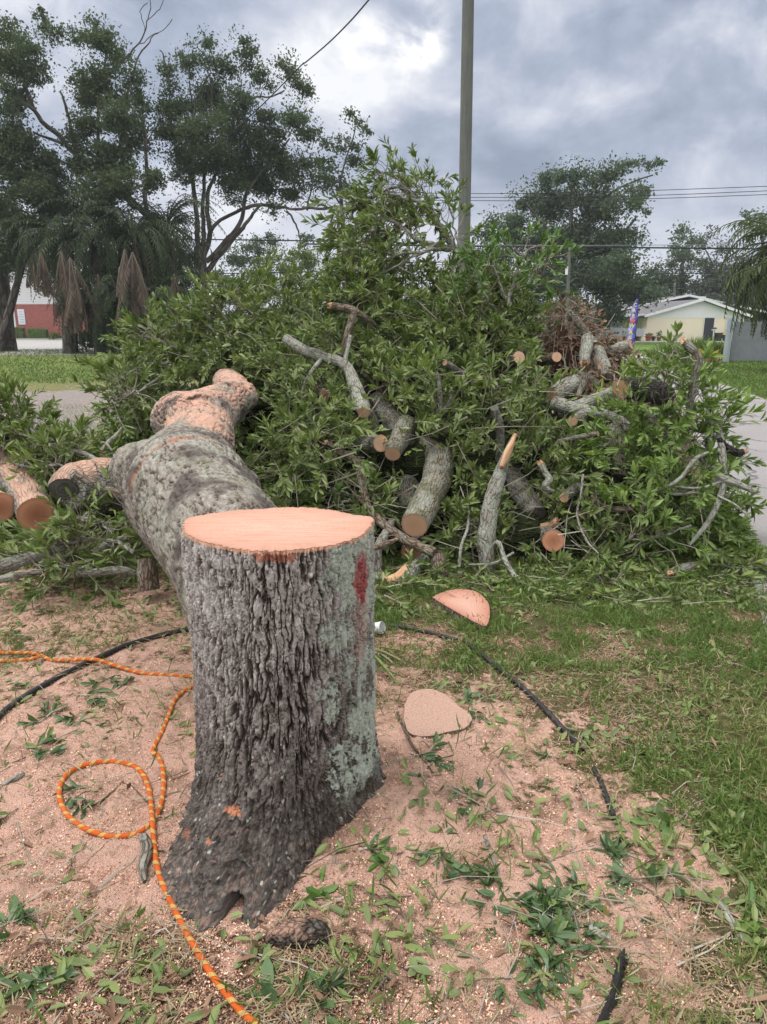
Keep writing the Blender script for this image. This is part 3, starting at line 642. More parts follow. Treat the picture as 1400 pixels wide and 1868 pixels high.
# ------------------------------------------------------------------ palms
def fronds(mb, dead, c, n, ln, elev=(-25, 85), twist=0, mat=None, seg=9, nl=16, droop=1.0, az=None, wl=.030, ll=.42):
    for _ in range(n):
        a = (rng.random() * 360 if az is None else az[0] + (az[1] - az[0]) * rng.random()); e = R(elev[0] + (elev[1] - elev[0]) * rng.random()); a = R(a)
        h = np.array((math.cos(a), math.sin(a), 0)); L_ = ln * (.8 + .35 * rng.random())
        t = np.linspace(0, 1, seg); P = [np.array(c, float)]; ang = e
        for k in range(1, seg):
            ang -= droop * (R(9) + R(12) * k / seg); ang = max(ang, R(-86))
            P.append(P[-1] + (h * math.cos(ang) + np.array((0, 0, math.sin(ang)))) * L_ / (seg - 1))
        P = np.array(P); T = unit(np.gradient(P, axis=0)); side = unit(np.cross(T, np.array((0, 0, 1.)) + h * .01)); up = np.cross(side, T)
        V, F, bc = tube(P, np.linspace(.035, .008, seg), 4); mb.add(V, F, rnd=.5)
        tt = np.linspace(.18, .99, nl); B = np.stack([np.interp(tt, t, P[:, k]) for k in range(3)], 1); TT_ = unit(np.stack([np.interp(tt, t, T[:, k]) for k in range(3)], 1))
        SS = unit(np.stack([np.interp(tt, t, side[:, k]) for k in range(3)], 1)); UU = np.cross(SS, TT_)
        for sg in (-1, 1):
            D = TT_ * .75 + SS * sg * .8 + rng.normal(size=(nl, 3)) * .10 + np.array((0, 0, -.35 if not dead else -.9))
            l_ = ll * np.sin(np.clip(tt, .12, .97) * math.pi) ** .5 * (.8 + .3 * rng.random(nl))
            V, F, k = leaves(B, D, UU, l_, wl, .2, .25, True); mb.add(V, F, rnd=np.repeat(np.clip(rng.random() * .6 + .3 * rng.random(nl), 0, 1), k))
def palm(label, u, d, crowns, nfr, ln, dead=6, lit=False, tr=8, deadspots=()):
    base = np.array((W(u, 640, d)[0], d, 0.0)); root = tag(empty('palm_tree', base), label, 'palm')
    tm, lv, dm = MB(), MB(), MB()
    for (cu, cv) in crowns:
        c = W(cu, cv, d + rng.normal() * .5)
        V, F, bc = tube(catmull([(*base[:2], -.1), tuple((base * .5 + c * .5)), tuple(c)], 6), np.linspace(tr * mpp(d), tr * .7 * mpp(d), 13), 9, .2, 1, 5); tm.add(V, F, bc=bc)
        fronds(lv, False, c, nfr, ln)
        if dead: fronds(dm, True, c + np.array((0, 0, -.15)), dead, ln * .75, (-75, -30), nl=18, wl=.04, az=(180, 360), droop=.8)
    for (cu, cv, n_, l2) in deadspots:
        c = W(cu, cv, d - 2.6); fronds(dm, True, c, n_, l2, (-87, -62), nl=24, wl=.04, az=(0, 360), droop=.12, ll=.6)
    mk('trunk', np.concatenate(tm.V) - base, [np.concatenate(f) for f in tm.F.values()], M['bark_far'], root, {'bc': np.concatenate(tm.A['bc'])})
    mk('fronds', np.concatenate(lv.V) - base, [np.concatenate(f) for f in lv.F.values()], M['palm_lit' if lit else 'palm'], root, {'rnd': np.concatenate(lv.A['rnd'])}, False)
    if dm.V: mk('dead_fronds', np.concatenate(dm.V) - base, [np.concatenate(f) for f in dm.F.values()], M['palm_dead'], root, {'rnd': np.concatenate(dm.A['rnd'])}, False)
    return root
palm('palm with long brown dead fronds, second from the left edge', 128, 39.5, [(122,440)], 69, 3.8, 8, tr=16, deadspots=[(112,458,5,3.0),(128,470,7,3.2),(75,460,5,1.8),(136,500,5,2.6),(122,540,4,1.6)])
palm('dark palm in the middle of the palm thicket', 205, 40.5, [(195,430)], 75, 3.9, 5, deadspots=[(178,500,4,1.6)])
palm('palm with tan dead fronds at the right of the thicket', 255, 39.8, [(245,430)], 75, 3.9, 8, deadspots=[(242,460,7,3.6),(228,455,5,2.8),(252,490,5,2.6)])
palm('palm beside the rounded oak at the thicket right end', 305, 41, [(305,415)], 69, 3.8, 6, deadspots=[(318,500,7,2.4)])
palm('low palm growing at the foot of the thicket, left', 178, 38.8, [(175,545)], 66, 3.5, 3)
palm('low palm growing at the foot of the thicket, middle', 230, 38.6, [(228,555)], 72, 3.5, 3)
palm('low palm growing at the foot of the thicket, right', 290, 38.8, [(288,550)], 72, 3.4, 3)
palm('palm with hanging green fronds beside the left edge oak', -4, 42, [(58,425)], 60, 3.5, 3, deadspots=[(58,470,2,1.6)])
palm('low palm between thicket and rounded oak', 325, 40, [(325,560)], 51, 3.1, 2)
palm('large palm with drooping olive fronds at the right edge', 1440, 24, [(1440,450)], 80, 2.9, 6, True, 9)
palm('smaller palm hanging low over the grey fence', 1440, 23, [(1442,510)], 50, 2.3, 3, True, 9)
# dark undergrowth filling the foot of the thicket
tree('undergrowth', 'dark undergrowth filling the foot of the palm thicket', 42, [(225,642,3),(225,620,2),(225,600,2)], [],
    [(u, v + 8 * random.random(), 22) for u in range(165, 345, 22) for v in (470, 505, 540, 575, 605)] + [(u, 625, 14) for u in range(150, 345, 18)], 'palm', 1.3, .26, depth=1.5, cat='shrub', twig=False)

# ------------------------------------------------------------------ buildings
def wx(u, d): return (u - 700) / FPX * zc(d, 1.2)
def wz(v, d): return W(700, v, d)[2]
M['yellow'] = flat('cream_yellow_wall', (.90, .80, .66), .85, .1, .04, 1.2)
M['gable'] = flat('pale_blue_gable_boards', (.82, .82, .86), .8, .1, .03, 1)
M['shingle'] = flat('grey_shingle', (.16, .155, .165), .9, .1, .2, 6)
M['trim'] = flat('white_trim', (.78, .79, .82), .6)
M['door'] = flat('dark_door', (.045, .05, .065), .6)
M['glass'] = flat('window_glass', (.20, .24, .28), .15, .5)
M['glass2'] = flat('pale_window_shade', (.55, .60, .66), .4, .5)
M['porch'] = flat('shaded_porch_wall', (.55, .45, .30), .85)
def prism(mb, x0, x1, ze, xa, za, y0, y1, th=.0, **kw):
    V = [(x0, y0, 0), (x1, y0, 0), (x1, y0, ze), (xa, y0, za), (x0, y0, ze)]
    V = np.array(V + [(a, y1, c) for a, _, c in V])
    mb.add(V, [np.array([(0, 1, 2, 3, 4), (9, 8, 7, 6, 5)]), np.array([(0, 5, 6, 1), (1, 6, 7, 2), (0, 4, 9, 5)])], **kw)
def roofslab(mb, xe, ze, xa, za, y0, y1, t=.16, over=.45):
    d = np.array((xe - xa, 0, ze - za)); d = d / np.linalg.norm(d); e = np.array((xe, 0, ze)) + d * over; n = np.array((-d[2], 0, d[0])); n = n if n[2] > 0 else -n
    a = np.array((xa, 0, za))
    V = []
    for y_ in (y0, y1):
        for p in (a, e): V += [p + n * .02 + (0, y_, 0), p + n * (t + .02) + (0, y_, 0)]
    V = np.array(V); mb.add(V, np.array([(0, 1, 3, 2), (4, 6, 7, 5), (0, 2, 6, 4), (1, 5, 7, 3), (2, 3, 7, 6), (0, 4, 5, 1)]))
d = 68.0; x0, x1, xa = wx(1180, d), wx(1356, d), wx(1276, d); zb = 0; ze = wz(577, d); za = wz(549, d)
org = np.array((x0, d, 0))
H = tag(empty('house', org), 'single storey cream yellow house with pale gable and grey roof beyond the road', 'house')
def P_(name, mb, m, parent=None, sm=False): return mk(name, np.concatenate(mb.V) - org, [np.concatenate(f) for f in mb.F.values()], m, parent or H, None, sm)
m = MB(); m.box(((x0 + x1) / 2, d + 6, ze / 2 - .0), (x1 - x0, 12, ze)); P_('wall', m, M['yellow'])
m = MB(); V = np.array([(x0, d - .03, ze - .15), (x1, d - .03, ze - .15), (x1, d - .03, ze + .02), (xa, d - .03, za), (x0, d - .03, ze + .02)]); V = np.vstack([V, V + (0, 12.0, 0)])
m.add(V, [np.array([(0, 1, 2, 3, 4), (9, 8, 7, 6, 5)]), np.array([(0, 5, 6, 1), (1, 6, 7, 2), (2, 7, 8, 3), (3, 8, 9, 4), (4, 9, 5, 0)])]); P_('gable', m, M['gable'])
m = MB(); roofslab(m, x0, ze, xa, za, d - .5, d + 12.5); roofslab(m, x1, ze, xa, za, d - .5, d + 12.5); rf = P_('roof', m, M['shingle'])
m = MB(); roofslab(m, x0, ze, xa, za, d - .56, d - .505, .22); roofslab(m, x1, ze, xa, za, d - .56, d - .505, .22); P_('fascia', m, M['trim'], rf)
m = MB(); m.box((xa + .1, d + .3, za + .25), (.5, .4, .3)); P_('ridge_vent', m, M['trim'], rf)
du0, du1 = wx(1284, d), wx(1301.5, d)
m = MB(); m.box(((du0 + du1) / 2, d - .03, 1.03), (du1 - du0, .06, 2.06)); dr = P_('door', m, M['door'])
m = MB()
for sx in (-1, 1): m.box(((du0 + du1) / 2 + sx * ((du1 - du0) / 2 + .04), d - .035, 1.05), (.07, .08, 2.12))
m.box(((du0 + du1) / 2, d - .035, 2.14), (du1 - du0 + .16, .08, .07)); P_('frame', m, M['trim'], dr)
m = MB(); m.box((du1 - .12, d - .09, 1.0), (.06, .06, .14)); P_('handle', m, M['trim'], dr)
wu0, wu1 = wx(1325, d), wx(1350, d)
m = MB(); m.box(((wu0 + wu1) / 2, d - .02, 1.5), (wu1 - wu0, .05, 1.1)); wd = P_('window', m, M['glass2'])
m = MB(); m.box(((wu0 + wu1) / 2, d - .04, 2.09), (wu1 - wu0 + .2, .1, .1)); m.box((wu0 - .05, d - .04, 1.5), (.08, .1, 1.2)); m.box(((wu0 + wu1) / 2, d - .04, .92), (wu1 - wu0 + .2, .1, .08)); P_('frame', m, M['trim'], wd)
# the wing behind and to the left, with porch
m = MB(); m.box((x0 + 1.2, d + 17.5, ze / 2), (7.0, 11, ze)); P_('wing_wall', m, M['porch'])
m = MB(); xb = wx(1247, d + 12); zb2 = wz(541.5, d + 12); roofslab(m, x0 - 2.2, ze, xb, zb2, d + 11.4, d + 23, .16); roofslab(m, xb + (xb - x0 + 2.2), ze, xb, zb2, d + 11.4, d + 23, .16); wr = P_('wing_roof', m, M['shingle'])
m = MB(); roofslab(m, x0 - 2.2, ze, xb, zb2, d + 11.33, d + 11.39, .22); roofslab(m, xb + (xb - x0 + 2.2), ze, xb, zb2, d + 11.33, d + 11.39, .22); P_('fascia', m, M['trim'], wr)
m = MB(); m.box((x0 - 1.5, d + 7, ze + .12), (3.0, 12, .16)); m.box((x0 - 5.5, d + 16, ze + .0), (8, 9, .18)); P_('porch_roof', m, M['shingle'])
m = MB(); m.box((x0 - 1.5, d + .95, ze + .1), (3.02, .06, .26)); P_('porch_fascia', m, M['trim'])
m = MB(); m.box((x0 - 5.5, d + 11.45, ze), (8.02, .06, .26)); P_('carport_fascia', m, M['trim'])
for px in (x0 - 2.8, x0 - 6.8, x0 - 9.2):
    m = MB(); m.box((px, d + (1.3 if px > x0 - 3 else 11.8), ze / 2), (.16, .16, ze)); P_('post', m, M['trim'])
m = MB(); m.box((x0 - .03, d + 4, 1.3), (.06, 1.2, 1.3)); P_('window', m, M['glass'])
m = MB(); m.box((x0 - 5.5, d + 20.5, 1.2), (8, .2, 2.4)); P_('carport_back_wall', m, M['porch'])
# grey pickup in the carport
def car():
    d_ = 66.5; cx = wx(1117, d_); o = np.array((cx, d_, 0)); root = tag(empty('parked_car', o), 'silver pickup parked under the carport left of the cream house', 'car')
    body = flat('silver_paint', (.48, .50, .54), .3, .5); blk = M['rubber']
    prof = [(-2.6,.45),(2.45,.45),(2.6,.6),(2.6,1.05),(2.5,1.12),(.9,1.12),(.78,1.16),(.35,1.72),(-.75,1.76),(-1.25,1.18),(-2.35,1.05),(-2.65,.85)]
    def ext(pr, w_, z=0):
        n = len(pr); V = np.array([(a, -w_, b) for a, b in pr] + [(a, w_, b) for a, b in pr]); j = np.arange(n); k = (j + 1) % n
        return V, [j[None, :], (j + n)[None, ::-1], np.stack([j, k, k + n, j + n], 1)]
    V, F = ext(prof, .88); mk('body', V, F, body, root, None, False)
    V, F = ext([(.62,1.2),(.28,1.64),(-.7,1.67),(-1.05,1.2)], .90); mk('window', V, F, M['glass'], root, None, False)
    for sx in (-1.65, 1.6):
        for sy in (-.86, .86):
            V, F, bc = tube([(0, -.12, 0), (0, .12, 0)], .39, 20); wv_, wf = V + np.array((sx, sy, .39)), F
            n = 20; V2 = np.vstack([wv_, wv_[:n].mean(0), wv_[n:].mean(0)]); j = np.arange(n); k = (j + 1) % n
            wh = mk('wheel', V2, [wf, np.stack([k, j, np.full(n, 2 * n)], 1), np.stack([j + n, k + n, np.full(n, 2 * n + 1)], 1)], blk, root, None, False)
            V, F, bc = tube([(0, -.13, 0), (0, .13, 0)], [.2, .2], 12); n = 12; V = V + np.array((sx, sy, .39)); V2 = np.vstack([V, V[:n].mean(0), V[n:].mean(0)]); j = np.arange(n); k = (j + 1) % n
            mk('rim', V2, [F, np.stack([k, j, np.full(n, 2 * n)], 1), np.stack([j + n, k + n, np.full(n, 2 * n + 1)], 1)], body, wh, None, False)
    m = MB(); m.box((2.6, -.75, .85), (.06, .15, .3)); mk('tail_light', m.V[0], list(np.concatenate(f) for f in m.F.values()), flat('red_lamp', (.4, .03, .03)), root, None, False)
    m = MB(); m.box((2.65, 0, .52), (.12, 1.7, .18)); mk('bumper', m.V[0], list(np.concatenate(f) for f in m.F.values()), M['trim'], root, None, False)
    root.rotation_euler = (0, 0, R(-6))
car()
# pots and small plants along the house wall
def potted(label, u, v, s, mat='leaf', pot=True, hgt=.6, colr=(.40, .12, .08)):
    d_ = 67.2; o = np.array((wx(u, d_), d_, 0.03)); root = tag(empty('potted_plant', o), label, 'potted plant')
    r = s
    if pot:
        V, F, bc = tube([(0, 0, 0), (0, 0, r * .9), (0, 0, r * 1.1), (0, 0, r * 1.3)], [r * .6, r * .8, r * .95, r * .95], 14); j = np.arange(14)
        V2 = np.vstack([V, V[-14:].mean(0) - (0, 0, .02)]); mk('pot', V2, [F, np.stack([j + 42, (j + 1) % 14 + 42, np.full(14, 56)], 1)], flat('pot_clay', colr, .8), root, None, False)
    n = 90; P = np.array((0, 0, r * 1.25 + hgt * .35)) + rdir(n) * np.array((r * 1.0, r * 1.0, hgt * .45)) * (rng.random(n) ** .4)[:, None]
    V, F, k = leaves(P, rdir(n) + np.array((0, 0, .5)), rdir(n), .16, .035, .3, .2, True); mk('foliage', V, F, M[mat], root, {'rnd': np.repeat(rng.random(n), k)}, False)
potted('potted plant in a red pot by the house wall', 1185, 615, .34, 'oak', hgt=.25)
potted('small dark pot between the red pot and the taller plant', 1194, 617, .18, 'oak', hgt=.15, colr=(.12, .06, .05))
potted('taller potted plant in a brown pot against the cream wall', 1204.5, 612, .24, 'oak', hgt=.75, colr=(.2, .1, .07))
potted('small leafy plant at the cream wall left of the door', 1236, 612, .12, 'leaf', hgt=.9, colr=(.5, .5, .48))
potted('bushy dark shrub at the porch corner behind the flag', 1166, 612, .3, 'palm', hgt=1.0, colr=(.25, .2, .15))
# lawn tractor and little post
d_ = 67; o = np.array((wx(1320, d_), d_, 0)); root = tag(empty('lawn_mower', o), 'yellow and black riding mower parked by the house window', 'lawn mower')
m = MB(); m.box((0, 0, .42), (1.1, .7, .30)); m.box((-.35, 0, .62), (.5, .5, .25)); mk('body', np.concatenate(m.V), [np.concatenate(f) for f in m.F.values()], flat('mower_black', (.03, .03, .03)), root, None, False)
m = MB(); m.box((.25, 0, .72), (.45, .5, .14)); m.box((.48, 0, .90), (.1, .5, .3)); mk('seat', np.concatenate(m.V), [np.concatenate(f) for f in m.F.values()], flat('mower_yellow', (.75, .5, .05)), root, None, False)
for sx in (-.4, .4):
    V, F, bc = tube([(sx, -.36, .22), (sx, .36, .22)], .22, 14); V2 = np.vstack([V, V[:14].mean(0), V[14:].mean(0)]); j = np.arange(14); k = (j + 1) % 14
    mk('wheel', V2, [F, np.stack([k, j, np.full(14, 28)], 1), np.stack([j + 14, k + 14, np.full(14, 29)], 1)], M['rubber'], root, None, False)
o = np.array((wx(1305, 66), 66, 0)); root = tag(empty('garden_light', o), 'thin garden light on a stake right of the house door', 'garden light')
m = MB(); m.box((0, 0, .55), (.035, .035, 1.1)); mk('stake', m.V[0], list(np.concatenate(f) for f in m.F.values()), M['rubber'], root, None, False)
m = MB(); m.box((0, 0, 1.14), (.28, .2, .08)); m.box((0, 0, 1.2), (.14, .12, .05)); mk('head', np.concatenate(m.V), [np.concatenate(f) for f in m.F.values()], M['rubber'], root, None, False)
# feather flag
d_ = 50.0; o = np.array((wx(1153, d_), d_, 0)); s = mpp(d_, 1.5)
FL = tag(empty('feather_flag', o), 'tall blue feather banner flag reading CAR WASH by the road', 'flag')
outl = [(1145,631),(1146.5,600),(1148,575),(1150.5,556),(1154,548),(1158.5,544),(1160.5,552),(1161,570),(1160.5,600),(1158,631.5)]
zf = lambda v: W(700, v, d_)[2]
xx = lambda u: (u - 1153) * s
rows = []
for v in np.linspace(631, 545, 24):
    l = np.interp(v, [545, 548, 556, 575, 600, 631], [1158, 1155.5, 1151, 1149, 1147, 1144.5]); r = np.interp(v, [545, 552, 570, 600, 631], [1159.5, 1160.5, 1161.2, 1160.5, 1158])
    rows.append([(xx(l + (r - l) * t), .05 * math.sin(v * .35 + t * 3), max(zf(v), .05)) for t in np.linspace(0, 1, 6)])
V = np.array(rows).reshape(-1, 3); i = np.arange(23)[:, None] * 6; j = np.arange(5)[None]; F = np.stack([i + j, i + j + 1, i + 7 + j, i + 6 + j], -1).reshape(-1, 4)
V = np.vstack([V, V + (0, .012, 0)]); F = np.vstack([F, F[:, ::-1] + len(V) // 2])
def flag_mat(nb, b):
    p = nb.obj(); x, y, z = nb.sep(p)[:3]
    n = nb.noise(p, 5, 4, .6)
    return {'Base Color': nb.mix(nb.step(nb.math('ADD', x, nb.math('MULTIPLY', n, .25)), .12, .26), (.36, .33, .72), (.12, .11, .50))}
mk('banner', V, F, material('blue_banner_cloth', flag_mat, .8, .1), FL, None, False)
V, F, bc = tube([(xx(1159.3), .03, 0), (xx(1161.3), .03, zf(600)), (xx(1161.9), .03, zf(565)), (xx(1159.8), .03, zf(545)), (xx(1158), .03, zf(543))], [.03, .03, .025, .02, .015], 8); mk('pole', V, F, M['rubber'], FL)
my = flat('banner_yellow', (.85, .80, .30)); mp = flat('banner_pink', (.80, .16, .22))
for ch, u, v, hgt in (('C', 1154.5, 556, .34), ('A', 1153.6, 566.5, .36), ('R', 1153.0, 576, .38), ('W', 1151.6, 594, .42), ('A', 1150.6, 606, .46), ('S', 1149.8, 616, .46), ('H', 1149.3, 626, .46)):
    cu = bpy.data.curves.new('letter', 'FONT'); cu.body = ch; cu.size = hgt * .92; cu.align_x = 'CENTER'; cu.extrude = .004; cu.offset = .006
    t = bpy.data.objects.new('tmp', cu); col.objects.link(t); dg = bpy.context.evaluated_depsgraph_get(); me = bpy.data.meshes.new_from_object(t.evaluated_get(dg)); bpy.data.objects.remove(t)
    me.materials.clear(); me.materials.append(my); l = bpy.data.objects.new('letter', me); col.objects.link(l); l.parent = FL; l.location = (xx(u), -.075, zf(v) - hgt * .32); l.rotation_euler = (R(90), R(4), 0)
m = MB(); m.box((xx(1152.3), -.08, zf(585)), (.34, .012, .12)); m.box((xx(1152.6), -.08, zf(585) + .10), (.2, .012, .09)); m.box((xx(1151.5), -.08, zf(585) - .09), (.1, .012, .08)); m.box((xx(1153.9), -.08, zf(585) - .09), (.1, .012, .08))
mk('emblem', np.concatenate(m.V), [np.concatenate(f) for f in m.F.values()], mp, FL, None, False)
# grey fence at the right edge
d_ = 30.0; fx = wx(1330, d_); o = np.array((fx, d_, 0)); FN = tag(empty('fence', o), 'grey wooden panel fence with round end post under the palm', 'fence')
M['fence'] = flat('weathered_boards_shadow_toned', (.21, .22, .25), .85, .1, .12, 5); M['fence_post'] = flat('grey_post_wood', (.33, .37, .41), .85, .1, .15, 8)  # board grey darkened so its colour carries the shadow lying on the fence
zt = wz(587, d_)
V, F, bc = tube([(0, 0, -.1), (0, 0, .9), (0, 0, wz(583, d_))], [.13, .125, .115], 12); j = np.arange(12)
V = np.vstack([V, V[-12:].mean(0)]); mk('post', V, [F, np.stack([j + 24, (j + 1) % 12 + 24, np.full(12, 36)], 1)], M['fence_post'], FN, None, False)
m = MB(); m.box((.95, .08, zt / 2 + .05), (1.5, .04, zt - .1)); mk('panel', m.V[0], list(np.concatenate(f) for f in m.F.values()), M['fence'], FN, None, False)
m = MB()
for k in range(16): m.box((1.78 + k * .17, .10 + .01 * (k % 2), zt / 2 + .03 + .02 * (k % 3)), (.15, .025, zt - .05))
mk('boards', np.concatenate(m.V), [np.concatenate(f) for f in m.F.values()], M['fence'], FN, None, False)
m = MB(); m.box((2.2, .16, .5), (4.2, .06, .1)); m.box((2.2, .16, zt - .3), (4.2, .06, .1)); mk('rail', np.concatenate(m.V), [np.concatenate(f) for f in m.F.values()], M['fence'], FN, None, False)
# plants in front of the fence
def clump(name, label, u, d_, n, rad, hgt, mat, ll, wl, cat='shrub', up=1.2):
    o = np.array((wx(u, d_), d_, 0)); P = rdir(n) * np.array((rad, rad * .7, hgt * .5)) * (rng.random(n) ** .5)[:, None]; P[:, 2] = np.abs(P[:, 2]) * 1.3
    V, F, k = leaves(P, rdir(n) + np.array((0, 0, up)), rdir(n), ll * (.6 + .7 * rng.random(n)), wl, .3, .3, False)
    b = mk(name, V, F, M[mat], None, {'rnd': np.repeat(rng.random(n), k)}, False); b.location = o; tag(b, label, cat)
clump('yellow_shrub', 'yellow variegated shrub at the bed beside the fence post', 1292, 30, 420, .55, .55, 'croton', .30, .035)
clump('red_groundcover', 'dark red leaved low plants under the yellow shrub', 1290, 29.5, 300, .75, .16, 'leaf_brown', .2, .03)
clump('grass_clump', 'soft tall light green grass clump left of the yellow shrub', 1228, 29.5, 900, .75, .55, 'grass', .55, .012, 'grass clump', 2.5)
clump('grass_clump', 'light green grass clump between the yellow shrub and the fence post', 1308, 32, 700, .6, .7, 'grass', .55, .012, 'grass clump', 2.5)
clump('grass_clump', 'tall grass clump behind the yellow shrub', 1278, 36, 700, .9, .7, 'grass', .6, .014, 'grass clump', 2.5)
# left building
d_ = 74.0; M['siding'] = material('white_siding', lambda nb, b: {'Base Color': nb.mix(nb.step(nb.math('FRACT', nb.math('MULTIPLY', nb.sep(nb.obj())[2], 4.6)), .86, .98), (.74, .73, .76), (.42, .41, .46))}, .8, .1)
def brick(nb, b):
    o = nb.n('ShaderNodeTexBrick'); x, y, z = nb.sep(nb.obj())[:3]; nb.set(o.inputs['Vector'], nb.comb(x, z, 0.0))
    o.inputs['Scale'].default_value = 4.0; o.inputs['Color1'].default_value = (.30, .075, .07, 1); o.inputs['Color2'].default_value = (.42, .13, .11, 1); o.inputs['Mortar'].default_value = (.36, .25, .22, 1); o.inputs['Mortar Size'].default_value = .02
    return {'Base Color': o.outputs[0]}
M['brick'] = material('red_brick', brick, .9, .1)
bx0, bx1 = wx(-40, d_), wx(290, d_); zs = wz(555, d_); o = np.array((bx0, d_, 0)); org = o
B = tag(empty('building', o), 'white sided building with red brick base seen behind the left oak and palms', 'building')
def PB(name, mb, m, parent=None): return mk(name, np.concatenate(mb.V) - o, [np.concatenate(f) for f in mb.F.values()], m, parent or B, None, False)
m = MB(); m.box(((bx0 + bx1) / 2, d_ + 5, zs + 2.2), (bx1 - bx0, 10.0, 4.4)); PB('siding', m, M['siding'])
m = MB(); c0 = wx(30.5, d_); m.box(((c0 + bx1) / 2, d_ + 5, zs / 2), (bx1 - c0 - .02, 9.9, zs)); PB('brick_base', m, M['brick'])
m = MB(); m.box(((bx0 + c0) / 2, d_ + 4.96, zs / 2), (c0 - bx0, 10.05, zs)); PB('white_pier', m, flat('white_rough_wall', (.72, .71, .72), .9, .1, .12, 4))
m = MB(); m.box(((bx0 + bx1) / 2, d_ + 5, zs + 4.5), (bx1 - bx0 + .8, 10.8, .25)); PB('roof', m, M['shingle'])
m = MB(); m.box((wx(42, d_), d_ - .0, (wz(564, d_) + wz(592, d_)) / 2), (12.5 * mpp(d_), .08, wz(564, d_) - wz(592, d_))); sg = PB('notice_board', m, flat('white_board', (.70, .73, .78), .5))
m = MB()
for k in range(5): m.box((wx(42, d_) + .04 * (k % 2) - .02, d_ - .045, wz(569 + 4.6 * k, d_)), (.34 + .08 * ((k * 7) % 3), .012, .045))
PB('lettering', m, flat('faded_print', (.32, .34, .48)), sg)
m = MB(); m.box(((c0 + bx1) / 2, 72.9, .22), (bx1 - c0, .3, .44)); tag(m.build('low_wall', flat('grey_wall', (.17, .18, .20)), origin=np.array((c0, 72.9, 0))), 'low grey wall at the foot of the brick building', 'wall')
for lab, u0, u1, v in (('clipped green hedge left of the narrow gap, beside the left oak', 24, 44, 597), ('clipped bright green hedge in front of the low grey wall', 51, 86, 600)):
    dd = 72.6; a, b_ = wx(u0, dd), wx(u1, dd); h = wz(v, dd); o2 = np.array(((a + b_) / 2, dd, 0)); n = 1500
    P = (rng.random((n, 3)) - .5) * np.array((b_ - a, .7, h)) + np.array((0, 0, h / 2)); V, F, k = leaves(P, rdir(n), rdir(n) + np.array((0, 0, 1)), .14, .04, .3, .1, True)
    V2 = MB(); V2.add(V, F, rnd=np.repeat(rng.random(n), k)); V2.box((0, 0, h / 2), (b_ - a - .1, .5, h - .08), rnd=.1); hb = V2.build('hedge', M['leaf_bright' if u0 > 50 else 'leaf'], smooth=False); hb.location = o2; tag(hb, lab, 'hedge')
clump('yellow_shrub', 'small yellow green shrub at the road beside the palms', 99, 72.4, 260, .5, .9, 'yellow_tree', .3, .06)

# ------------------------------------------------------------------ utility poles and wires
def pole_mat(nb, b):
    p = nb.obj(); s = nb.scale(p, (1, 1, .03)); n = nb.noise(s, 45, 5, .65); m_ = nb.noise(p, 2.5, 4, .6)
    c = nb.mix(n, (.07, .073, .070), (.21, .215, .20)); c = nb.mix(nb.math('MULTIPLY', nb.step(m_, .45, .7), .4), c, (.17, .18, .14))
    c = nb.mix(nb.math('MULTIPLY', nb.step(nb.noise(s, 80, 3, .5), .62, .7), .6), c, (.03, .026, .022))
    return {'Base Color': c, 'Normal': nb.bump(n, .01)}
M['pole'] = material('weathered_pole_wood', pole_mat, .9, .15)
def upole(label, ub, d_, ut, vt, r0, r1, arm=None, m='pole'):
    b0 = np.array((wx(ub, d_), d_, 0)); t = W(ut, vt, d_); root = tag(empty('utility_pole', b0), label, 'utility pole')
    Cc = np.linspace(b0 - (0, 0, .2), t, 24); V, F, bc = tube(Cc, np.linspace(r0, r1, 24), 20, .03, 2, 2); V = np.vstack([V, V[-20:].mean(0)]); j = np.arange(20)
    mk('pole', V - b0, [F, np.stack([j + 460, (j + 1) % 20 + 460, np.full(20, 480)], 1)], M[m], root)
    return root, b0
dP = 17.0
pr, pb = upole('thick wooden utility pole rising behind the pile in the centre', 845, dP, 856.5, -110, .150, .120)
pr2, _ = upole('thin distant utility pole right of centre with a white insulator', 1035, 55, 1039.5, 449, .15, .11)
m = MB(); m.box((0, 0, 0), (.16, .16, .55)); q = mk('insulator', m.V[0] + (W(1034, 494, 54.7) - np.array(pr2.location)), list(np.concatenate(f) for f in m.F.values()), M['trim'], pr2, None, False)
upole('distant utility pole behind the tall leafy branch', 619, 58, 617, 378, .16, .12)
upole('thin grey pole standing behind the house roof', 1231, 80, 1231.5, 516, .13, .11)
M['wire'] = flat('black_wire', (.02, .02, .022), .6); M['wire_l'] = flat('grey_wire', (.22, .24, .27), .5)
def wire(label, pts, r, m='wire', tied=None):
    P = catmull([W(u, v, d_) for u, v, d_ in pts], 10); V, F, bc = tube(P, r, 6); o = P[0]
    q = mk('power_line', V - o, F, M[m]); q.location = o; tag(q, label, 'power line')
wire('overhead service cable slanting across the sky through the left oak crowns', [(690,-20,14),(673,0,14.5),(640,38,15.5),(600,78,17),(560,112,18.5),(545,124,19),(480,190,22),(400,262,26),(320,320,30),(240,368,33),(150,415,37),(80,450,40),(20,470,42)], .014)
wire('uppermost of the thin high power lines right of the pole', [(700,351,56),(860,353,55),(1000,352,55),(1200,347,53),(1450,338,50)], .022, 'wire')
wire('middle one of the thin high power lines right of the pole', [(700,360,56),(860,360,55),(1000,359.5,55),(1200,356,53),(1450,346,50)], .022, 'wire')
wire('lowest one of the thin high power lines right of the pole', [(700,365,56),(860,366,55),(1000,366,55),(1200,362,53),(1450,353,50)], .022, 'wire')
wire('thick black cable passing across the grey green oak', [(560,445,57),(700,447,56),(858,449,55),(1040,450.5,55),(1200,452,55),(1500,455,55)], .060)
wire('pale cable just above the thick black cable', [(700,445,56),(858,446.5,55),(1040,448.0,55),(1200,447,55),(1500,447,55)], .024, 'wire_l')
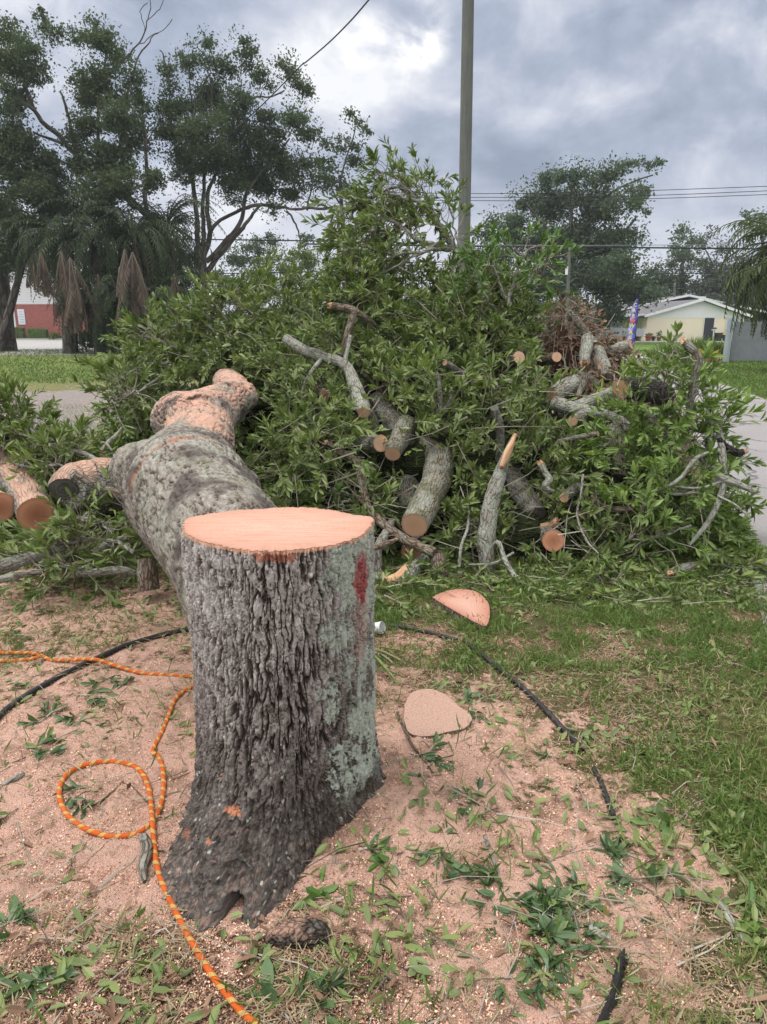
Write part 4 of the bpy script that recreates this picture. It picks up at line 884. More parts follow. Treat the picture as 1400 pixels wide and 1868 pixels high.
wire('upper one of two low cables crossing the oak and house trees', [(700,478,56),(858,480,55),(1040,491,55),(1200,492,55),(1500,488,55)], .026)
wire('lower one of two low cables crossing the oak and house trees', [(700,495,56),(858,497,55),(1040,499,55),(1200,499.5,55),(1500,495,55)], .032)
wire('black cable on the left running behind the rounded oak', [(200,440,60),(345,437,59),(470,438,58),(617,440,58)], .050)
wire('lower black cable on the left behind the rounded oak', [(345,500,60),(500,497,59),(617,495,58)], .040)
wire('thin faint wire above the house, slanting up to the right', [(1150,532,60),(1200,528,62),(1260,522,64)], .02)
# ------------------------------------------------------------------ the stump
SC = np.array((-.32, 2.07))
def polar(pts):
    a = [(math.atan2(y, x), math.hypot(x, y)) for x, y in pts]; a.sort()
    th = np.array([t for t, _ in a]); r = np.array([q for _, q in a])
    return np.concatenate([th - 2 * math.pi, th, th + 2 * math.pi]), np.tile(r, 3)
def smooth_interp(tab, th, k=.10):
    r = 0
    for o, wt in ((-k, .25), (0, .5), (k, .25)): r = r + wt * np.interp(th + o, *tab)
    return r
toppx = [(345,945),(400,935),(480,929),(560,926),(610,932),(645,940),(680,943),(674,962),(640,985),(595,997),(540,1003),(480,1006),(425,999),(380,990),(348,978),(333,960)]
tp = [W(u, v, 1) for u, v in toppx]
TT = polar([(W(u, v, 1)[0] * (-.6 / (W(u, v, 1)[2] - 1.6)) - SC[0], (-.6 / (W(u, v, 1)[2] - 1.6)) - SC[1]) for u, v in toppx])
bd = [(0,.345),(20,.365),(40,.31),(65,.28),(90,.28),(115,.29),(140,.33),(165,.35),(180,.345),(195,.36),(210,.40),(225,.47),(240,.50),(255,.485),(268,.47),(280,.37),(295,.275),(310,.245),(325,.25),(345,.30)]
BT = polar([(r * math.cos(R(t)), r * math.sin(R(t))) for t, r in bd])
def stump_r(th, z):
    top = smooth_interp(TT, th, .06); base = smooth_interp(BT, th, .13)
    deg = np.degrees(th) % 360
    root = np.exp(-((deg - 243) / 32) ** 2)                   # the big root bulges higher up
    f = np.exp(-np.maximum(z, 0) / (.115 + .09 * root)) * (1) 
    sh = root * sstep(z, .42, .12)
    f = np.clip(np.maximum(f, sh * .80 * np.clip(1.12 - z / .42, 0, 1)), 0, 1)
    mid = top * (1 - .015 * np.sin(math.pi * np.clip(z, 0, 1)))
    return mid + (base - mid) * f
nt_, nz_ = 880, 560
th = np.arange(nt_) / nt_ * 2 * math.pi
zz_ = np.linspace(-.06, 1.0, nz_)
TH, ZZ = np.meshgrid(th, zz_)
rr = stump_r(TH, ZZ)
cx, sx = np.cos(TH) * .3, np.sin(TH) * .3
wx = .045 * (fbm(cx * 9, sx * 9, ZZ * 5, 3, 51) - .5); wy = .045 * (fbm(cx * 9 + 7, sx * 9, ZZ * 5, 3, 52) - .5)
stretch = 3.6 - 2.2 * sstep(ZZ, .35, .05)
wx = wx + .010 * (fbm(cx * 60, sx * 60, ZZ * 34, 3, 53) - .5); wy = wy + .010 * (fbm(cx * 60 + 9, sx * 60, ZZ * 34, 3, 54) - .5)
a = 2 * fbm((cx + wx) * 39, (sx + wy) * 39, ZZ * stretch * 1.7 + 3, 3, 60, .6) - 1
b2 = 2 * fbm((cx + wx) * 55, (sx + wy) * 55, ZZ * 24, 3, 61, .6) - 1
fur = sstep(np.abs(a), 0, .13); fur2 = sstep(np.abs(b2), 0, .10)
plate = fbm(cx * 60, sx * 60, ZZ * 22, 3, 63)
ridge = fur * (.55 + .45 * fur2) * (.8 + .4 * plate)
micro = fbm((cx + wx) * 110, (sx + wy) * 110, ZZ * 60, 3, 62)
low = sstep(ZZ, .38, .08)
amp = .0155 * (1 - .45 * low) * (.75 + .5 * vnoise(cx * 5, sx * 5, ZZ * 3, 7))
disp = amp * (ridge - .75) + .012 * (plate - .5) + .009 * (micro - .5)
disp += low * (.050 * (fbm(cx * 12, sx * 12, ZZ * 10, 5, 64, .6) - .5) + .020 * (fbm(cx * 48, sx * 48, ZZ * 42, 4, 66, .6) - .5))
deg = np.degrees(TH) % 360
rim = sstep(ZZ, .975, 1.0)
disp *= (1 - rim * .5)
# hollow between two root toes, at the foot of the big root
hol = np.exp(-(((deg - 257.5) / 2.6) ** 4)) * sstep(ZZ, .055, .035)
toe = .035 * sstep(ZZ, .12, .03) * (np.exp(-((deg - 249) / 4) ** 2) + np.exp(-((deg - 266) / 4) ** 2))
rr2 = rr + disp - .08 * hol + toe * (1 - hol)
topz = ZZ + rim * .004 * (fbm(cx * 60, sx * 60, 0, 3, 70) - .5)
V = np.stack([SC[0] + rr2 * np.cos(TH), SC[1] + rr2 * np.sin(TH), topz], -1)
V[..., 2] += np.where(ZZ < .12, .03 * (fbm(cx * 20, sx * 20, 0, 3, 71) - .5), 0)
i = np.arange(nz_ - 1)[:, None] * nt_; j = np.arange(nt_)[None]; k = (j + 1) % nt_
F = np.stack([i + j, i + k, i + nt_ + k, i + nt_ + j], -1).reshape(-1, 4)
def stump_mat(nb, b):
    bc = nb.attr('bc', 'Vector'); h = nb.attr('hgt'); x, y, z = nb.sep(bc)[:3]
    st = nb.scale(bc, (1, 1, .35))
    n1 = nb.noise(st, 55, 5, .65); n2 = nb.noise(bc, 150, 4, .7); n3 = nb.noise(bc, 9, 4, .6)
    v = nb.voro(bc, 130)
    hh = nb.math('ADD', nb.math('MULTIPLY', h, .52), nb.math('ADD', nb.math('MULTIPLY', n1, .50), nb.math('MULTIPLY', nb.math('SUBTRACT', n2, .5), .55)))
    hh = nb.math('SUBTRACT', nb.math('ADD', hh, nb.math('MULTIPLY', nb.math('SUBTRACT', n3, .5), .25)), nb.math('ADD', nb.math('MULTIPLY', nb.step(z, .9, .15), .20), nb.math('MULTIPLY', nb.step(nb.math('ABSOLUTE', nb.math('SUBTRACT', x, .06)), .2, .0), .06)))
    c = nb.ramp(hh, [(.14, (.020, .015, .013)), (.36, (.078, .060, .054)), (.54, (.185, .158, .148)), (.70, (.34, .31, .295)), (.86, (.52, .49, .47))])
    # damp black foot
    damp = nb.step(nb.math('ADD', z, nb.math('MULTIPLY', nb.math('SUBTRACT', nb.noise(bc, 6, 5, .6), .5), .45)), .50, .12)
    dc = nb.ramp(nb.math('ADD', nb.math('MULTIPLY', n1, .6), nb.math('MULTIPLY', n2, .5)), [(.33, (.020, .016, .014)), (.56, (.072, .060, .053)), (.74, (.20, .18, .165))])
    c = nb.mix(nb.math('MULTIPLY', damp, .85), c, dc)
    side = nb.step(nb.math('ADD', x, nb.math('MULTIPLY', nb.math('SUBTRACT', n3, .5), .22)), .10, .22)
    # green grey lichen on the right flank
    band = nb.step(nb.math('ABSOLUTE', nb.math('SUBTRACT', z, .50)), .52, .30)
    l1 = nb.noise(nb.scale(bc, (1, 1, .7)), 13, 5, .62); l2 = nb.noise(bc, 60, 4, .6)
    lsum = nb.math('ADD', nb.math('MULTIPLY', l1, .7), nb.math('ADD', nb.math('MULTIPLY', l2, .42), nb.math('MULTIPLY', side, .19)))
    lm = nb.step(nb.math('ADD', lsum, nb.math('MULTIPLY', nb.math('SUBTRACT', n2, .5), .22)), .70, .735)
    lm = nb.math('MULTIPLY', lm, nb.math('MULTIPLY', nb.step(x, -.02, .08), nb.step(z, .10, .22)))
    c = nb.mix(nb.math('MULTIPLY', lm, .92), c, nb.mix(n2, (.27, .31, .26), (.45, .49, .43)))
    gt = nb.math('MULTIPLY', side, nb.math('MULTIPLY', nb.step(nb.math('ADD', n1, nb.math('MULTIPLY', nb.math('SUBTRACT', n2, .5), .8)), .48, .62), nb.math('MULTIPLY', nb.step(z, .35, .6), .4)))
    c = nb.mix(gt, c, (.30, .30, .24))
    # mossy dark streak below
    ms = nb.math('MULTIPLY', nb.math('MULTIPLY', side, nb.step(l1, .52, .36)), nb.step(z, .75, .5))
    c = nb.mix(nb.math('MULTIPLY', ms, .6), c, (.045, .04, .02))
    # small lichen dots
    dots = nb.math('MULTIPLY', nb.step(nb.voro(bc, 48), .24, .16), nb.step(nb.noise(bc, 17, 3, .5), .50, .58))
    c = nb.mix(nb.math('MULTIPLY', dots, .8), c, (.42, .44, .40))
    # red painted mark on the right
    px = nb.math('DIVIDE', nb.math('SUBTRACT', nb.attr('ang'), -17.0), 10.0)
    pz = nb.math('DIVIDE', nb.math('SUBTRACT', z, .865), .085)
    pd = nb.math('ADD', nb.math('MULTIPLY', px, px), nb.math('MULTIPLY', pz, pz))
    pm = nb.step(nb.math('ADD', pd, nb.math('MULTIPLY', nb.math('SUBTRACT', n1, .5), 3.0)), 1.3, .4)
    c = nb.mix(nb.math('MULTIPLY', pm, .8), c, nb.mix(n2, (.17, .012, .018), (.42, .035, .05)))
    pz2 = nb.math('DIVIDE', nb.math('SUBTRACT', z, .72), .16)
    pd2 = nb.math('ADD', nb.math('MULTIPLY', px, px), nb.math('MULTIPLY', pz2, pz2))
    c = nb.mix(nb.math('MULTIPLY', nb.step(nb.math('ADD', pd2, nb.math('MULTIPLY', nb.math('SUBTRACT', n1, .5), 2.2)), 1.0, .3), .35), c, (.32, .06, .06))
    # chainsaw scars showing orange wood near the foot
    def scar(ang, zc_, wa, wz, s):
        a_ = nb.math('DIVIDE', nb.math('SUBTRACT', nb.attr('ang'), ang), wa); b_ = nb.math('DIVIDE', nb.math('SUBTRACT', z, zc_), wz)
        d_ = nb.math('ADD', nb.math('MULTIPLY', a_, a_), nb.math('MULTIPLY', b_, b_))
        return nb.math('MULTIPLY', nb.step(nb.math('ADD', d_, nb.math('MULTIPLY', nb.math('SUBTRACT', nb.noise(bc, 75, 5, .75), .5), 6.5)), 1.0, .2), s)
    sc_ = nb.math('MAXIMUM', scar(-112.5, .222, 5.0, .014, .9), nb.math('MAXIMUM', scar(-119, .155, 2, .008, .7), nb.math('MAXIMUM', scar(-125, .30, 3, .006, .4), scar(-140, .09, 5, .016, .35))))
    c = nb.mix(sc_, c, nb.mix(n2, (.42, .14, .06), (.66, .30, .17)))
    # the peeled strip just below the rim in front
    rs = nb.math('MULTIPLY', nb.step(nb.math('ABSOLUTE', nb.math('SUBTRACT', nb.attr('ang'), -84.0)), 16, 12), nb.step(nb.math('ADD', z, nb.math('MULTIPLY', nb.math('SUBTRACT', n1, .5), .05)), .968, .974))
    c = nb.mix(nb.math('MULTIPLY', rs, .9), c, nb.mix(n1, (.20, .06, .04), (.46, .20, .13)))
    rm = nb.math('MULTIPLY', nb.step(nb.math('ADD', z, nb.math('MULTIPLY', nb.math('SUBTRACT', n1, .5), .03)), .988, .994), 1.0)
    c = nb.mix(rm, c, (.66, .38, .26))
    # sawdust caught on the foot
    nz = nb.sep(nb.nrm())[2]
    du = nb.math('MULTIPLY', nb.step(nb.math('ADD', nz, nb.math('MULTIPLY', nb.math('SUBTRACT', nb.noise(bc, 60, 4, .7), .5), 1.6)), .78, 1.0), nb.step(z, .36, .12))
    c = nb.mix(nb.math('MULTIPLY', du, .30), c, (.40, .24, .18))
    b.inputs['Roughness'].default_value = .88
    return {'Base Color': c, 'Normal': nb.bump(nb.math('ADD', nb.math('ADD', n1, nb.math('MULTIPLY', n2, .8)), nb.math('MULTIPLY', lm, .5)), .0045)}
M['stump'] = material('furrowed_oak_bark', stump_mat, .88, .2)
org = np.array((SC[0], SC[1], 0))
stump = tag(empty('tree_stump', org), 'waist-high oak stump with furrowed grey bark, red paint mark and fresh flat cut top', 'tree stump')
BC = np.stack([rr * np.cos(TH), rr * np.sin(TH), ZZ], -1)
ang = np.degrees(np.arctan2(np.sin(TH), np.cos(TH)))
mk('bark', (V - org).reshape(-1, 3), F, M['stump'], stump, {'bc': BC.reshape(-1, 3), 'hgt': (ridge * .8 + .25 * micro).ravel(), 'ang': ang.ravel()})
# cut face: concentric grid inside the rim, with saw marks as real relief
nr = 70
tr_ = np.linspace(0, 1, nr) ** .8
rimv = V[-1] - org
P = rimv[None, :, :] * np.array((1, 1, 0)) * tr_[:, None, None]
sawz = 1.0 + .0045 * (fbm(P[..., 0] * 5, P[..., 1] * 70, 0, 3, 80) - .5) + .006 * (fbm(P[..., 0] * 6, P[..., 1] * 10, 0, 3, 81) - .5) + .004 * sstep(P[..., 1] + .1 * P[..., 0], .03, .035)
P[..., 2] = sawz * (1 - tr_[:, None] ** 12) + rimv[None, :, 2] * tr_[:, None] ** 12 + .001
i = np.arange(nr - 1)[:, None] * nt_; j = np.arange(nt_)[None]; k = (j + 1) % nt_
F2 = np.stack([i + j, i + nt_ + j, i + nt_ + k, i + k], -1).reshape(-1, 4)
bcx = P.copy(); bcx[..., 2] = tr_[:, None] * .9
mk('cut_face', P.reshape(-1, 3), F2, M['cut_top'], stump, {'bc': bcx.reshape(-1, 3)})

# ------------------------------------------------------------------ the felled trunk behind it
def Wp(u, v, d, r):                       # r in metres
    return (*W(u, v, d), r)
def tp(u, v, d, r): return (*W(u, v, d), r)
TR = [[tp(468, 1135, 2.62, .26), tp(430, 1020, 2.95, .275), tp(386, 962, 3.35, .30), tp(354, 915, 3.72, .335), tp(342, 895, 4.0, .35), tp(346, 855, 4.28, .30), tp(362, 818, 4.5, .235), tp(364, 787, 4.8, .23), tp(372, 765, 5.1, .21)],
      [tp(368, 768, 4.9, .22), tp(394, 748, 5.2, .18), tp(422, 730, 5.55, .15), tp(424, 712, 6.0, .145), tp(414, 698, 6.5, .13)],
      [tp(362, 775, 4.75, .22), tp(325, 764, 4.85, .19), tp(304, 758, 4.9, .14)],
      [tp(410, 732, 5.4, .17), tp(446, 722, 5.5, .12), tp(464, 715, 5.5, .07)],
      [tp(400, 915, 3.7, .25), tp(455, 898, 3.8, .14), tp(475, 893, 3.82, .085)],
      [tp(330, 885, 3.95, .30), tp(268, 862, 4.15, .20), tp(240, 850, 4.25, .15)]]
mb = MB()
for k, path in enumerate(TR):
    P = catmull(path, 8); C, r = P[:, :3], P[:, 3]
    V, F, bc = tube(C, r, 28)
    n = len(C); c0 = len(V); c1 = c0 + 1
    V = np.vstack([V, C[0], C[-1] + (C[-1] - C[-2]) * .5])
    j = np.arange(28); F3 = np.concatenate([np.stack([(j + 1) % 28, j, np.full(28, c0)], 1), np.stack([(n - 1) * 28 + j, (n - 1) * 28 + (j + 1) % 28, np.full(28, c1)], 1)])
    mb.add(V, [F, F3])
src = mb.build('trunk_source', M['bark'], smooth=True)
md = src.modifiers.new('r', 'REMESH'); md.mode = 'VOXEL'; md.voxel_size = .0095; md.use_smooth_shade = True
md = src.modifiers.new('s', 'SMOOTH'); md.factor = .5; md.iterations = 22
dg = bpy.context.evaluated_depsgraph_get(); ev = src.evaluated_get(dg); me = ev.to_mesh()
n = len(me.vertices); V = np.empty(n * 3, np.float32); me.vertices.foreach_get('co', V); V = V.reshape(-1, 3).astype(float)
NN = np.empty(n * 3, np.float32); me.vertices.foreach_get('normal', NN); NN = NN.reshape(-1, 3).astype(float)
nf = len(me.polygons); lt = np.empty(len(me.loops), np.int32); me.loops.foreach_get('vertex_index', lt); F = lt.reshape(nf, 4) if len(lt) == nf * 4 else None
ev.to_mesh_clear(); sm = src.data; bpy.data.objects.remove(src); bpy.data.meshes.remove(sm)
for p_ in TR: SEEN.append(catmull([(*q[:3], q[3]) for q in p_], 6))
cl = catmull(TR[0][:-2] + TR[1][:], 14); C = cl[:, :3]; T, A, B = frames(C)
S = np.concatenate([[0], np.cumsum(np.linalg.norm(np.diff(C, axis=0), axis=1))])
idx = np.empty(n, int)
for s in range(0, n, 8000): idx[s:s + 8000] = ((V[s:s + 8000, None] - C[None]) ** 2).sum(2).argmin(1)
D = V - C[idx]; al = (D * T[idx]).sum(1)
bc = np.stack([(D * A[idx]).sum(1), (D * B[idx]).sum(1), S[idx] + al], 1)
q = bc + .04 * (np.stack([fbm(*(bc * 9 + o).T, 3, 90 + o) for o in range(3)], 1) - .5)
a = 2 * fbm(q[:, 0] * 38, q[:, 1] * 38, q[:, 2] * 9, 3, 95, .6) - 1
fz = sstep(np.abs(a), 0, .12); pl = fbm(q[:, 0] * 60, q[:, 1] * 60, q[:, 2] * 35, 3, 96)
s = bc[:, 2]; KS = 1.30 + .20 * (V[:, 0] + 1.1)
V = V + NN * (.012 * (fz - .7) + .010 * (pl - .5) + .028 * (fbm(*(bc * 4).T, 3, 97) - .5))[:, None]
kerf = np.exp(-((s - KS) / .009) ** 2) * (NN[:, 2] > .25)
V -= NN * (.02 * kerf)[:, None]
dus = sstep(s, 1.62, 2.05) * .66 + .22 * np.exp(-((s - 1.2) / .2) ** 2)
def trunk_mat(nb, b):
    bc = nb.attr('bc', 'Vector'); h = nb.attr('hgt'); du = nb.attr('dus'); kf = nb.attr('kerf')
    st = nb.scale(bc, (1, 1, .4)); n1 = nb.noise(st, 48, 5, .65); n2 = nb.noise(bc, 140, 4, .7); p = nb.pos()
    hh = nb.math('ADD', nb.math('MULTIPLY', h, .48), nb.math('ADD', nb.math('MULTIPLY', n1, .52), nb.math('MULTIPLY', nb.math('SUBTRACT', n2, .5), .6)))
    c = nb.ramp(hh, [(.22, (.014, .010, .008)), (.44, (.085, .066, .053)), (.62, (.205, .178, .150)), (.84, (.40, .375, .335))])
    l = nb.step(nb.math('ADD', nb.math('MULTIPLY', nb.noise(bc, 6, 5, .6), .7), nb.math('MULTIPLY', nb.noise(bc, 50, 4, .6), .4)), .54, .64)
    c = nb.mix(nb.math('MULTIPLY', nb.math('MULTIPLY', l, nb.step(n1, .4, .56)), .55), c, nb.mix(n2, (.26, .29, .23), (.46, .49, .42)))
    g = nb.step(nb.noise(nb.vmath('ADD', bc, (3, 1, 0)), 3.2, 5, .6), .55, .68)
    c = nb.mix(nb.math('MULTIPLY', g, .45), c, (.16, .165, .09))
    dk = nb.step(nb.math('ADD', nb.noise(nb.vmath('ADD', bc, (1, 6, 0)), 3.6, 4, .6), nb.math('MULTIPLY', n1, .12)), .54, .66)
    c = nb.mix(nb.math('MULTIPLY', dk, .75), c, (.055, .042, .04))
    nz = nb.sep(nb.nrm())[2]
    dm = nb.math('ADD', nb.math('ADD', du, nb.math('MULTIPLY', nb.math('SUBTRACT', nb.noise(p, 5, 5, .68), .5), 1.5)), nb.math('MULTIPLY', nb.math('SUBTRACT', nb.noise(p, 55, 4, .7), .5), 1.0))
    dm = nb.math('MULTIPLY', nb.step(dm, .44, .74), nb.step(nz, .0, .6))
    c = nb.mix(nb.math('MULTIPLY', dm, nb.step(nb.math('ADD', hh, nb.math('MULTIPLY', dm, .25)), .34, .62)), c, nb.mix(nb.noise(p, 170, 3, .7), (.40, .225, .16), (.70, .43, .33)))
    c = nb.mix(nb.math('MINIMUM', nb.math('MULTIPLY', kf, 1.5), .9), c, (.42, .15, .08))
    return {'Base Color': c, 'Normal': nb.bump(nb.math('ADD', n1, n2), .006)}
M['trunk'] = material('felled_trunk_bark', trunk_mat, .9, .2)
trunk = tag(empty('felled_trunk', (-.9, 3.8, 0)), 'thick felled oak trunk lying behind the stump, its crotch dusted with sawdust', 'felled tree')
org = np.array((-.9, 3.8, 0))
kspread = np.exp(-((s - KS) / .03) ** 2) * (NN[:, 2] > .25) * sstep(fbm(*(bc * 14).T, 3, 99), .35, .6)
mk('bark', V - org, F, M['trunk'], trunk, {'bc': bc, 'hgt': fz * .75 + .3 * pl, 'dus': dus, 'kerf': np.maximum(kerf, .5 * kspread)})

# ------------------------------------------------------------------ logs, limbs and sticks
def endcap(C, r, at_end, seg, parent, m, org, seed, rough=.0, name='cut_face', V=None, off=.0015):
    ring = (V[-seg:] if at_end else V[:seg])
    c = ring.mean(0); t = (C[-1] - C[-2]) if at_end else (C[0] - C[1]); t = t / np.linalg.norm(t)
    nr = 5; T = np.linspace(0, 1, nr)[1:]
    P = np.concatenate([[c], (c + (ring - c) * T[:, None, None]).reshape(-1, 3)]) + t * off
    if rough: P[:-seg] += t * (rough * r * 2.4 * (rng.random(len(P) - seg) - .25))[:, None]
    j = np.arange(seg); k = (j + 1) % seg
    Fs = [np.stack([np.zeros(seg, int), 1 + j, 1 + k], 1)]
    q = [np.stack([1 + i * seg + j, 1 + (i + 1) * seg + j, 1 + (i + 1) * seg + k, 1 + i * seg + k], 1) for i in range(nr - 2)]
    if not at_end: Fs[0] = Fs[0][:, ::-1]; q = [f[:, ::-1] for f in q]
    A = unit(ring[0] - c); B = np.cross(t, A)
    rel = P - c
    bc = np.stack([(rel * A).sum(1), (rel * B).sum(1), np.concatenate([[0], np.repeat(T, seg)])], 1)
    bc[:, :2] += seed * .37
    return mk(name, P - org, [Fs[0], np.concatenate(q)], m, parent, {'bc': bc})
_ls = [0]
def limb(name, label, path, m='bark', cat='branch', cuts=(1, 0), cutm='cut', seg=14, group=None, px=True, rough=.09, side=None, splinter=0, n=6):
    """path: (u, v, d, half width in photo pixels). cuts: (start, end)"""
    _ls[0] += 1; sd = _ls[0]
    P = np.array([(*W(u, v, d), q * mpp(d, W(u, v, d)[2])) for u, v, d, q in path]) if px else np.array(path, float)
    P = catmull(P, n); C, r = P[:, :3], np.maximum(P[:, 3], .002)
    if px: SEEN.append(P.copy())
    if len(path) > 1:
        s = np.concatenate([[0], np.cumsum(np.linalg.norm(np.diff(C, axis=0), axis=1))])
        wob = r[:, None] * .22 * np.stack([fbm(s * 9, sd, k * 3.3, 2, 5) - .5 for k in range(3)], 1)
        wob[0] = 0; C = C + wob
        r = r * (1 + .22 * (fbm(s * 11, sd + .5, 0, 2, 8) - .5))
    V, F, bc = tube(C, r, seg, rough, 8, sd)
    o = C[len(C) // 2] * np.array((1, 1, 1.0)); 
    root = tag(empty(name, o), label, cat, group)
    mk('bark', V - o, F, M[m], root, {'bc': bc})
    for e, c in zip((False, True), cuts):
        rr_ = r[-1] if e else r[0]
        if c == 1: endcap(C, rr_, e, seg, root, M[cutm], o, sd, V=V)
        elif c == 2: endcap(C, rr_, e, seg, root, M['split'], o, sd, rough=1.0, V=V, name='splintered_end')
        else: endcap(C, rr_, e, seg, root, M[m], o, sd, V=V, name='end')
    for sp in side or ():
        Q = np.array([(*W(u, v, d), q * mpp(d)) for u, v, d, q in sp]); Q = catmull(Q, 5)
        if 'right edge of the bush' not in label: SEEN.append(Q.copy())
        V2, F2, b2 = tube(Q[:, :3], np.maximum(Q[:, 3], .0015), 7, .05, 8, sd + 40)
        mk('side_branch', V2 - o, F2, M[m], root, {'bc': b2})
    return root
L = limb
L('log', 'thick mossy log leaning at the pile front, ringed cut end above a curved branch', [(756,958,4.50,25),(778,915,4.80,27),(798,872,5.08,28),(800,838,5.3,25),(772,814,5.6,20)], 'bark_mossy', 'log', (1, 0))
L('log', 'log under the thick mossy log, only its reddish cut end showing', [(752,1008,4.62,19),(748,975,4.95,19),(745,905,5.25,19),(742,850,5.45,20),(736,795,5.7,22),(712,762,5.9,18),(685,725,6.1,14)], 'bark', 'log', (1, 0), 'cut_red')
L('log', 'left one of two fresh cut log ends side by side in the pile', [(695,809,5.2,15.5),(668,812,5.4,17),(640,832,5.7,17)], 'bark_pale', 'log', (1, 0))
L('log', 'right lower one of two fresh cut log ends side by side in the pile', [(716,828,5.15,15.5),(728,804,5.35,18),(742,770,5.6,18)], 'bark_mossy', 'log', (1, 0))
L('branch', 'pale bent branch across the left of the pile with a small round cut end', [(664,752,5.42,12),(656,728,5.62,15),(645,697,5.78,12),(628,664,5.9,10),(590,650,6.0,9.5),(552,638,6.1,10.5),(522,618,6.2,9)], 'bark_pale', 'branch', (1, 0), side=[[(628,664,5.9,5),(634,640,5.95,4),(640,612,6.0,4)], [(590,650,6.0,4),(560,690,5.8,3),(550,720,5.7,2)]])
L('branch', 'orange tipped forked branch standing high on the left of the pile', [(606,558,6.3,6.5),(630,562,6.3,7.5),(652,570,6.3,6.5),(680,588,6.35,3.5),(690,600,6.4,2)], 'bark_brown', 'branch', (2, 0), side=[[(648,566,6.3,6.5),(640,590,6.25,7),(632,618,6.2,6),(626,650,6.15,5)]])
L('branch', 'dark branch lying behind the pale bent branch', [(660,680,6.1,6),(690,705,6.1,7),(710,735,6.1,8),(730,770,6.1,9)], 'bark_brown', 'branch', (0, 0))
L('branch', 'long thin crooked branch curving down past the stump to the ground', [(598,808,5.1,5),(622,822,5.05,5),(652,845,4.95,6),(662,885,4.85,7),(674,930,4.75,8),(705,960,4.6,9),(745,988,4.5,9.5),(795,1008,4.38,10.5)], 'bark_brown', 'branch', (2, 0), side=[[(640,838,4.98,3),(600,815,5.1,2.5),(570,800,5.15,2)], [(674,930,4.75,3),(650,905,4.8,2),(630,880,4.85,2)]])
L('log', 'short branch log hanging down with a cut end near the grass', [(811,1072,4.28,10.5),(805,1048,4.33,13),(796,1012,4.4,13)], 'bark_brown', 'log', (1, 0), 'cut_old')
L('branch', 'crooked pale limb rising at the stump right side', [(686,1070,4.25,13),(690,1035,4.38,9),(690,1002,4.45,9),(708,966,4.6,7.5),(716,950,4.7,6)], 'bark', 'branch', (1, 0))
L('stick', 'short splintered tan stick beside the stump top', [(722,984,4.4,3.5),(705,992,4.38,5.5),(678,1002,4.35,5)], 'bark_brown', 'stick', (2, 0))
L('branch', 'broken lichen covered branch end on the grass right of the stump', [(732,1070,4.22,9),(748,1048,4.35,12),(774,1018,4.55,11)], 'bark_pale', 'branch', (2, 0))
L('branch', 'splintered reddish piece of wood lying beside the lichen covered broken end', [(704,1062,4.25,11),(722,1056,4.28,10),(746,1034,4.4,8)], 'split', 'branch', (2, 2))
L('branch', 'tall lichen spotted branch leaning upright with a splintered orange tip', [(889,1045,4.45,11),(887,990,4.5,16),(896,925,4.55,15),(910,872,4.6,13),(922,838,4.62,9),(938,797,4.65,4)], 'bark_pale', 'branch', (0, 2), side=[[(896,1000,4.48,5),(910,990,4.44,4.5),(922,1022,4.36,5),(947,1064,4.24,4.5)]])
L('stick', 'pale splinter of split wood on top of the upright branch', [(916,850,4.56,5),(928,822,4.57,6.5),(940,795,4.58,3)], 'split', 'stick', (2, 2))
L('stick', 'thin bare stick lying on leaves below the upright branch', [(855,1030,4.4,1.6),(900,1028,4.38,2.4),(938,1008,4.4,2.2)], 'bark_pale', 'stick', (0, 0))
L('stick', 'slim bare stick standing left of the upright branch', [(838,1034,4.45,3.2),(842,995,4.5,3),(853,965,4.6,2.6),(856,932,4.7,2)], 'bark_pale', 'stick', (0, 0))
L('log', 'log low in the pile with a round brown cut end facing right', [(1010,986,4.60,20),(990,972,4.90,20),(955,962,5.2,20)], 'bark', 'log', (1, 0), 'cut_red')
L('stick', 'broken nub of wood on the log with a brown cut end', [(1014,952,4.75,7),(1003,960,4.8,8),(975,962,4.9,6)], 'split', 'stick', (2, 0))
L('log', 'grey log slanting into the pile above the brown cut end', [(978,940,4.95,19),(955,902,5.2,22),(930,868,5.5,20)], 'bark', 'log', (0, 0))
L('log', 'cut stub poking out high on the right centre of the pile', [(947,652,6.1,12.5),(930,664,6.3,13.5),(905,680,6.5,13)], 'bark_brown', 'log', (1, 0), 'cut')
L('stick', 'short pale stick jutting out near the centre of the pile', [(812,662,5.75,5.5),(832,675,5.85,6.5),(858,694,6.0,7)], 'bark', 'stick', (1, 0))
L('branch', 'pale upright branch piece above the splintered tip', [(903,745,5.3,8),(908,768,5.35,9),(914,800,5.4,8),(910,840,5.45,6)], 'bark_pale', 'branch', (0, 0))
L('log', 'small round cut end just left of the curly branch piece', [(1029,908,4.75,8.5),(1042,897,4.9,10.5),(1062,885,5.1,10)], 'bark', 'log', (1, 0))
L('branch', 'curly peeled branch piece above the small round cut end', [(988,848,4.9,6),(995,862,4.87,6),(1003,875,4.84,7),(995,888,4.82,6),(1012,896,4.8,4)], 'bark_pale', 'branch', (2, 0))
L('stick', 'straight stick with a cut tip pointing right below the pale limb', [(1091,791,5.0,5),(1060,797,5.1,5),(1020,806,5.3,5)], 'bark', 'stick', (1, 0))
L('branch', 'long pale limb running right from the logs into the bush', [(1012,735,5.8,13),(1050,746,5.65,11),(1080,751,5.55,10),(1115,760,5.45,9),(1160,778,5.3,7),(1205,798,5.15,6),(1240,812,5.0,4)], 'bark_pale', 'branch', (0, 0), side=[[(1110,760,5.45,4),(1135,775,5.35,4),(1150,790,5.3,3)]])
L('branch', 'thick pale limb under the charred log', [(1018,752,5.9,13),(1060,740,5.85,12),(1095,726,5.85,11),(1120,715,5.85,11)], 'bark_pale', 'branch', (0, 0))
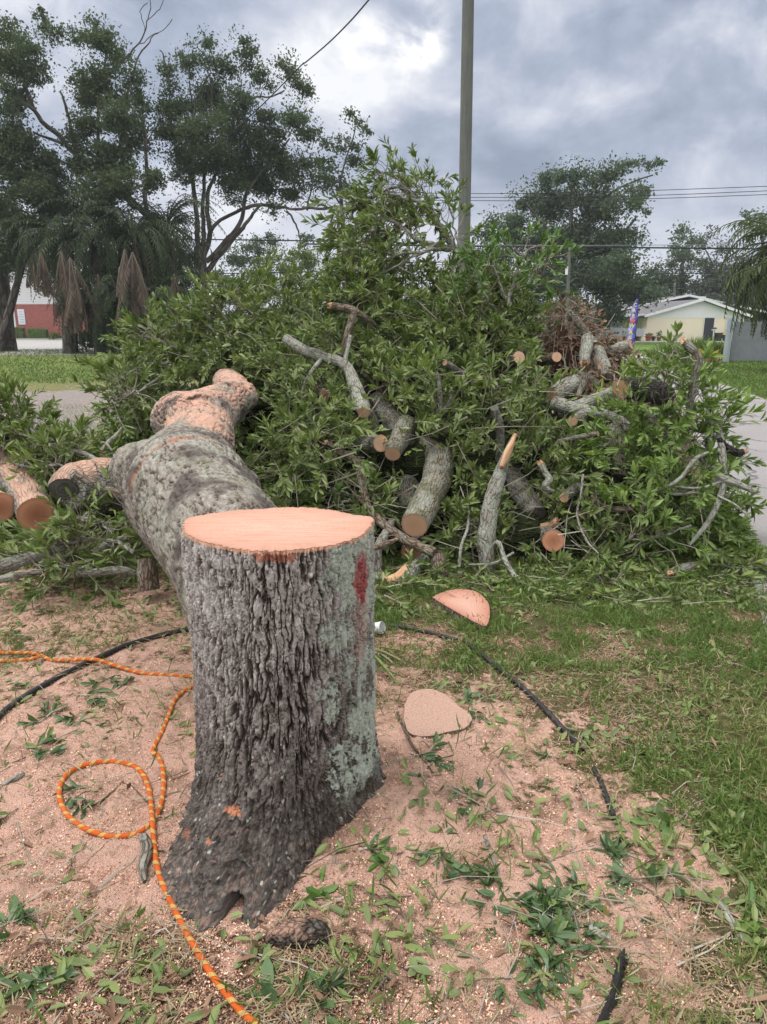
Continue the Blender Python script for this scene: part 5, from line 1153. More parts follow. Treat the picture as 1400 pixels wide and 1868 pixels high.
L('log', 'charred black log with a big pale cut end on the right of the pile', [(1133,709,5.75,18.5),(1150,710,5.8,20.5),(1175,713,5.95,23),(1200,716,6.05,22),(1216,720,6.1,18),(1226,723,6.15,10)], 'bark_black', 'log', (1, 2), 'cut_old', rough=.16)
L('log', 'upright log stub with rough orange end in the dead leaves', [(1067,662,6.25,9.5),(1069,640,6.35,11),(1072,618,6.55,11.5)], 'bark_pale', 'log', (2, 0))
L('log', 'grey lichen covered log beside the upright orange stub', [(1106,690,6.3,12),(1096,668,6.45,16),(1090,640,6.6,13)], 'bark_pale', 'log', (0, 0))
L('branch', 'grey branch leaning over the top of the dead leaf heap', [(1085,630,6.6,8),(1068,605,6.75,6.5),(1050,580,6.9,6),(1040,570,7.0,5)], 'bark_pale', 'branch', (0, 0))
L('log', 'small rough cut end below the pale limb', [(1045,768,5.35,9.5),(1058,762,5.5,11),(1075,755,5.7,11)], 'bark', 'log', (1, 0), 'cut')
L('log', 'small rough cut end at the left of the dead leaf heap', [(1016,651,6.25,9),(1005,655,6.4,11),(990,662,6.6,10)], 'bark_brown', 'log', (1, 0), 'cut')
L('stick', 'short peeled stick hanging between the grey logs', [(1056,722,6.0,4.5),(1062,702,6.1,6),(1068,684,6.2,5.5)], 'bark', 'stick', (1, 0))
L('log', 'grey log lying below the dead leaf heap, left of the charred log', [(1000,745,6.1,15),(1035,715,6.2,13),(1075,700,6.3,12),(1105,705,6.4,10)], 'bark_pale', 'log', (0, 0))
L('log', 'mossy upright log half hidden left of the right bush', [(1130,870,5.15,15),(1128,825,5.25,17),(1120,780,5.4,16)], 'bark_mossy', 'log', (0, 0))
L('branch', 'upright branch with broken orange tip above the road side bush', [(1252,780,4.95,6),(1260,735,4.95,6.5),(1268,692,4.95,7),(1276,655,4.95,6),(1263,638,4.97,8),(1250,624,5.0,7)], 'bark', 'branch', (0, 2))
L('stick', 'dark broken knob of a branch at the right edge of the bush', [(1356,824,4.75,6),(1345,826,4.75,8),(1325,815,4.75,6),(1312,800,4.75,5)], 'bark_black', 'stick', (2, 0))
L('branch', 'forked bare branch at the right edge of the bush', [(1378,898,4.55,4),(1345,882,4.6,6),(1322,874,4.65,8),(1300,855,4.7,6),(1278,834,4.75,5)], 'bark_pale', 'branch', (0, 0), side=[[(1322,876,4.65,7),(1318,830,4.72,7),(1312,790,4.78,6),(1296,765,4.82,5),(1285,745,4.85,3)], [(1322,876,4.65,6),(1312,915,4.6,6),(1290,955,4.52,5),(1258,995,4.45,3)], [(1322,876,4.65,3),(1280,890,4.62,3),(1230,888,4.6,2)], [(1318,820,4.74,4),(1270,836,4.66,4),(1235,878,4.6,3.5),(1160,908,4.5,2)], [(1310,905,4.6,2.5),(1340,920,4.5,2),(1368,945,4.45,1.5)]])
L('branch', 'low brown branch curving into the bush above the grass', [(1080,905,4.95,6),(1100,925,4.85,7),(1130,930,4.75,6),(1160,928,4.7,5)], 'bark_brown', 'branch', (0, 0))
L('stick', 'pale chunk of broken wood on the grass before the bush', [(1224,1046,4.28,7),(1240,1040,4.33,10),(1262,1034,4.4,8),(1290,1030,4.5,7)], 'bark', 'stick', (2, 0))
L('stick', 'thin leafless twig hanging down right of the pile centre', [(1064,865,4.75,2.5),(1060,905,4.7,2.2),(1053,940,4.66,2),(1070,985,4.5,2),(1092,1010,4.42,1.5)], 'bark_pale', 'stick', (0, 0))
L('log', 'short grey log jutting from the right end of the dead leaf heap', [(1150,628,6.5,9),(1128,636,6.55,10),(1100,645,6.7,9)], 'bark_pale', 'log', (1, 0), 'cut_old')
L('log', 'thick lichen spotted log lying at the left foot of the dead leaf heap', [(1008,722,6.0,15),(1035,705,6.1,16),(1070,690,6.3,14)], 'bark_pale', 'log', (1, 0), 'cut')
L('log', 'split pale log lying just below the charred log', [(1162,752,5.6,9),(1195,758,5.7,11),(1235,764,5.8,8)], 'bark', 'log', (2, 0))
L('log', 'round cut end peeping out of leaves left of the pale bent branch', [(594,722,5.75,10),(586,714,5.9,11),(575,705,6.1,10)], 'bark_brown', 'log', (1, 0), 'cut_red')
L('log', 'rotten dark round log end deep in the bush at the right', [(1195,897,4.72,13),(1190,890,4.85,14),(1180,880,5.1,13)], 'bark_black', 'log', (2, 0))
L('log', 'dim round log end in the shade left of the low brown branch', [(1060,940,4.85,9),(1052,930,5.0,10),(1040,920,5.2,9)], 'bark_brown', 'log', (1, 0), 'cut_red')
L('branch', 'forked grey branch standing in the middle of the pile', [(806,760,5.6,4.5),(804,735,5.65,5),(802,705,5.7,4),(798,680,5.75,3)], 'bark_pale', 'branch', (0, 0), side=[[(806,755,5.6,4),(820,735,5.62,3.5),(826,712,5.65,3)]])
L('branch', 'grey limb curving up behind the twin cut ends', [(690,790,5.9,8),(680,760,6.0,9),(668,735,6.1,8),(650,715,6.2,7)], 'bark', 'branch', (0, 0))
# left side
L('log', 'log on the left with a dark orange cut end facing the stump', [(66,938,4.95,31),(48,905,5.3,31),(22,868,5.7,28),(-8,835,6.1,25)], 'bark_dusty', 'log', (1, 0), 'cut_red', seg=22, n=8)
L('log', 'log cut off by the left edge with a flat orange cut face', [(2,926,5.0,28),(-38,915,5.2,29),(-90,900,5.4,28)], 'bark_dusty', 'log', (1, 0), 'cut_red', seg=22)
L('log', 'knobbly sawdust covered wood chunk left of the felled trunk', [(116,893,4.75,26),(130,888,4.82,42),(180,884,4.95,50),(245,886,5.1,44)], 'bark_lump', 'log', (0, 0), rough=.2, seg=40, n=10)
L('stick', 'bare grey stick jutting out in front of the sawdust covered chunk', [(138,866,4.55,5.5),(165,880,4.55,7),(195,893,4.55,7.5),(228,906,4.55,10),(262,925,4.6,8)], 'bark_brown', 'stick', (0, 0))
L('log', 'short upright log left of the stump with a small orange top', [(268,1020,4.02,15),(270,1045,4.0,17),(272,1074,3.98,19)], 'bark_brown', 'log', (1, 0), 'cut')
L('branch', 'pale smooth branch lying in leaves at the left edge', [(-20,1040,3.95,12),(20,1028,4.0,12.5),(60,1016,4.05,10),(100,1004,4.15,8),(135,990,4.25,5)], 'bark_pale', 'branch', (0, 0))
L('branch', 'thinner dark branch under the pale smooth one', [(-20,1062,3.85,7),(30,1050,3.9,7),(80,1042,3.95,5)], 'bark', 'branch', (0, 0))
L('branch', 'grey branch lying level left of the short upright log', [(140,1048,4.05,5),(180,1044,4.05,8),(222,1040,4.07,8),(250,1046,4.1,5)], 'bark', 'branch', (0, 0))
L('branch', 'lichen covered branch slanting up behind the upright log', [(170,1008,4.25,6),(200,992,4.3,7),(232,980,4.35,6)], 'bark_pale', 'branch', (0, 0))
L('stick', 'forked bare twig standing left of the trunk crotch', [(185,822,5.2,3.5),(200,805,5.25,4),(212,795,5.3,3.5),(224,780,5.3,3)], 'bark_pale', 'stick', (0, 0), side=[[(205,823,5.1,2),(196,810,5.15,2),(186,806,5.2,1.5)]])
# ---- pieces lying on the near ground (real positions by ground contact)
def glimb(name, label, path, m='bark', cat='stick', cuts=(0, 0), **kw):
    P = []
    for u, v, q, up in path:
        p = G(u, v); r = q * zc(p[1], 0) / FPX; p = G(u, v, r * .8 + up); P.append((*p, r))
    return limb(name, label, P, m, cat, cuts, px=False, **kw)
glimb('stick', 'gnarled grey stick beside the orange rope near the stump foot', [(262,1527,8,0),(270,1550,10,.0),(262,1580,10,0),(266,1608,5,0)], 'bark', rough=.25)
glimb('bark_piece', 'chunk of black bark lying in front of the stump', [(486,1718,7,0),(505,1706,20,-.01),(545,1700,24,-.015),(580,1702,22,-.01),(600,1712,8,0)], 'bark_chunk', 'bark chunk', rough=.4, seg=20)
glimb('stick', 'short lichen covered stick with pale broken tip on the sawdust', [(1076,1692,7,0),(1092,1702,9,0),(1108,1712,7,0),(1122,1720,3,0)], 'bark_pale', cuts=(1, 2))
glimb('stick', 'long lichen covered stick in the grass at the right edge', [(1302,1630,6,0),(1322,1662,7,0),(1340,1690,7,0),(1360,1720,5,0)], 'bark_pale', cuts=(1, 2))
glimb('stick', 'thin grey twig standing out of the sawdust above the leafy sprigs', [(885,1525,4,.02),(893,1550,4.5,.01),(905,1580,4.5,0),(912,1606,3,0)], 'bark', cuts=(0, 0))
glimb('stick', 'thin dark twig on sawdust beside the lower wood slice', [(725,1300,2.5,0),(745,1345,3,.01),(768,1380,2.5,0),(790,1410,2,0)], 'bark_brown')
glimb('stick', 'pale thin stick lying at the bottom left', [(97,1812,3,0),(120,1795,3.5,0),(150,1780,3,0),(170,1775,2,0)], 'bark_brown')
glimb('stick', 'small pale stick lying in leaves at the left edge', [(5,1432,4,0),(25,1422,5,.005),(42,1412,4,0)], 'bark_pale')
glimb('stick', 'thin dark root across the sawdust left of the rope loop', [(135,1480,1.5,0),(170,1470,2,0),(205,1445,2,0),(225,1425,1.5,0)], 'bark_brown')
# wood slices
def slab(label, pts, thick, tilt, m, face, seed, lift=0.0):
    P = np.array([G(u, v) for u, v in pts]); c = P.mean(0)
    Q = catmull(np.vstack([P, P[:1]]), 8)[:-1]; n = len(Q); rel = Q - c; rel[:, 2] = 0
    root = tag(empty('wood_slice', (c[0], c[1], Hg(c[0], c[1]) + lift)), label, 'wood slice')
    rows = []
    for t in np.linspace(0, 1, 7):
        wob = 1 + .035 * (fbm(np.cos(np.arange(n) / n * 6.28) * 9, np.sin(np.arange(n) / n * 6.28) * 9, t * 4, 3, seed) - .5)
        q = rel * (wob[:, None]); q[:, 2] = -.05 + t * (thick + .05); rows.append(q)
    V = np.array(rows); V[1:, :, 2] += (V[1:, :, 0] * tilt[0] + V[1:, :, 1] * tilt[1])
    bcv = V.reshape(-1, 3).copy() + seed
    i = np.arange(6)[:, None] * n; j = np.arange(n)[None]; k = (j + 1) % n
    mk('bark', V.reshape(-1, 3), np.stack([i + j, i + k, i + n + k, i + n + j], -1).reshape(-1, 4), M[m], root, {'bc': bcv})
    T = np.linspace(0, 1, 12); top = V[-1]; cc = top.mean(0); P = cc + (top - cc) * T[:, None, None]; P[..., 2] += .0015 + .003 * (fbm(P[..., 0] * 40, P[..., 1] * 40, 0, 3, 4) - .5) * (1 - T[:, None] ** 6)
    b = P - cc; b[..., 2] = T[:, None]
    i = np.arange(11)[:, None] * n
    mk('cut_face', P.reshape(-1, 3), np.stack([i + j, i + n + j, i + n + k, i + k], -1).reshape(-1, 4), face, root, {'bc': b.reshape(-1, 3)})
M['cut_slice'] = material('pinkish_cut_wood', cut_build((.60, .37, .30), (.52, .25, .18), .9, .8))
def dusty(nb, b):
    p = nb.pos(); n = nb.noise(p, 190, 4, .7); g = nb.noise(p, 30, 4, .6)
    return {'Base Color': nb.mix(nb.step(n, .35, .7), nb.mix(g, (.42, .25, .19), (.54, .335, .26)), (.70, .48, .39)), 'Normal': nb.bump(nb.math('ADD', n, nb.math('MULTIPLY', g, 2.0)), .010)}
M['dusty'] = material('sawdust_layer', dusty, .95, .1)
slab('pinkish half-round wood slice lying on grass at the foot of the pile', [(788,1102),(815,1090),(845,1087),(872,1094),(890,1112),(893,1135),(886,1153),(866,1146),(835,1130),(808,1114)], .03, (0, 0), 'bark_brown', M['cut_slice'], 3, .012)
slab('sawdust covered wood slice lying right of the stump', [(738,1300),(752,1280),(785,1274),(815,1285),(838,1302),(860,1318),(850,1334),(815,1340),(780,1348),(748,1345),(738,1325)], .018, (0, 0), 'bark_brown', M['dusty'], 6, .0)
limb('stick', 'long black stick on the far grass above the bare sandy patch', [(84,707,19,2.5),(110,706,19.2,3),(140,703,19.4,2),(158,700,19.6,1.5)], 'bark_black', 'stick', (0, 0))
# ------------------------------------------------------------------ the pile of cut branches
LUMPS = [  # cx, cy, rx, ry, h
    (-1.35, 7.6, 1.55, 1.4, 1.95), (.45, 7.6, 1.70, 1.5, 2.20), (1.10, 7.1, .80, 1.0, 2.05), (.55, 5.95, 1.7, 1.25, 1.30),
    (1.60, 5.9, .85, .95, 1.0), (-1.85, 6.9, .75, .9, .95), (-2.3, 6.0, 1.1, .7, .30), (-3.2, 6.1, .75, .7, .72),
    (-.55, 5.5, .75, .95, 1.0), (-.55, 6.3, 1.0, .95, 1.50), (.15, 5.0, 1.0, .45, .45), (1.05, 4.95, .9, .45, .40), (-.15, 6.9, 1.3, 1.0, 1.95), (.65, 6.7, .8, 1.0, 1.85)]
BUSH = (2.00, 5.25, .64, .6, 1.30)
mbx = {'leaf': MB(), 'twig': MB()}
mbb = {'leaf': MB(), 'twig': MB()}
def lump_sprays(lumps, dens, mb, K=20, others=(), simple=False, lift=0.0, LL=(.16, .42), jitter=.10, leafL=.083, skip=None, scale=1.0):
    for li, (cx, cy, rx, ry, h) in enumerate(lumps):
        area = 2 * math.pi * ((rx * ry) ** 1.6 / 3 + (rx * h) ** 1.6 / 3 + (ry * h) ** 1.6 / 3) ** (1 / 1.6)
        n = int(area * dens)
        d = rdir(n); d[:, 2] = np.abs(d[:, 2])
        sc = scale * (1 - jitter * rng.random(n) ** 1.5 * 2 + jitter * .6)
        low = .82 + .25 * fbm(d[:, 0] * 2.5 + li, d[:, 1] * 2.5, d[:, 2] * 2.5, 3, li + 200) * 1.1
        P = np.array((cx, cy, 0)) + d * np.array((rx, ry, h)) * (sc * low)[:, None]
        P[:, 2] = np.maximum(P[:, 2], .04)
        nm = unit(d / np.array((rx, ry, h)))
        keep = (nm * unit(np.array((0, 0, CAMZ)) - P)).sum(1) > -.35
        for lj, (ax, ay, bx, by, bh) in enumerate(others):
            if (ax, ay) == (cx, cy): continue
            q = ((P[:, 0] - ax) / bx) ** 2 + ((P[:, 1] - ay) / by) ** 2 + (P[:, 2] / bh) ** 2
            keep &= q > .62
        if skip is not None: keep &= ~skip(P)
        P, nm = P[keep], nm[keep]; n = len(P)
        D = nm * .75 + rdir(n) * .75 + np.array((0, -.12, .10))
        sprays(P - unit(D) * .12, D, LL[0] + (LL[1] - LL[0]) * rng.random(n), K, leafL, leafL * .118, simple, .10 + .25 * rng.random(), .85, mb)
def proj(P):
    P = np.asarray(P); dz = P[:, 2] - CAMZ
    f = P[:, 1] * CP - dz * SP; up = P[:, 1] * SP + dz * CP
    return 700 + FPX * P[:, 0] / f, 934 - FPX * up / f
# places kept free of leaves: in front of the log ends, limbs and the felled trunk (the wood lies there)
CLEAR = [(755,940,48,5.6),(790,880,44,5.6),(745,1000,34,5.2),(695,809,32,5.9),(722,825,28,5.9),(738,775,26,6),(664,745,26,6.2),(640,690,20,6.3),(590,650,22,6.5),(545,635,20,6.6),(625,570,26,6.8),(640,600,16,6.6),
         (655,860,14,5.4),(700,960,18,5.2),(760,1000,22,5.0),(805,1040,24,4.9),(888,1000,26,5.0),(897,920,22,5.1),(915,860,20,5.1),(935,810,18,5.1),(1010,985,30,5.2),(975,965,24,5.4),(965,915,28,5.6),(947,652,22,6.8),(835,678,16,6.4),(908,775,16,5.8),
         (1030,905,18,5.4),(995,870,20,5.3),(1080,795,16,5.5),(1050,800,14,5.6),(1030,740,30,6.2),(1075,750,26,6),(1120,760,22,5.9),(1170,780,16,5.8),(1133,709,34,6.5),(1175,710,36,6.6),(1215,715,30,6.7),(1045,768,16,5.9),(690,1040,26,4.8),(750,1045,26,4.8),(715,985,18,4.9),(925,1030,16,4.8),(842,1000,10,4.9),(700,710,14,6.4)]
CL = np.array(CLEAR, float)
def blocked(P):
    u, v = proj(P); b = np.zeros(len(P), bool)
    for cu, cv, r, d in CL: b |= ((u - cu) ** 2 + (v - cv) ** 2 < (r * 1.0) ** 2) & (P[:, 1] < d)
    t = cl[:, :3]; dd = np.full(len(P), 9.0)
    for p in t[::3]: dd = np.minimum(dd, np.hypot(P[:, 0] - p[0], P[:, 1] - p[1]))
    b |= (dd < .42) & (P[:, 2] < 1.25) & (P[:, 1] < 6.6)
    b |= (P[:, 1] < 6.6) & (u > 215) & (u < 470) & (v > 690) & (v < 1000) & (P[:, 1] < 5.9)
    tu, tv = u, v
    b |= (P[:, 0] > 1.32) & (P[:, 0] < 2.15) & (P[:, 1] < 7.5) & (P[:, 1] > 5.9) & (P[:, 2] > .95)    # brown heap and logs stand here
    return b
SN = []
for Q in SEEN:
    uu, vv = proj(Q[:, :3]); SN += [(a, b, max(3, 1.05 * r / mpp(y, z)) + 2, y + .04) for a, b, r, y, z in zip(uu, vv, Q[:, 3], Q[:, 1], Q[:, 2]) if -120 < a < 1500]
SN = np.array([q for q in SN if not (q[0] > 1150 and q[1] > 742)])
def seen_wood(P):
    out = np.zeros(len(P), bool)
    u, v = proj(P)
    for s in range(0, len(P), 4000):
        e = slice(s, s + 4000)
        out[e] = (((u[e, None] - SN[:, 0]) ** 2 + (v[e, None] - SN[:, 1]) ** 2 < SN[:, 2] ** 2) & (P[e, 1, None] < SN[:, 3])).any(1)
    return out & (rng.random(len(P)) > .10)
LEAFSKIP[0] = seen_wood
lump_sprays(LUMPS, 86, mbx, 23, LUMPS, skip=blocked)
lump_sprays(LUMPS, 30, mbx, 16, LUMPS, skip=blocked, scale=.84)
lump_sprays(LUMPS, 26, mbx, 16, (), scale=.74)
lump_sprays(LUMPS, 7, mbx, 22, LUMPS, skip=blocked, LL=(.45, .75), jitter=.05)
# dark core added inside the pile to block light and stand for its shade
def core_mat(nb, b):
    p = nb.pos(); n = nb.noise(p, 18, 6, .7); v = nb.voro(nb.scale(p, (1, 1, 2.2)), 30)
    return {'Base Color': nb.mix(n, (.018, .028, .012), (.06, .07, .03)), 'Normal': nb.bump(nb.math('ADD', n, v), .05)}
M['core'] = material('dark_shade_core', core_mat, .95, .1)
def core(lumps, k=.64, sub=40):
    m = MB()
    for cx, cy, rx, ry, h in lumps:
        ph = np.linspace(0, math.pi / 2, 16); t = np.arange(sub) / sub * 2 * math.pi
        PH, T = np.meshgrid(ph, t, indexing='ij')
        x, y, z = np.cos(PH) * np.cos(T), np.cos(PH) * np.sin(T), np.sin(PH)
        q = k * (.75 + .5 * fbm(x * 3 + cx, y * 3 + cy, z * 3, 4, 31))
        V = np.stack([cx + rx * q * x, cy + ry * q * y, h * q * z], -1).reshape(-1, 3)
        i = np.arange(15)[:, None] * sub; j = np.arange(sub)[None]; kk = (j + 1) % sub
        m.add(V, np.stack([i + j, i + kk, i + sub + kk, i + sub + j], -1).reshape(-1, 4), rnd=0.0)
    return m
def join_stuff(name, parts, label, cat=None, kind='stuff'):
    """several builders of different material in ONE mesh"""
    V, Fs, mi, rn, mats, off = [], [], [], [], [], 0
    for mbuild, m in parts:
        if not mbuild.V: continue
        v = np.concatenate(mbuild.V)
        for f in mbuild.F.values():
            f = np.concatenate(f) + off; Fs.append(f); mi.append(np.full(len(f), len(mats)))
        V.append(v); rn.append(np.concatenate(mbuild.A['rnd'])); off += len(v); mats.append(m)
    return tag(mk(name, np.concatenate(V), Fs, mats, None, {'rnd': np.concatenate(rn)}, False, np.concatenate(mi)), label, cat, kind=kind)
# bare sticks poking through the pile
n = 1000
li = rng.integers(0, len(LUMPS), n); LA = np.array(LUMPS)[li]
d = rdir(n); d[:, 2] = np.abs(d[:, 2]); d[:, 1] = -np.abs(d[:, 1])
P = np.stack([LA[:, 0] + LA[:, 2] * d[:, 0] * .97, LA[:, 1] + LA[:, 3] * d[:, 1] * .97, LA[:, 4] * d[:, 2] * .97], 1)
ok = ~blocked(P); P = P[ok]; D = unit(rdir(len(P)) * np.array((1, .5, .8)) + d[ok] * .3); ln = .25 + .5 * rng.random(len(P))
V, F = sticks(P - D * ln[:, None] * .5, P + D * ln[:, None] * .5, .003 + .005 * rng.random(len(P)) ** 2, .0015, rdir(len(P)) * .05)
mbx['twig'].add(V, F, rnd=np.repeat(.4 + .6 * rng.random(len(P)), 9))
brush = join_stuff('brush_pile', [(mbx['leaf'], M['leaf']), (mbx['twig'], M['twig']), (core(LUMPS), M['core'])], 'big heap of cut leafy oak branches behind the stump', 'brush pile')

# ------------------------------------------------------------------ leafy branches one can single out
def leafy_branch(label, limbs, n, K=18, mat='leaf', bark='bark_pale', LL=(.15, .38), spread=.22, leafL=.088, up=(0, 0, .25), extra=None, tmin=.25):
    """limbs: list of pixel paths (u, v, d, halfwidth px); leaves hang on them"""
    mb = {'leaf': MB(), 'twig': MB()}; o = None; root = None
    lens = []; curves = []
    for p in limbs:
        P = np.array([(*W(u, v, d), q * mpp(d, 1.5)) for u, v, d, q in p]); Q = catmull(P, 7); curves.append(Q)
        lens.append(np.linalg.norm(np.diff(Q[:, :3], axis=0), axis=1).sum())
    o = curves[0][0, :3].copy()
    root = tag(empty('leafy_branch', o), label, 'branch')
    for k, Q in enumerate(curves):
        s = np.linspace(0, 1, len(Q))[:, None] * 6 + k
        C = Q[:, :3] + .04 * np.concatenate([fbm(s * 2, k, j, 3, 9) - .5 for j in (0, 4, 8)], 1)
        V, F, bc = tube(C, np.maximum(Q[:, 3], .0025), 8, .06, 8, k + 70)
        mk('limb', V - o, F, M[bark], root, {'bc': bc})
        m = int(n * lens[k] / sum(lens))
        t = (tmin + (1 - tmin) * rng.random(m) ** .8) * (len(C) - 1); i = np.minimum(t.astype(int), len(C) - 2); f = (t - i)[:, None]
        B = C[i] * (1 - f) + C[i + 1] * f; T = unit(C[i + 1] - C[i])
        off = rdir(m); P = B + off * spread * (rng.random(m) ** .6)[:, None] * np.array((1, 1, .9))
        D = T * .5 + off * .9 + np.array(up)
        V, F = sticks(B, P, .004, .003, rdir(m) * .02); mb['twig'].add(V, F, rnd=np.repeat(rng.random(m), 9))
        sprays(P, D, LL[0] + (LL[1] - LL[0]) * rng.random(m), K, leafL, leafL * .120, False, .15, .85, mb)
    if extra: extra(mb)
    mk('foliage', np.concatenate(mb['leaf'].V) - o, [np.concatenate(f) for f in mb['leaf'].F.values()], M[mat], root, {'rnd': np.concatenate(mb['leaf'].A['rnd'])}, False)
    mk('twigs', np.concatenate(mb['twig'].V) - o, [np.concatenate(f) for f in mb['twig'].F.values()], M['twig'], root, {'rnd': np.concatenate(mb['twig'].A['rnd'])}, False)
    return root
leafy_branch('tall leafy branch sticking up from the pile just left of the utility pole',
    [[(850,470,7.3,8),(832,456,7.3,7.5),(818,437,7.35,6.5),(800,409,7.4,5.5),(780,382,7.45,4.5),(755,359,7.5,3.5),(725,343,7.5,2.5),(690,351,7.55,2)],
     [(830,454,7.3,6),(800,448,7.25,5),(760,437,7.2,4),(730,413,7.2,3),(700,402,7.2,2.5),(650,413,7.2,2),(620,437,7.2,1.5)],
     [(790,394,7.4,3.5),(765,370,7.3,3),(730,359,7.3,2.5),(690,355,7.35,2),(660,370,7.4,1.5),(640,398,7.4,1)],
     [(760,362,7.45,2.5),(735,335,7.5,2),(712,316,7.5,1.5)],
     [(812,452,7.25,4),(770,460,7.1,3),(720,465,7,2.5),(670,452,7,2),(630,444,7,1.5)],
     [(800,444,7.25,3),(740,475,7,2.5),(690,500,6.9,2),(640,490,6.9,1.5)],
     [(700,359,7.4,2),(690,327,7.5,1.5),(705,310,7.5,1)], [(740,362,7.6,2),(765,343,7.8,1.5),(772,334,7.9,1)],
     [(760,413,7.4,2.5),(720,382,7.4,2),(680,374,7.5,1.5)], [(780,429,7.5,2),(745,444,7.6,2),(700,437,7.7,1.5),(660,437,7.7,1)]],
    330, 15, spread=.20, up=(-.25, 0, -.15), tmin=.35, LL=(.12, .3))
leafy_branch('sparse thin leafy shoots just beside the utility pole, left side',
    [[(845,480,7.2,3),(835,440,7.2,2),(825,400,7.25,1.5),(815,350,7.3,1)], [(840,470,7.15,2),(825,430,7.1,1.5),(800,380,7.1,1)]], 26, 12, spread=.10, LL=(.10, .2))
leafy_branch('bright green leafy shoots rising right of the utility pole',
    [[(930,560,6.5,4),(940,510,6.5,3),(950,470,6.5,2.5),(985,445,6.5,1.5)], [(925,545,6.5,3),(905,500,6.5,2),(890,475,6.5,1.5)], [(960,520,6.45,2.5),(985,490,6.45,2),(1003,470,6.4,1.5)], [(900,560,6.4,2.5),(875,520,6.4,2),(865,490,6.4,1.5)]], 62, 14, 'leaf_bright', spread=.16, LL=(.12, .28), up=(0, 0, .5))
leafy_branch('leafy branch spreading low along the far left edge above the logs',
    [[(200,850,5.4,5),(150,828,5.6,5),(100,812,5.7,4),(40,790,5.8,3),(-20,770,5.9,2)], [(90,820,5.7,4),(50,770,5.9,3),(10,740,6.0,2),(-20,735,6.1,2)], [(180,845,5.4,3),(120,850,5.3,3),(70,850,5.4,2),(30,850,5.5,2)]], 190, 18, spread=.16, LL=(.12, .26), up=(0, 0, .05))
leafy_branch('dark leafy branch lying on the grass left of the short upright log',
    [[(250,1010,4.15,4),(200,985,4.25,4),(140,985,4.2,3),(90,1000,4.15,2)], [(230,1000,4.2,3),(190,960,4.4,3),(140,945,4.5,2)], [(180,1040,4.0,3),(120,1035,4.0,3),(60,1030,4.0,2)], [(240,980,4.3,3),(250,940,4.45,2),(235,915,4.55,2)], [(260,1000,4.25,3),(290,985,4.3,2),(300,960,4.4,2)]], 150, 15, spread=.16, LL=(.12, .3), leafL=.088)
leafy_branch('leafy branch poking up between the felled trunk and the pile, left side',
    [[(330,640,6.9,3),(290,620,6.9,3),(250,612,6.8,2)], [(310,660,6.7,3),(260,670,6.6,3),(215,695,6.4,2)], [(350,600,7,3),(330,590,7,2),(300,600,6.9,2)], [(290,690,6.5,3),(240,720,6.2,2),(205,730,6.1,2)]], 90, 16, spread=.17, LL=(.15, .35))
leafy_branch('branch with fresh yellow green leaves low in the pile right of the stump rim',
    [[(640,905,4.85,3),(610,890,4.8,2),(580,885,4.8,1.5)], [(640,910,4.8,2.5),(620,920,4.75,2),(590,930,4.75,1.5)]], 16, 14, 'leaf_bright', spread=.09, LL=(.1, .2))
def bush_extra(mb):
    lump_sprays([BUSH], 105, mb, 17, (), LL=(.16, .4))
    lump_sprays([(1.92, 5.05, .70, .45, .48), (1.72, 5.2, .5, .5, .85)], 75, mb, 17, (), LL=(.16, .4))
leafy_branch('big drooping leafy branch at the pile right end beside the road',
    [[(1310,800,4.9,4),(1260,780,5.0,4),(1200,790,5.1,3),(1140,780,5.1,2)], [(1320,870,4.75,4),(1270,900,4.7,3),(1200,900,4.7,3),(1150,920,4.65,2)], [(1260,960,4.6,3),(1200,980,4.55,3),(1140,985,4.55,2)], [(1230,850,5.0,4),(1215,790,5.0,3),(1190,745,5.0,2)], [(1290,840,5.0,4),(1290,780,5.0,3),(1300,742,5.0,2)], [(1180,850,5.1,3),(1160,800,5.1,2.5),(1150,770,5.1,2)]], 130, 16, 'leaf_mid', spread=.18, extra=bush_extra)
leafy_branch('small dark leafy twigs growing off the upright branch with the broken tip',
    [[(1262,740,4.95,2.5),(1235,700,4.95,2),(1215,690,4.95,1.5),(1185,650,4.95,1)], [(1268,700,4.95,2),(1240,690,4.9,1.5),(1205,675,4.9,1)], [(1272,660,4.95,2),(1230,650,4.95,1.5),(1195,640,5,1)]], 20, 11, spread=.10, LL=(.08, .18), leafL=.08)
leafy_branch('low trailing leafy branch at the road edge, far right',
    [[(1290,1020,4.5,3),(1330,1030,4.45,2),(1362,1040,4.4,2)], [(1280,1000,4.6,3),(1320,1015,4.6,2)]], 26, 13, spread=.08, LL=(.12, .28))
mbx = mbb = None; LEAFSKIP[0] = None

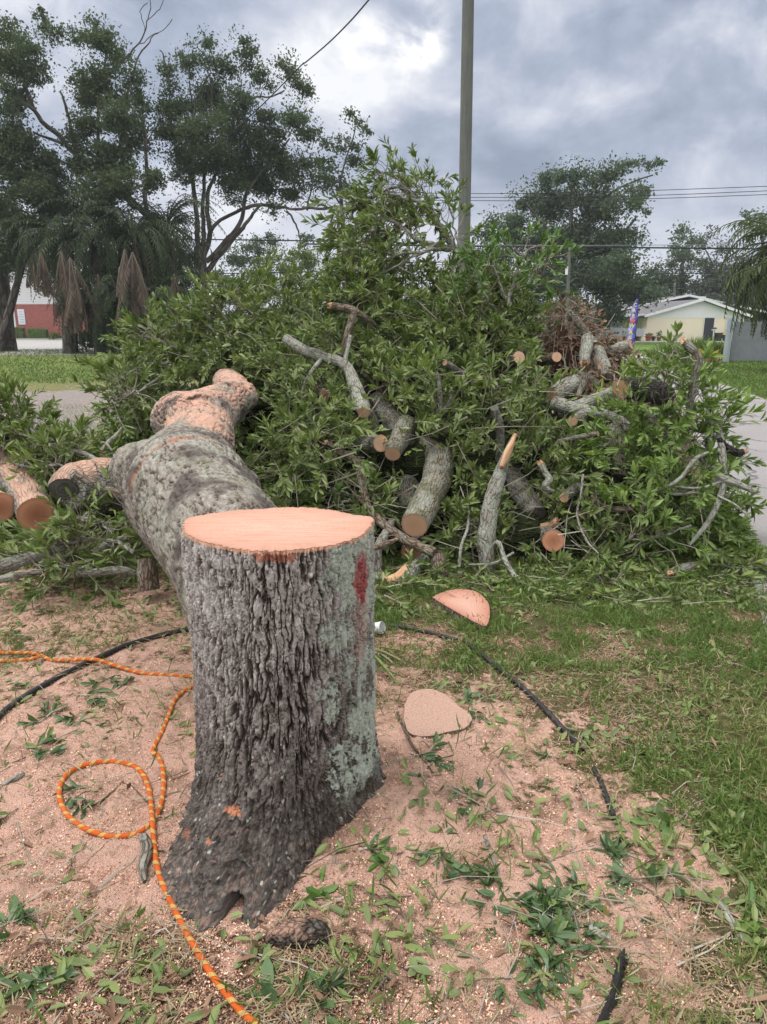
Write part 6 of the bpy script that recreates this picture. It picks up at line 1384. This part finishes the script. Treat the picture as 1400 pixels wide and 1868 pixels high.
# brown heap of dead leaves and sticks at the right of the pile top
hp = {'leaf': MB(), 'twig': MB()}
HL = [(1.78, 6.9, .60, .6, 1.76), (2.10, 6.7, .5, .5, 1.42), (1.8, 6.3, .5, .5, 1.22), (2.38, 6.5, .45, .5, 1.05)]
for cx, cy, rx, ry, h in HL:
    n = 2600; d = rdir(n); d[:, 2] = np.abs(d[:, 2]); q = (.86 + .2 * rng.random(n))[:, None]
    P = np.array((cx, cy, 0)) + d * np.array((rx, ry, h)) * q
    V, F, k = leaves(P, rdir(n) + d * .3, d + rdir(n) * .6, .035 + .045 * rng.random(n), .008 + .009 * rng.random(n), .5, rng.normal(size=n) * .3)
    hp['leaf'].add(V, F, rnd=np.repeat(rng.random(n), k))
    n = 620; d = rdir(n); d[:, 2] = np.abs(d[:, 2]); P = np.array((cx, cy, 0)) + d * np.array((rx, ry, h)) * .98
    D = unit(rdir(n) + d * .45 + np.array((0, 0, .15))); ln = (.12 + .4 * rng.random(n) ** 2)[:, None]
    V, F = sticks(P - D * ln * .4, P + D * ln * .6, .003 + .007 * rng.random(n) ** 3, .002, rdir(n) * .03)
    hp['twig'].add(V, F, rnd=np.repeat(.3 + .7 * rng.random(n), 9))
def hcore(nb, b):
    n = nb.noise(nb.pos(), 30, 5, .7)
    return {'Base Color': nb.mix(n, (.03, .02, .015), (.13, .07, .05)), 'Normal': nb.bump(n, .04)}
M['hcore'] = material('packed_dead_leaves', hcore, .95, .1)
join_stuff('dead_leaf_heap', [(hp['leaf'], M['leaf_brown']), (hp['twig'], M['twig']), (core(HL, .86), M['hcore'])], 'reddish brown heap of dead leaves and sticks on the pile', 'leaf heap')
# ------------------------------------------------------------------ things lying on the near ground
def rope_mat(nb, b):
    bc = nb.attr('bc', 'Vector'); u, s, _ = nb.sep(bc)[:3]      # u: turn 0..1, s: metres
    tw = nb.math('FRACT', nb.math('ADD', nb.math('MULTIPLY', s, 21.0), u))
    st = nb.math('MULTIPLY', nb.step(tw, .0, .03), nb.step(tw, .36, .32))
    fine = nb.n('ShaderNodeTexWave'); nb.set(fine.inputs['Vector'], nb.comb(nb.math('ADD', nb.math('MULTIPLY', s, 160.0), nb.math('MULTIPLY', u, 8)), 0.0, 0.0)); fine.inputs['Scale'].default_value = .5
    f2 = nb.n('ShaderNodeTexWave'); nb.set(f2.inputs['Vector'], nb.comb(nb.math('SUBTRACT', nb.math('MULTIPLY', s, 160.0), nb.math('MULTIPLY', u, 8)), 0.0, 0.0)); f2.inputs['Scale'].default_value = .5
    c = nb.mix(st, nb.mix(fine.outputs[1], (.62, .105, .018), (.86, .19, .03)), (.68, .44, .15))
    dash = nb.math('MULTIPLY', nb.step(nb.math('ABSOLUTE', nb.math('SUBTRACT', tw, .40)), .035, .02), nb.step(f2.outputs[1], .4, .6))
    c = nb.mix(nb.math('MULTIPLY', dash, .8), c, (.05, .015, .012))
    c = nb.mix(nb.math('MULTIPLY', nb.step(nb.noise(nb.pos(), 30, 4, .6), .45, .75), .3), c, (.45, .26, .17))
    return {'Base Color': c, 'Normal': nb.bump(nb.math('ADD', fine.outputs[1], f2.outputs[1]), .0012)}
M['rope'] = material('orange_rope_braid', rope_mat, .8, .2)
def rope_mesh(paths, r, m, name, label, cat, seg=12, upf=None, n=14):
    mb = MB()
    for pi, path in enumerate(paths):
        P = []
        for q in path:
            u, v = q[:2]; up = q[2] if len(q) > 2 else 0
            p = G(u, v); P.append(G(u, v, r * .9 + up))
        C = catmull(P, n); s = np.concatenate([[0], np.cumsum(np.linalg.norm(np.diff(C, axis=0), axis=1))])
        C[:, 2] += .004 * (fbm(s * 9, pi, 0, 2, 3) - .5)
        V, F, bc = tube(C, np.full(len(C), r), seg)
        uv = np.stack([np.tile(np.arange(seg) / seg, len(C)), np.repeat(s, seg), np.zeros(len(V))], 1)
        # make the turn coordinate seamless: duplicate nothing, use sawtooth wrapped by FRACT of whole turns
        mb.add(V, F, bc=uv)
    o = mb.build(name, m, smooth=True, origin=np.array((*np.concatenate(mb.V).mean(0)[:2], 0)))
    return tag(o, label, cat)
# rope needs a seam-free turn: build with an explicit duplicate column
ROPEPTS = []
def rope_mesh2(paths, r, m, name, label, cat, seg=14, n=16):
    mb = MB()
    for pi, path in enumerate(paths):
        C = catmull([G(q[0], q[1], r * .9 + (q[2] if len(q) > 2 else 0)) for q in path], n)
        L_ = np.concatenate([[0], np.cumsum(np.linalg.norm(np.diff(C, axis=0), axis=1))])
        S_ = np.arange(0, L_[-1], .006); C = np.stack([np.interp(S_, L_, C[:, k]) for k in range(3)], 1)
        C[:, 2] += .004 * (fbm(S_ * 9, pi, 0, 2, 3) - .5); ROPEPTS.append(C[::5])
        T, A, B = frames(C); th = np.arange(seg + 1) / seg * 2 * math.pi
        rr_ = r * (1 + .06 * np.cos(2 * math.pi * (S_[:, None] * 63 + th[None] / 6.283 * 3)))
        V = C[:, None] + rr_[..., None] * (np.cos(th)[None, :, None] * A[:, None] + np.sin(th)[None, :, None] * B[:, None])
        k = seg + 1; i = np.arange(len(C) - 1)[:, None] * k; j = np.arange(seg)[None]
        F = np.stack([i + j, i + j + 1, i + k + j + 1, i + k + j], -1).reshape(-1, 4)
        uv = np.stack([np.ones((len(C), 1)) * th[None] / 6.28318, S_[:, None] * np.ones((1, k)), np.zeros((len(C), k))], -1)
        mb.add(V.reshape(-1, 3), F, bc=uv.reshape(-1, 3))
    o = mb.build(name, m, smooth=True, origin=np.array((*np.concatenate(mb.V).mean(0)[:2], 0)))
    return tag(o, label, cat)
rope_mesh2([[(-60,1190),(-20,1191),(30,1191),(62,1192),(80,1198),(95,1204),(130,1204,.012),(172,1203,.026),(200,1211,.012),(235,1222),(270,1229),(310,1232),(352,1234),(390,1236),(400,1242),(385,1248),(360,1250),(335,1262),(318,1280),(308,1305),(296,1335),(282,1362),(280,1374),(290,1380),(297,1400),(299,1430),(297,1455),(290,1480),(278,1500),(255,1518),(225,1525),(190,1524),(150,1508),(122,1485),(109,1455),(112,1430),(128,1408),(155,1395),(195,1389),(235,1394),(258,1408),(271,1435),(276,1465),(279,1500,.016),(281,1530),(286,1575),(300,1620),(322,1665),(352,1722),(392,1785),(435,1840),(470,1872),(510,1910),(560,1960)],
            [(-60,1208),(-10,1207),(25,1205),(50,1203),(72,1198,.006)]],
           .0088, M['rope'], 'climbing_rope', 'orange and yellow braided rope lying looped on the sawdust left of the stump', 'rope')
def hose(label, path, r, nm='edging_strip', cat='edging'):
    rope_mesh([path], r, M['rubber_dusty'], nm, label, cat, seg=10)
hose('black plastic edging running from the stump to the left edge under the rope', [(-60,1345),(-20,1325),(20,1288),(80,1250),(150,1214),(230,1178),(290,1160),(335,1150),(400,1138),(450,1130)], .0135)
hose('thin black strip lying under the half-round wood slice, ending at a frayed joint', [(640,1128),(690,1137),(740,1145),(775,1152),(805,1160),(834,1168)], .011)
hose('long curved black edging strip crossing the grass right of the stump', [(846,1168),(870,1187),(910,1220),(950,1252),(990,1290),(1020,1322),(1042,1345),(1062,1370)], .0125)
hose('short sunken end of black edging in the grass', [(1084,1402,-.004),(1098,1432),(1108,1458),(1118,1485,-.006),(1122,1510,-.012)], .0105)
def torn(label, path, wpx, seed):
    P = catmull([G(u, v, .012) for u, v in path], 8); T, A, B = frames(P); mb = MB()
    wdt = np.array([wpx * zc(p[1], 0) / FPX for p in P]) * (1 + .7 * (fbm(np.arange(len(P)) * .8, seed, 0, 3, seed) - .5)); wdt[0] *= .3; wdt[-1] *= .6
    side = unit(np.cross(T, (0, 0, 1.)))
    rows = [P - side * wdt[:, None], P - side * wdt[:, None] * .3 + np.array((0, 0, .018)), P + side * wdt[:, None] * .4 + np.array((0, 0, .012)), P + side * wdt[:, None] + np.array((0, 0, -.012)), P + np.array((0, 0, -.02))]
    V = np.stack(rows, 1); n = len(P); i = np.arange(n - 1)[:, None] * 5; j = np.arange(5)[None]; k = (j + 1) % 5
    o = mk('edging_strip', V.reshape(-1, 3) - P[n // 2], np.stack([i + j, i + 5 + j, i + 5 + k, i + k], -1).reshape(-1, 4), M['rubber'], None, None, False)
    o.location = P[n // 2]; tag(o, label, 'edging')
torn('torn black plastic shard standing out of the sawdust at the bottom right', [(1138,1738),(1130,1770),(1122,1805),(1108,1840),(1092,1880)], 10, 4)
# white cup and palm leaf by the stump
cp = G(688, 1150, .02); mb = MB()
for t0, t1, r0, r1, z0, z1 in ((0, 1, .026, .034, 0, .07), (0, 1, .033, .025, .069, .003)):
    V, F, _ = tube(np.array([(0, 0, z0), (0, 0, (z0 + z1) / 2), (0, 0, z1)]), [r0, (r0 + r1) / 2, r1], 20); mb.add(V, F)
c = mb.build('plastic_cup', flat('white_plastic', (.72, .74, .76), .4), smooth=True)
c.location = cp + np.array((-.03, .0, .012)); c.rotation_euler = (R(75), R(10), R(60)); tag(c, 'crumpled white plastic cup just behind the right side of the stump', 'cup')
mb = MB(); b0 = G(670, 1180, .05)
for k, (u, v) in enumerate([(742,1202),(735,1225),(728,1240),(745,1190),(715,1235),(740,1212),(720,1215)]):
    e = G(u, v, .01); D = e - b0
    V, F, q = leaves([b0 + rng.normal(size=3) * .01], [D], [(0, .2, 1)], np.linalg.norm(D) * 1.05, .008, .8, .05); mb.add(V, F, rnd=.5 + .1 * k)
tag(mb.build('palm_leaf', M['leaf'], origin=b0), 'dark green strap-like palm leaflets lying against the right side of the stump', 'palm leaf')

def inview(n, u0, u1, v0, v1):
    u = u0 + (u1 - u0) * rng.random(n); v = v0 + (v1 - v0) * rng.random(n)
    a = (u - 700) / FPX; b = (934 - v) / FPX; k = -CAMZ / (-SP + b * CP); return a * k, (CP + b * SP) * k
def onground(x, y, z=0.0): return np.stack([x, y, Hg(x, y) + z], 1)
def off_stump(x, y):
    th_ = np.arctan2(y - SC[1], x - SC[0]); return np.hypot(x - SC[0], y - SC[1]) > np.interp(th_, *BT) * .97
TP = cl[::4, :3]
def off_trunk(x, y, m=.22):
    d = np.full(len(x), 9.0)
    for p in TP:
        if p[2] < .9: d = np.minimum(d, np.hypot(x - p[0], y - p[1]))
    return d > m
RP = []
def off_rope(x, y):
    ok = np.ones(len(x), bool)
    for p in RP: ok &= (x - p[0]) ** 2 + (y - p[1]) ** 2 > .055 ** 2
    return ok
def ground_scatter(n, box, wt, seed=0):
    x, y = inview(n, *box); rg = regions(x, y)
    p = wt(rg, x, y); ok = (rng.random(n) < p) & off_stump(x, y)
    for (u_, v_, r_) in ((845, 1118, .115), (870, 1130, .07), (820, 1103, .07), (795, 1310, .125)):
        q_ = G(u_, v_); ok &= np.hypot(x - q_[0], y - q_[1]) > r_
    return x[ok], y[ok], rg[ok]
RP += [p for c_ in ROPEPTS for p in c_ if -2.5 < p[0] < 1]
# sawdust chips
x, y, rg = ground_scatter(150000, (-60, 1460, 1080, 1900), lambda r, x, y: np.clip(r[:, 0] * .8 + r[:, 2] * .35 - .08 + (fbm(x * 7, y * 7, 0, 3, 40) - .5), 0, 1))
n = len(x); s = .0016 + .0036 * rng.random(n) ** 2
V, F, k = leaves(onground(x, y, .002 + .006 * rng.random(n)), rdir(n) * np.array((1, 1, .5)), rdir(n) + np.array((0, 0, .8)), s * 2.2, s * .55, .2, 0, True)
chips = mk('sawdust', V, F, material('wood_chip', lambda nb, b: {'Base Color': nb.ramp(nb.attr('rnd'), [(0, (.13, .06, .04)), (.15, (.42, .21, .14)), (.5, (.68, .40, .28)), (1, (.92, .68, .53))])}, .95, .1), None, {'rnd': np.repeat(rng.random(n), k)}, False)
tag(chips, 'pinkish sawdust and chips strewn round the stump', kind='stuff')
# grass
gb = {'g': MB(), 's': MB()}; ROADL = catmull([(*gp(u_, v_), 0) for u_, v_ in ((1430, 1300), (1352, 985), (1290, 830), (1215, 745), (1150, 690), (1110, 655.5))], 10)
def blades(x, y, hgt, wid, key, lean=.5, z0=0.0):
    n = len(x); P = onground(x, y, z0); D = rng.normal(size=(n, 3)) * lean; D[:, 2] = 1
    D = unit(D); N_ = rdir(n); N_[:, 2] *= .2
    V, F, k = leaves(P, D, N_, hgt, wid, .3, .15 + .5 * rng.random(n), False)
    gb[key].add(V, F, rnd=np.repeat(np.clip(fbm(x * 1.2, y * 1.2, 0, 3, 12) * .8 + .45 * rng.random(n) - .05, 0, 1), k))
cl_n = lambda x, y, f, s: fbm(x * f, y * f, 0, 3, s)
x, y, rg = ground_scatter(150000, (-60, 1460, 1000, 1930), lambda r, x, y: np.clip((r[:, 1] - .10) * 1.15, 0, 1) * sstep(cl_n(x, y, 3.5, 77) + .30 * (r[:, 1] - .5) + .5 * (cl_n(x, y, 14, 76) - .5),   .38, .68) * .85)
blades(x, y, .022 + .055 * rng.random(len(x)) ** 1.6, .0014 + .0016 * rng.random(len(x)), 'g', .95)
x, y, rg = ground_scatter(40000, (-60, 1460, 1050, 1930), lambda r, x, y: np.clip(r[:, 1] * .5 + .02, 0, 1) * sstep(cl_n(x, y, 9, 78), .55, .7))
blades(x, y, .04 + .07 * rng.random(len(x)), .0018 + .002 * rng.random(len(x)), 'g', .9)
x, y, rg = ground_scatter(90000, (-60, 1460, 740, 1040), lambda r, x, y: .7 * (x < np.interp(y, ROADL[:, 1], ROADL[:, 0]) - .05 + .12 * rng.random(len(x))))
blades(x, y, .03 + .05 * rng.random(len(x)), .003, 'g', .5)
x, y, rg = ground_scatter(34000, (640, 1460, 1040, 1230), lambda r, x, y: np.clip(r[:, 1] * 1.1, 0, 1) * sstep(cl_n(x, y, 6, 84), .30, .6))
blades(x, y, .025 + .05 * rng.random(len(x)), .0024, 'g', .9)
# lawn on the far right and far left
for box, n in (((1120, 1460, 640, 760), 36000), ((-60, 260, 638, 700), 5000)):
    x, y = inview(n, *box); ok = y < 60
    road = (y < 40) & (x < np.interp(y, [5, 9, 15.7, 22, 33, 60], [6.2, 6.9, 8.3, 10.0, 12.5, 14.5])) & (x > 0)
    if box[0] > 1000: ok &= ~road
    x, y = x[ok], y[ok]; blades(x, y, .06 + .05 * rng.random(len(x)), .006 + .0006 * y, 'g', .5)
x, y, rg = ground_scatter(110000, (-60, 1460, 1040, 1930), lambda r, x, y: np.clip(r[:, 2] * .6 + r[:, 1] * .5, 0, 1) * sstep(cl_n(x, y, 5, 79), .38, .66) * (.35 + .65 * sstep(y, 1.9, 3.0)))
n = len(x); P = onground(x, y, .006 + .012 * rng.random(n)); D = rdir(n) * np.array((1, 1, .35))
V, F, k = leaves(P, D, rdir(n) * .4 + np.array((0, 0, 1)), .025 + .05 * rng.random(n), .0009 + .0012 * rng.random(n), .2, .1)
gb['s'].add(V, F, rnd=np.repeat(rng.random(n), k))
join_stuff('lawn_grass', [(gb['g'], M['grass']), (gb['s'], M['straw'])], 'patchy lawn grass growing through litter and sawdust')
gb = None
# loose leaves
def litter(n, box, wt, L0, mat, nm, lab, z=.012):
    x, y, rg = ground_scatter(n, box, wt); n = len(x)
    D = rdir(n) * np.array((1, 1, .35)); N_ = rdir(n) * .55 + np.array((0, 0, 1))
    V, F, k = leaves(onground(x, y, z * (.4 + rng.random(n))), D, N_, L0 * (.6 + .6 * rng.random(n)), L0 * .15 * (.8 + .5 * rng.random(n)), .4, rng.normal(size=n) * .2)
    tag(mk(nm, V, F, mat, None, {'rnd': np.repeat(rng.random(n), k)}, False), lab, kind='stuff')
litter(26000, (-60, 1460, 1035, 1920), lambda r, x, y: (x < np.interp(y, ROADL[:, 1], ROADL[:, 0]) + .1) * off_rope(x, y) * (.05 + .05 * r[:, 2] + .44 * r[:, 1]) * sstep(cl_n(x, y, 4, 81), .33, .6) * (1 + 1.6 * sstep(y, 3.0, 4.4)) * .7, .058, M['leaf'], 'fallen_green_leaves', 'green leaves scattered loose on grass and sawdust')
litter(11000, (-60, 1460, 1035, 1920), lambda r, x, y: off_rope(x, y) * (.02 + .42 * r[:, 2]) * sstep(cl_n(x, y, 4, 82), .36, .6) * .5, .05, M['leaf_brown'], 'fallen_brown_leaves', 'brown dead leaves scattered loose on soil and grass')
# trampled mat of leaves along the foot of the pile
fm = {'leaf': MB(), 'twig': MB()}
x, y = inview(2600, -60, 1400, 925, 1110)
ok = off_trunk(x, y, .45) & (regions(x, y)[:, 0] < .55) & (x < 2.62) & (y < 5.4) & off_stump(x, y); x, y = x[ok], y[ok]; n = len(x)
keep = rng.random(n) < np.clip(sstep(y, 3.2, 4.9), .0, 1) * .9 + .05; x, y = x[keep], y[keep]; n = len(x)
av = np.array([G(u_, v_)[:2] for u_, v_ in ((815, 1110), (845, 1120), (870, 1130), (795, 1310), (820, 1130), (890, 1150))])
keep = (np.hypot(x[:, None] - av[:, 0], y[:, None] - av[:, 1]) > .26).all(1); x, y = x[keep], y[keep]; n = len(x)
sprays(onground(x, y, .03), rdir(n) * np.array((1, 1, .2)), .10 + .18 * rng.random(n), 11, .072, .0095, False, .06, .6, fm)
n = 500; x, y = inview(n, -40, 1440, 1030, 1900); ok = off_stump(x, y) & off_trunk(x, y); x, y = x[ok], y[ok]; n = len(x)
P = onground(x, y, .008); D = unit(rdir(n) * np.array((1, 1, .08))); ln = (.05 + .22 * rng.random(n) ** 2)[:, None]
V, F = sticks(P, P + D * ln, .0012 + .0022 * rng.random(n), .001, rdir(n) * .012 + np.array((0, 0, .008))); fm['twig'].add(V, F, rnd=np.repeat(rng.random(n), 9))
join_stuff('trampled_leaf_litter', [(fm['leaf'], M['leaf']), (fm['twig'], M['twig'])], 'mat of leafy twigs along the foot of the pile')
# sprigs one can single out
def sprig(label, spots, K=8, LL=.10, leafL=.060, mat='leaf_dark', wide=.17):
    mb = {'leaf': MB(), 'twig': MB()}
    c = np.array([G(u, v) for u, v in spots]); o = c.mean(0)
    root = tag(empty('leafy_sprig', o), label, 'leafy sprig')
    n = len(spots); D = rdir(n) * np.array((1, 1, .2)) + np.array((0, -.1, .16))
    sprays(c + np.array((0, 0, .012)) - unit(D) * LL * .5, D, LL * (.7 + .6 * rng.random(n)), K, leafL, leafL * wide, False, .05, 1.0, mb)
    nl_ = mb['leaf'].n; q = MB(); l_, t_ = mb['leaf'], mb['twig']
    q.add(np.concatenate(l_.V), [np.concatenate(f) for f in l_.F.values()], rnd=np.concatenate(l_.A['rnd']))
    q.add(np.concatenate(t_.V), [np.concatenate(f) for f in t_.F.values()], rnd=np.concatenate(t_.A['rnd']))
    V = np.concatenate(q.V) - o; g_ = Hg(V[:, 0] + o[0], V[:, 1] + o[1]) - o[2]; V[:, 2] = np.maximum(g_ + (V[:, 2] - g_) * .62, .004 + g_)
    Fs = [np.concatenate(f) for f in q.F.values()]; mi = np.concatenate([(f[:, 0] >= nl_).astype(int) for f in Fs])
    mk('leaves', V, Fs, [M[mat], M['twig']], root, {'rnd': np.concatenate(q.A['rnd'])}, False, mi)
def around(u, v, ru, rv, n): return [(u + ru * (rng.random() - .5) * 2, v + rv * (rng.random() - .5) * 2) for _ in range(n)]
sprig('large heap of dark leafy sprigs on sawdust at the lower right', around(980, 1650, 95, 48, 26) + around(1040, 1720, 60, 35, 10), 9)
sprig('leafy sprigs at the bottom edge beside the black plastic shard', around(985, 1810, 55, 45, 9), 8)
sprig('tall narrow leafy sprig on sawdust right of the stump foot', [(810,1530),(808,1560),(815,1590),(818,1615),(800,1545)], 8, .10)
sprig('leafy twig above the tall narrow sprig, upright leaves on sawdust', [(860,1470),(870,1490),(848,1450),(868,1455)], 7, .10)
sprig('pair of broad leaves lying close to the stump foot', [(668,1545),(672,1548)], 4, .06, .085)
sprig('small bright sprig between the stump and the tall narrow sprig', [(725,1560),(722,1580)], 6, .07, .06, 'leaf_bright')
sprig('yellow green sprig just in front of the stump right root', [(572,1630),(590,1622),(600,1640)], 5, .07, .06, 'leaf_bright')
sprig('cluster of big dark leaves in the bottom left corner', around(50, 1800, 55, 28, 7), 7, .09, .066, wide=.22)
sprig('broad leaves against the left edge above the bottom left corner', around(20, 1700, 22, 22, 4), 6, .08, .066, wide=.22)
sprig('leafy sprigs at the bottom edge right of the rope', around(545, 1845, 40, 20, 5), 7, .10, .075)
sprig('leafy sprig lying inside the rope loop', [(145,1440),(155,1465),(135,1460)], 6, .08, .065)
sprig('dark star-shaped sprig on sawdust above the rope loop, far left', [(75,1360),(80,1380),(62,1372)], 8, .08, .06)
sprig('long leafy twig on sawdust left of the rope, below the black edging', around(100, 1310, 60, 20, 8), 7, .09, .06)
sprig('dark leaves lying at the left edge level with the rope loop', [(8,1430),(15,1490),(2,1505)], 6, .08, .06)
sprig('leafy clump under the rope between the black edging and the stump', around(200, 1255, 30, 22, 6), 7, .08, .06)
sprig('broad leaved sprig beside the curved black edging, near its lower end', [(1005,1390),(1000,1382)], 5, .07, .06)
sprig('upright leafy sprig in sawdust at the edge of the grass, lower right', [(1122,1555),(1130,1570),(1118,1565)], 7, .08, .07)
sprig('pale leafy sprig in the long grass at the right', [(1205,1460),(1215,1480),(1200,1490),(1225,1500)], 7, .09, .08, 'leaf_bright')
sprig('leafy sprig at the right edge beside the lichen covered stick', [(1340,1690),(1355,1680),(1325,1685)], 5, .08, .07, 'leaf_bright')
sprig('dark leafy twig in grass left of the long lichen covered stick', around(1190, 1640, 40, 40, 8), 7, .09, .06)
sprig('leafy sprig on soil between the wood slice and the black edging', [(860,1290),(868,1302),(850,1280),(875,1283)], 7, .08, .065)
sprig('leafy twig on the ground just below the sawdust covered slice', around(790, 1400, 45, 25, 6), 6, .08, .055)

# ------------------------------------------------------------------ thin humid air
hm = bpy.data.materials.new('humid_air'); hm.use_nodes = True; nt = hm.node_tree
for n_ in list(nt.nodes):
    if n_.type == 'BSDF_PRINCIPLED': nt.nodes.remove(n_)
pv_ = nt.nodes.new('ShaderNodeVolumePrincipled'); pv_.inputs['Color'].default_value = (.86, .90, 1, 1); pv_.inputs['Density'].default_value = .0006; pv_.inputs['Anisotropy'].default_value = .3
nt.links.new(pv_.outputs[0], nt.nodes['Material Output'].inputs['Volume'])
hb = MB(); hb.box((0, 330, 24), (900, 800, 52)); tag(hb.build('haze', hm), 'thin pale haze over the far trees', kind='stuff')
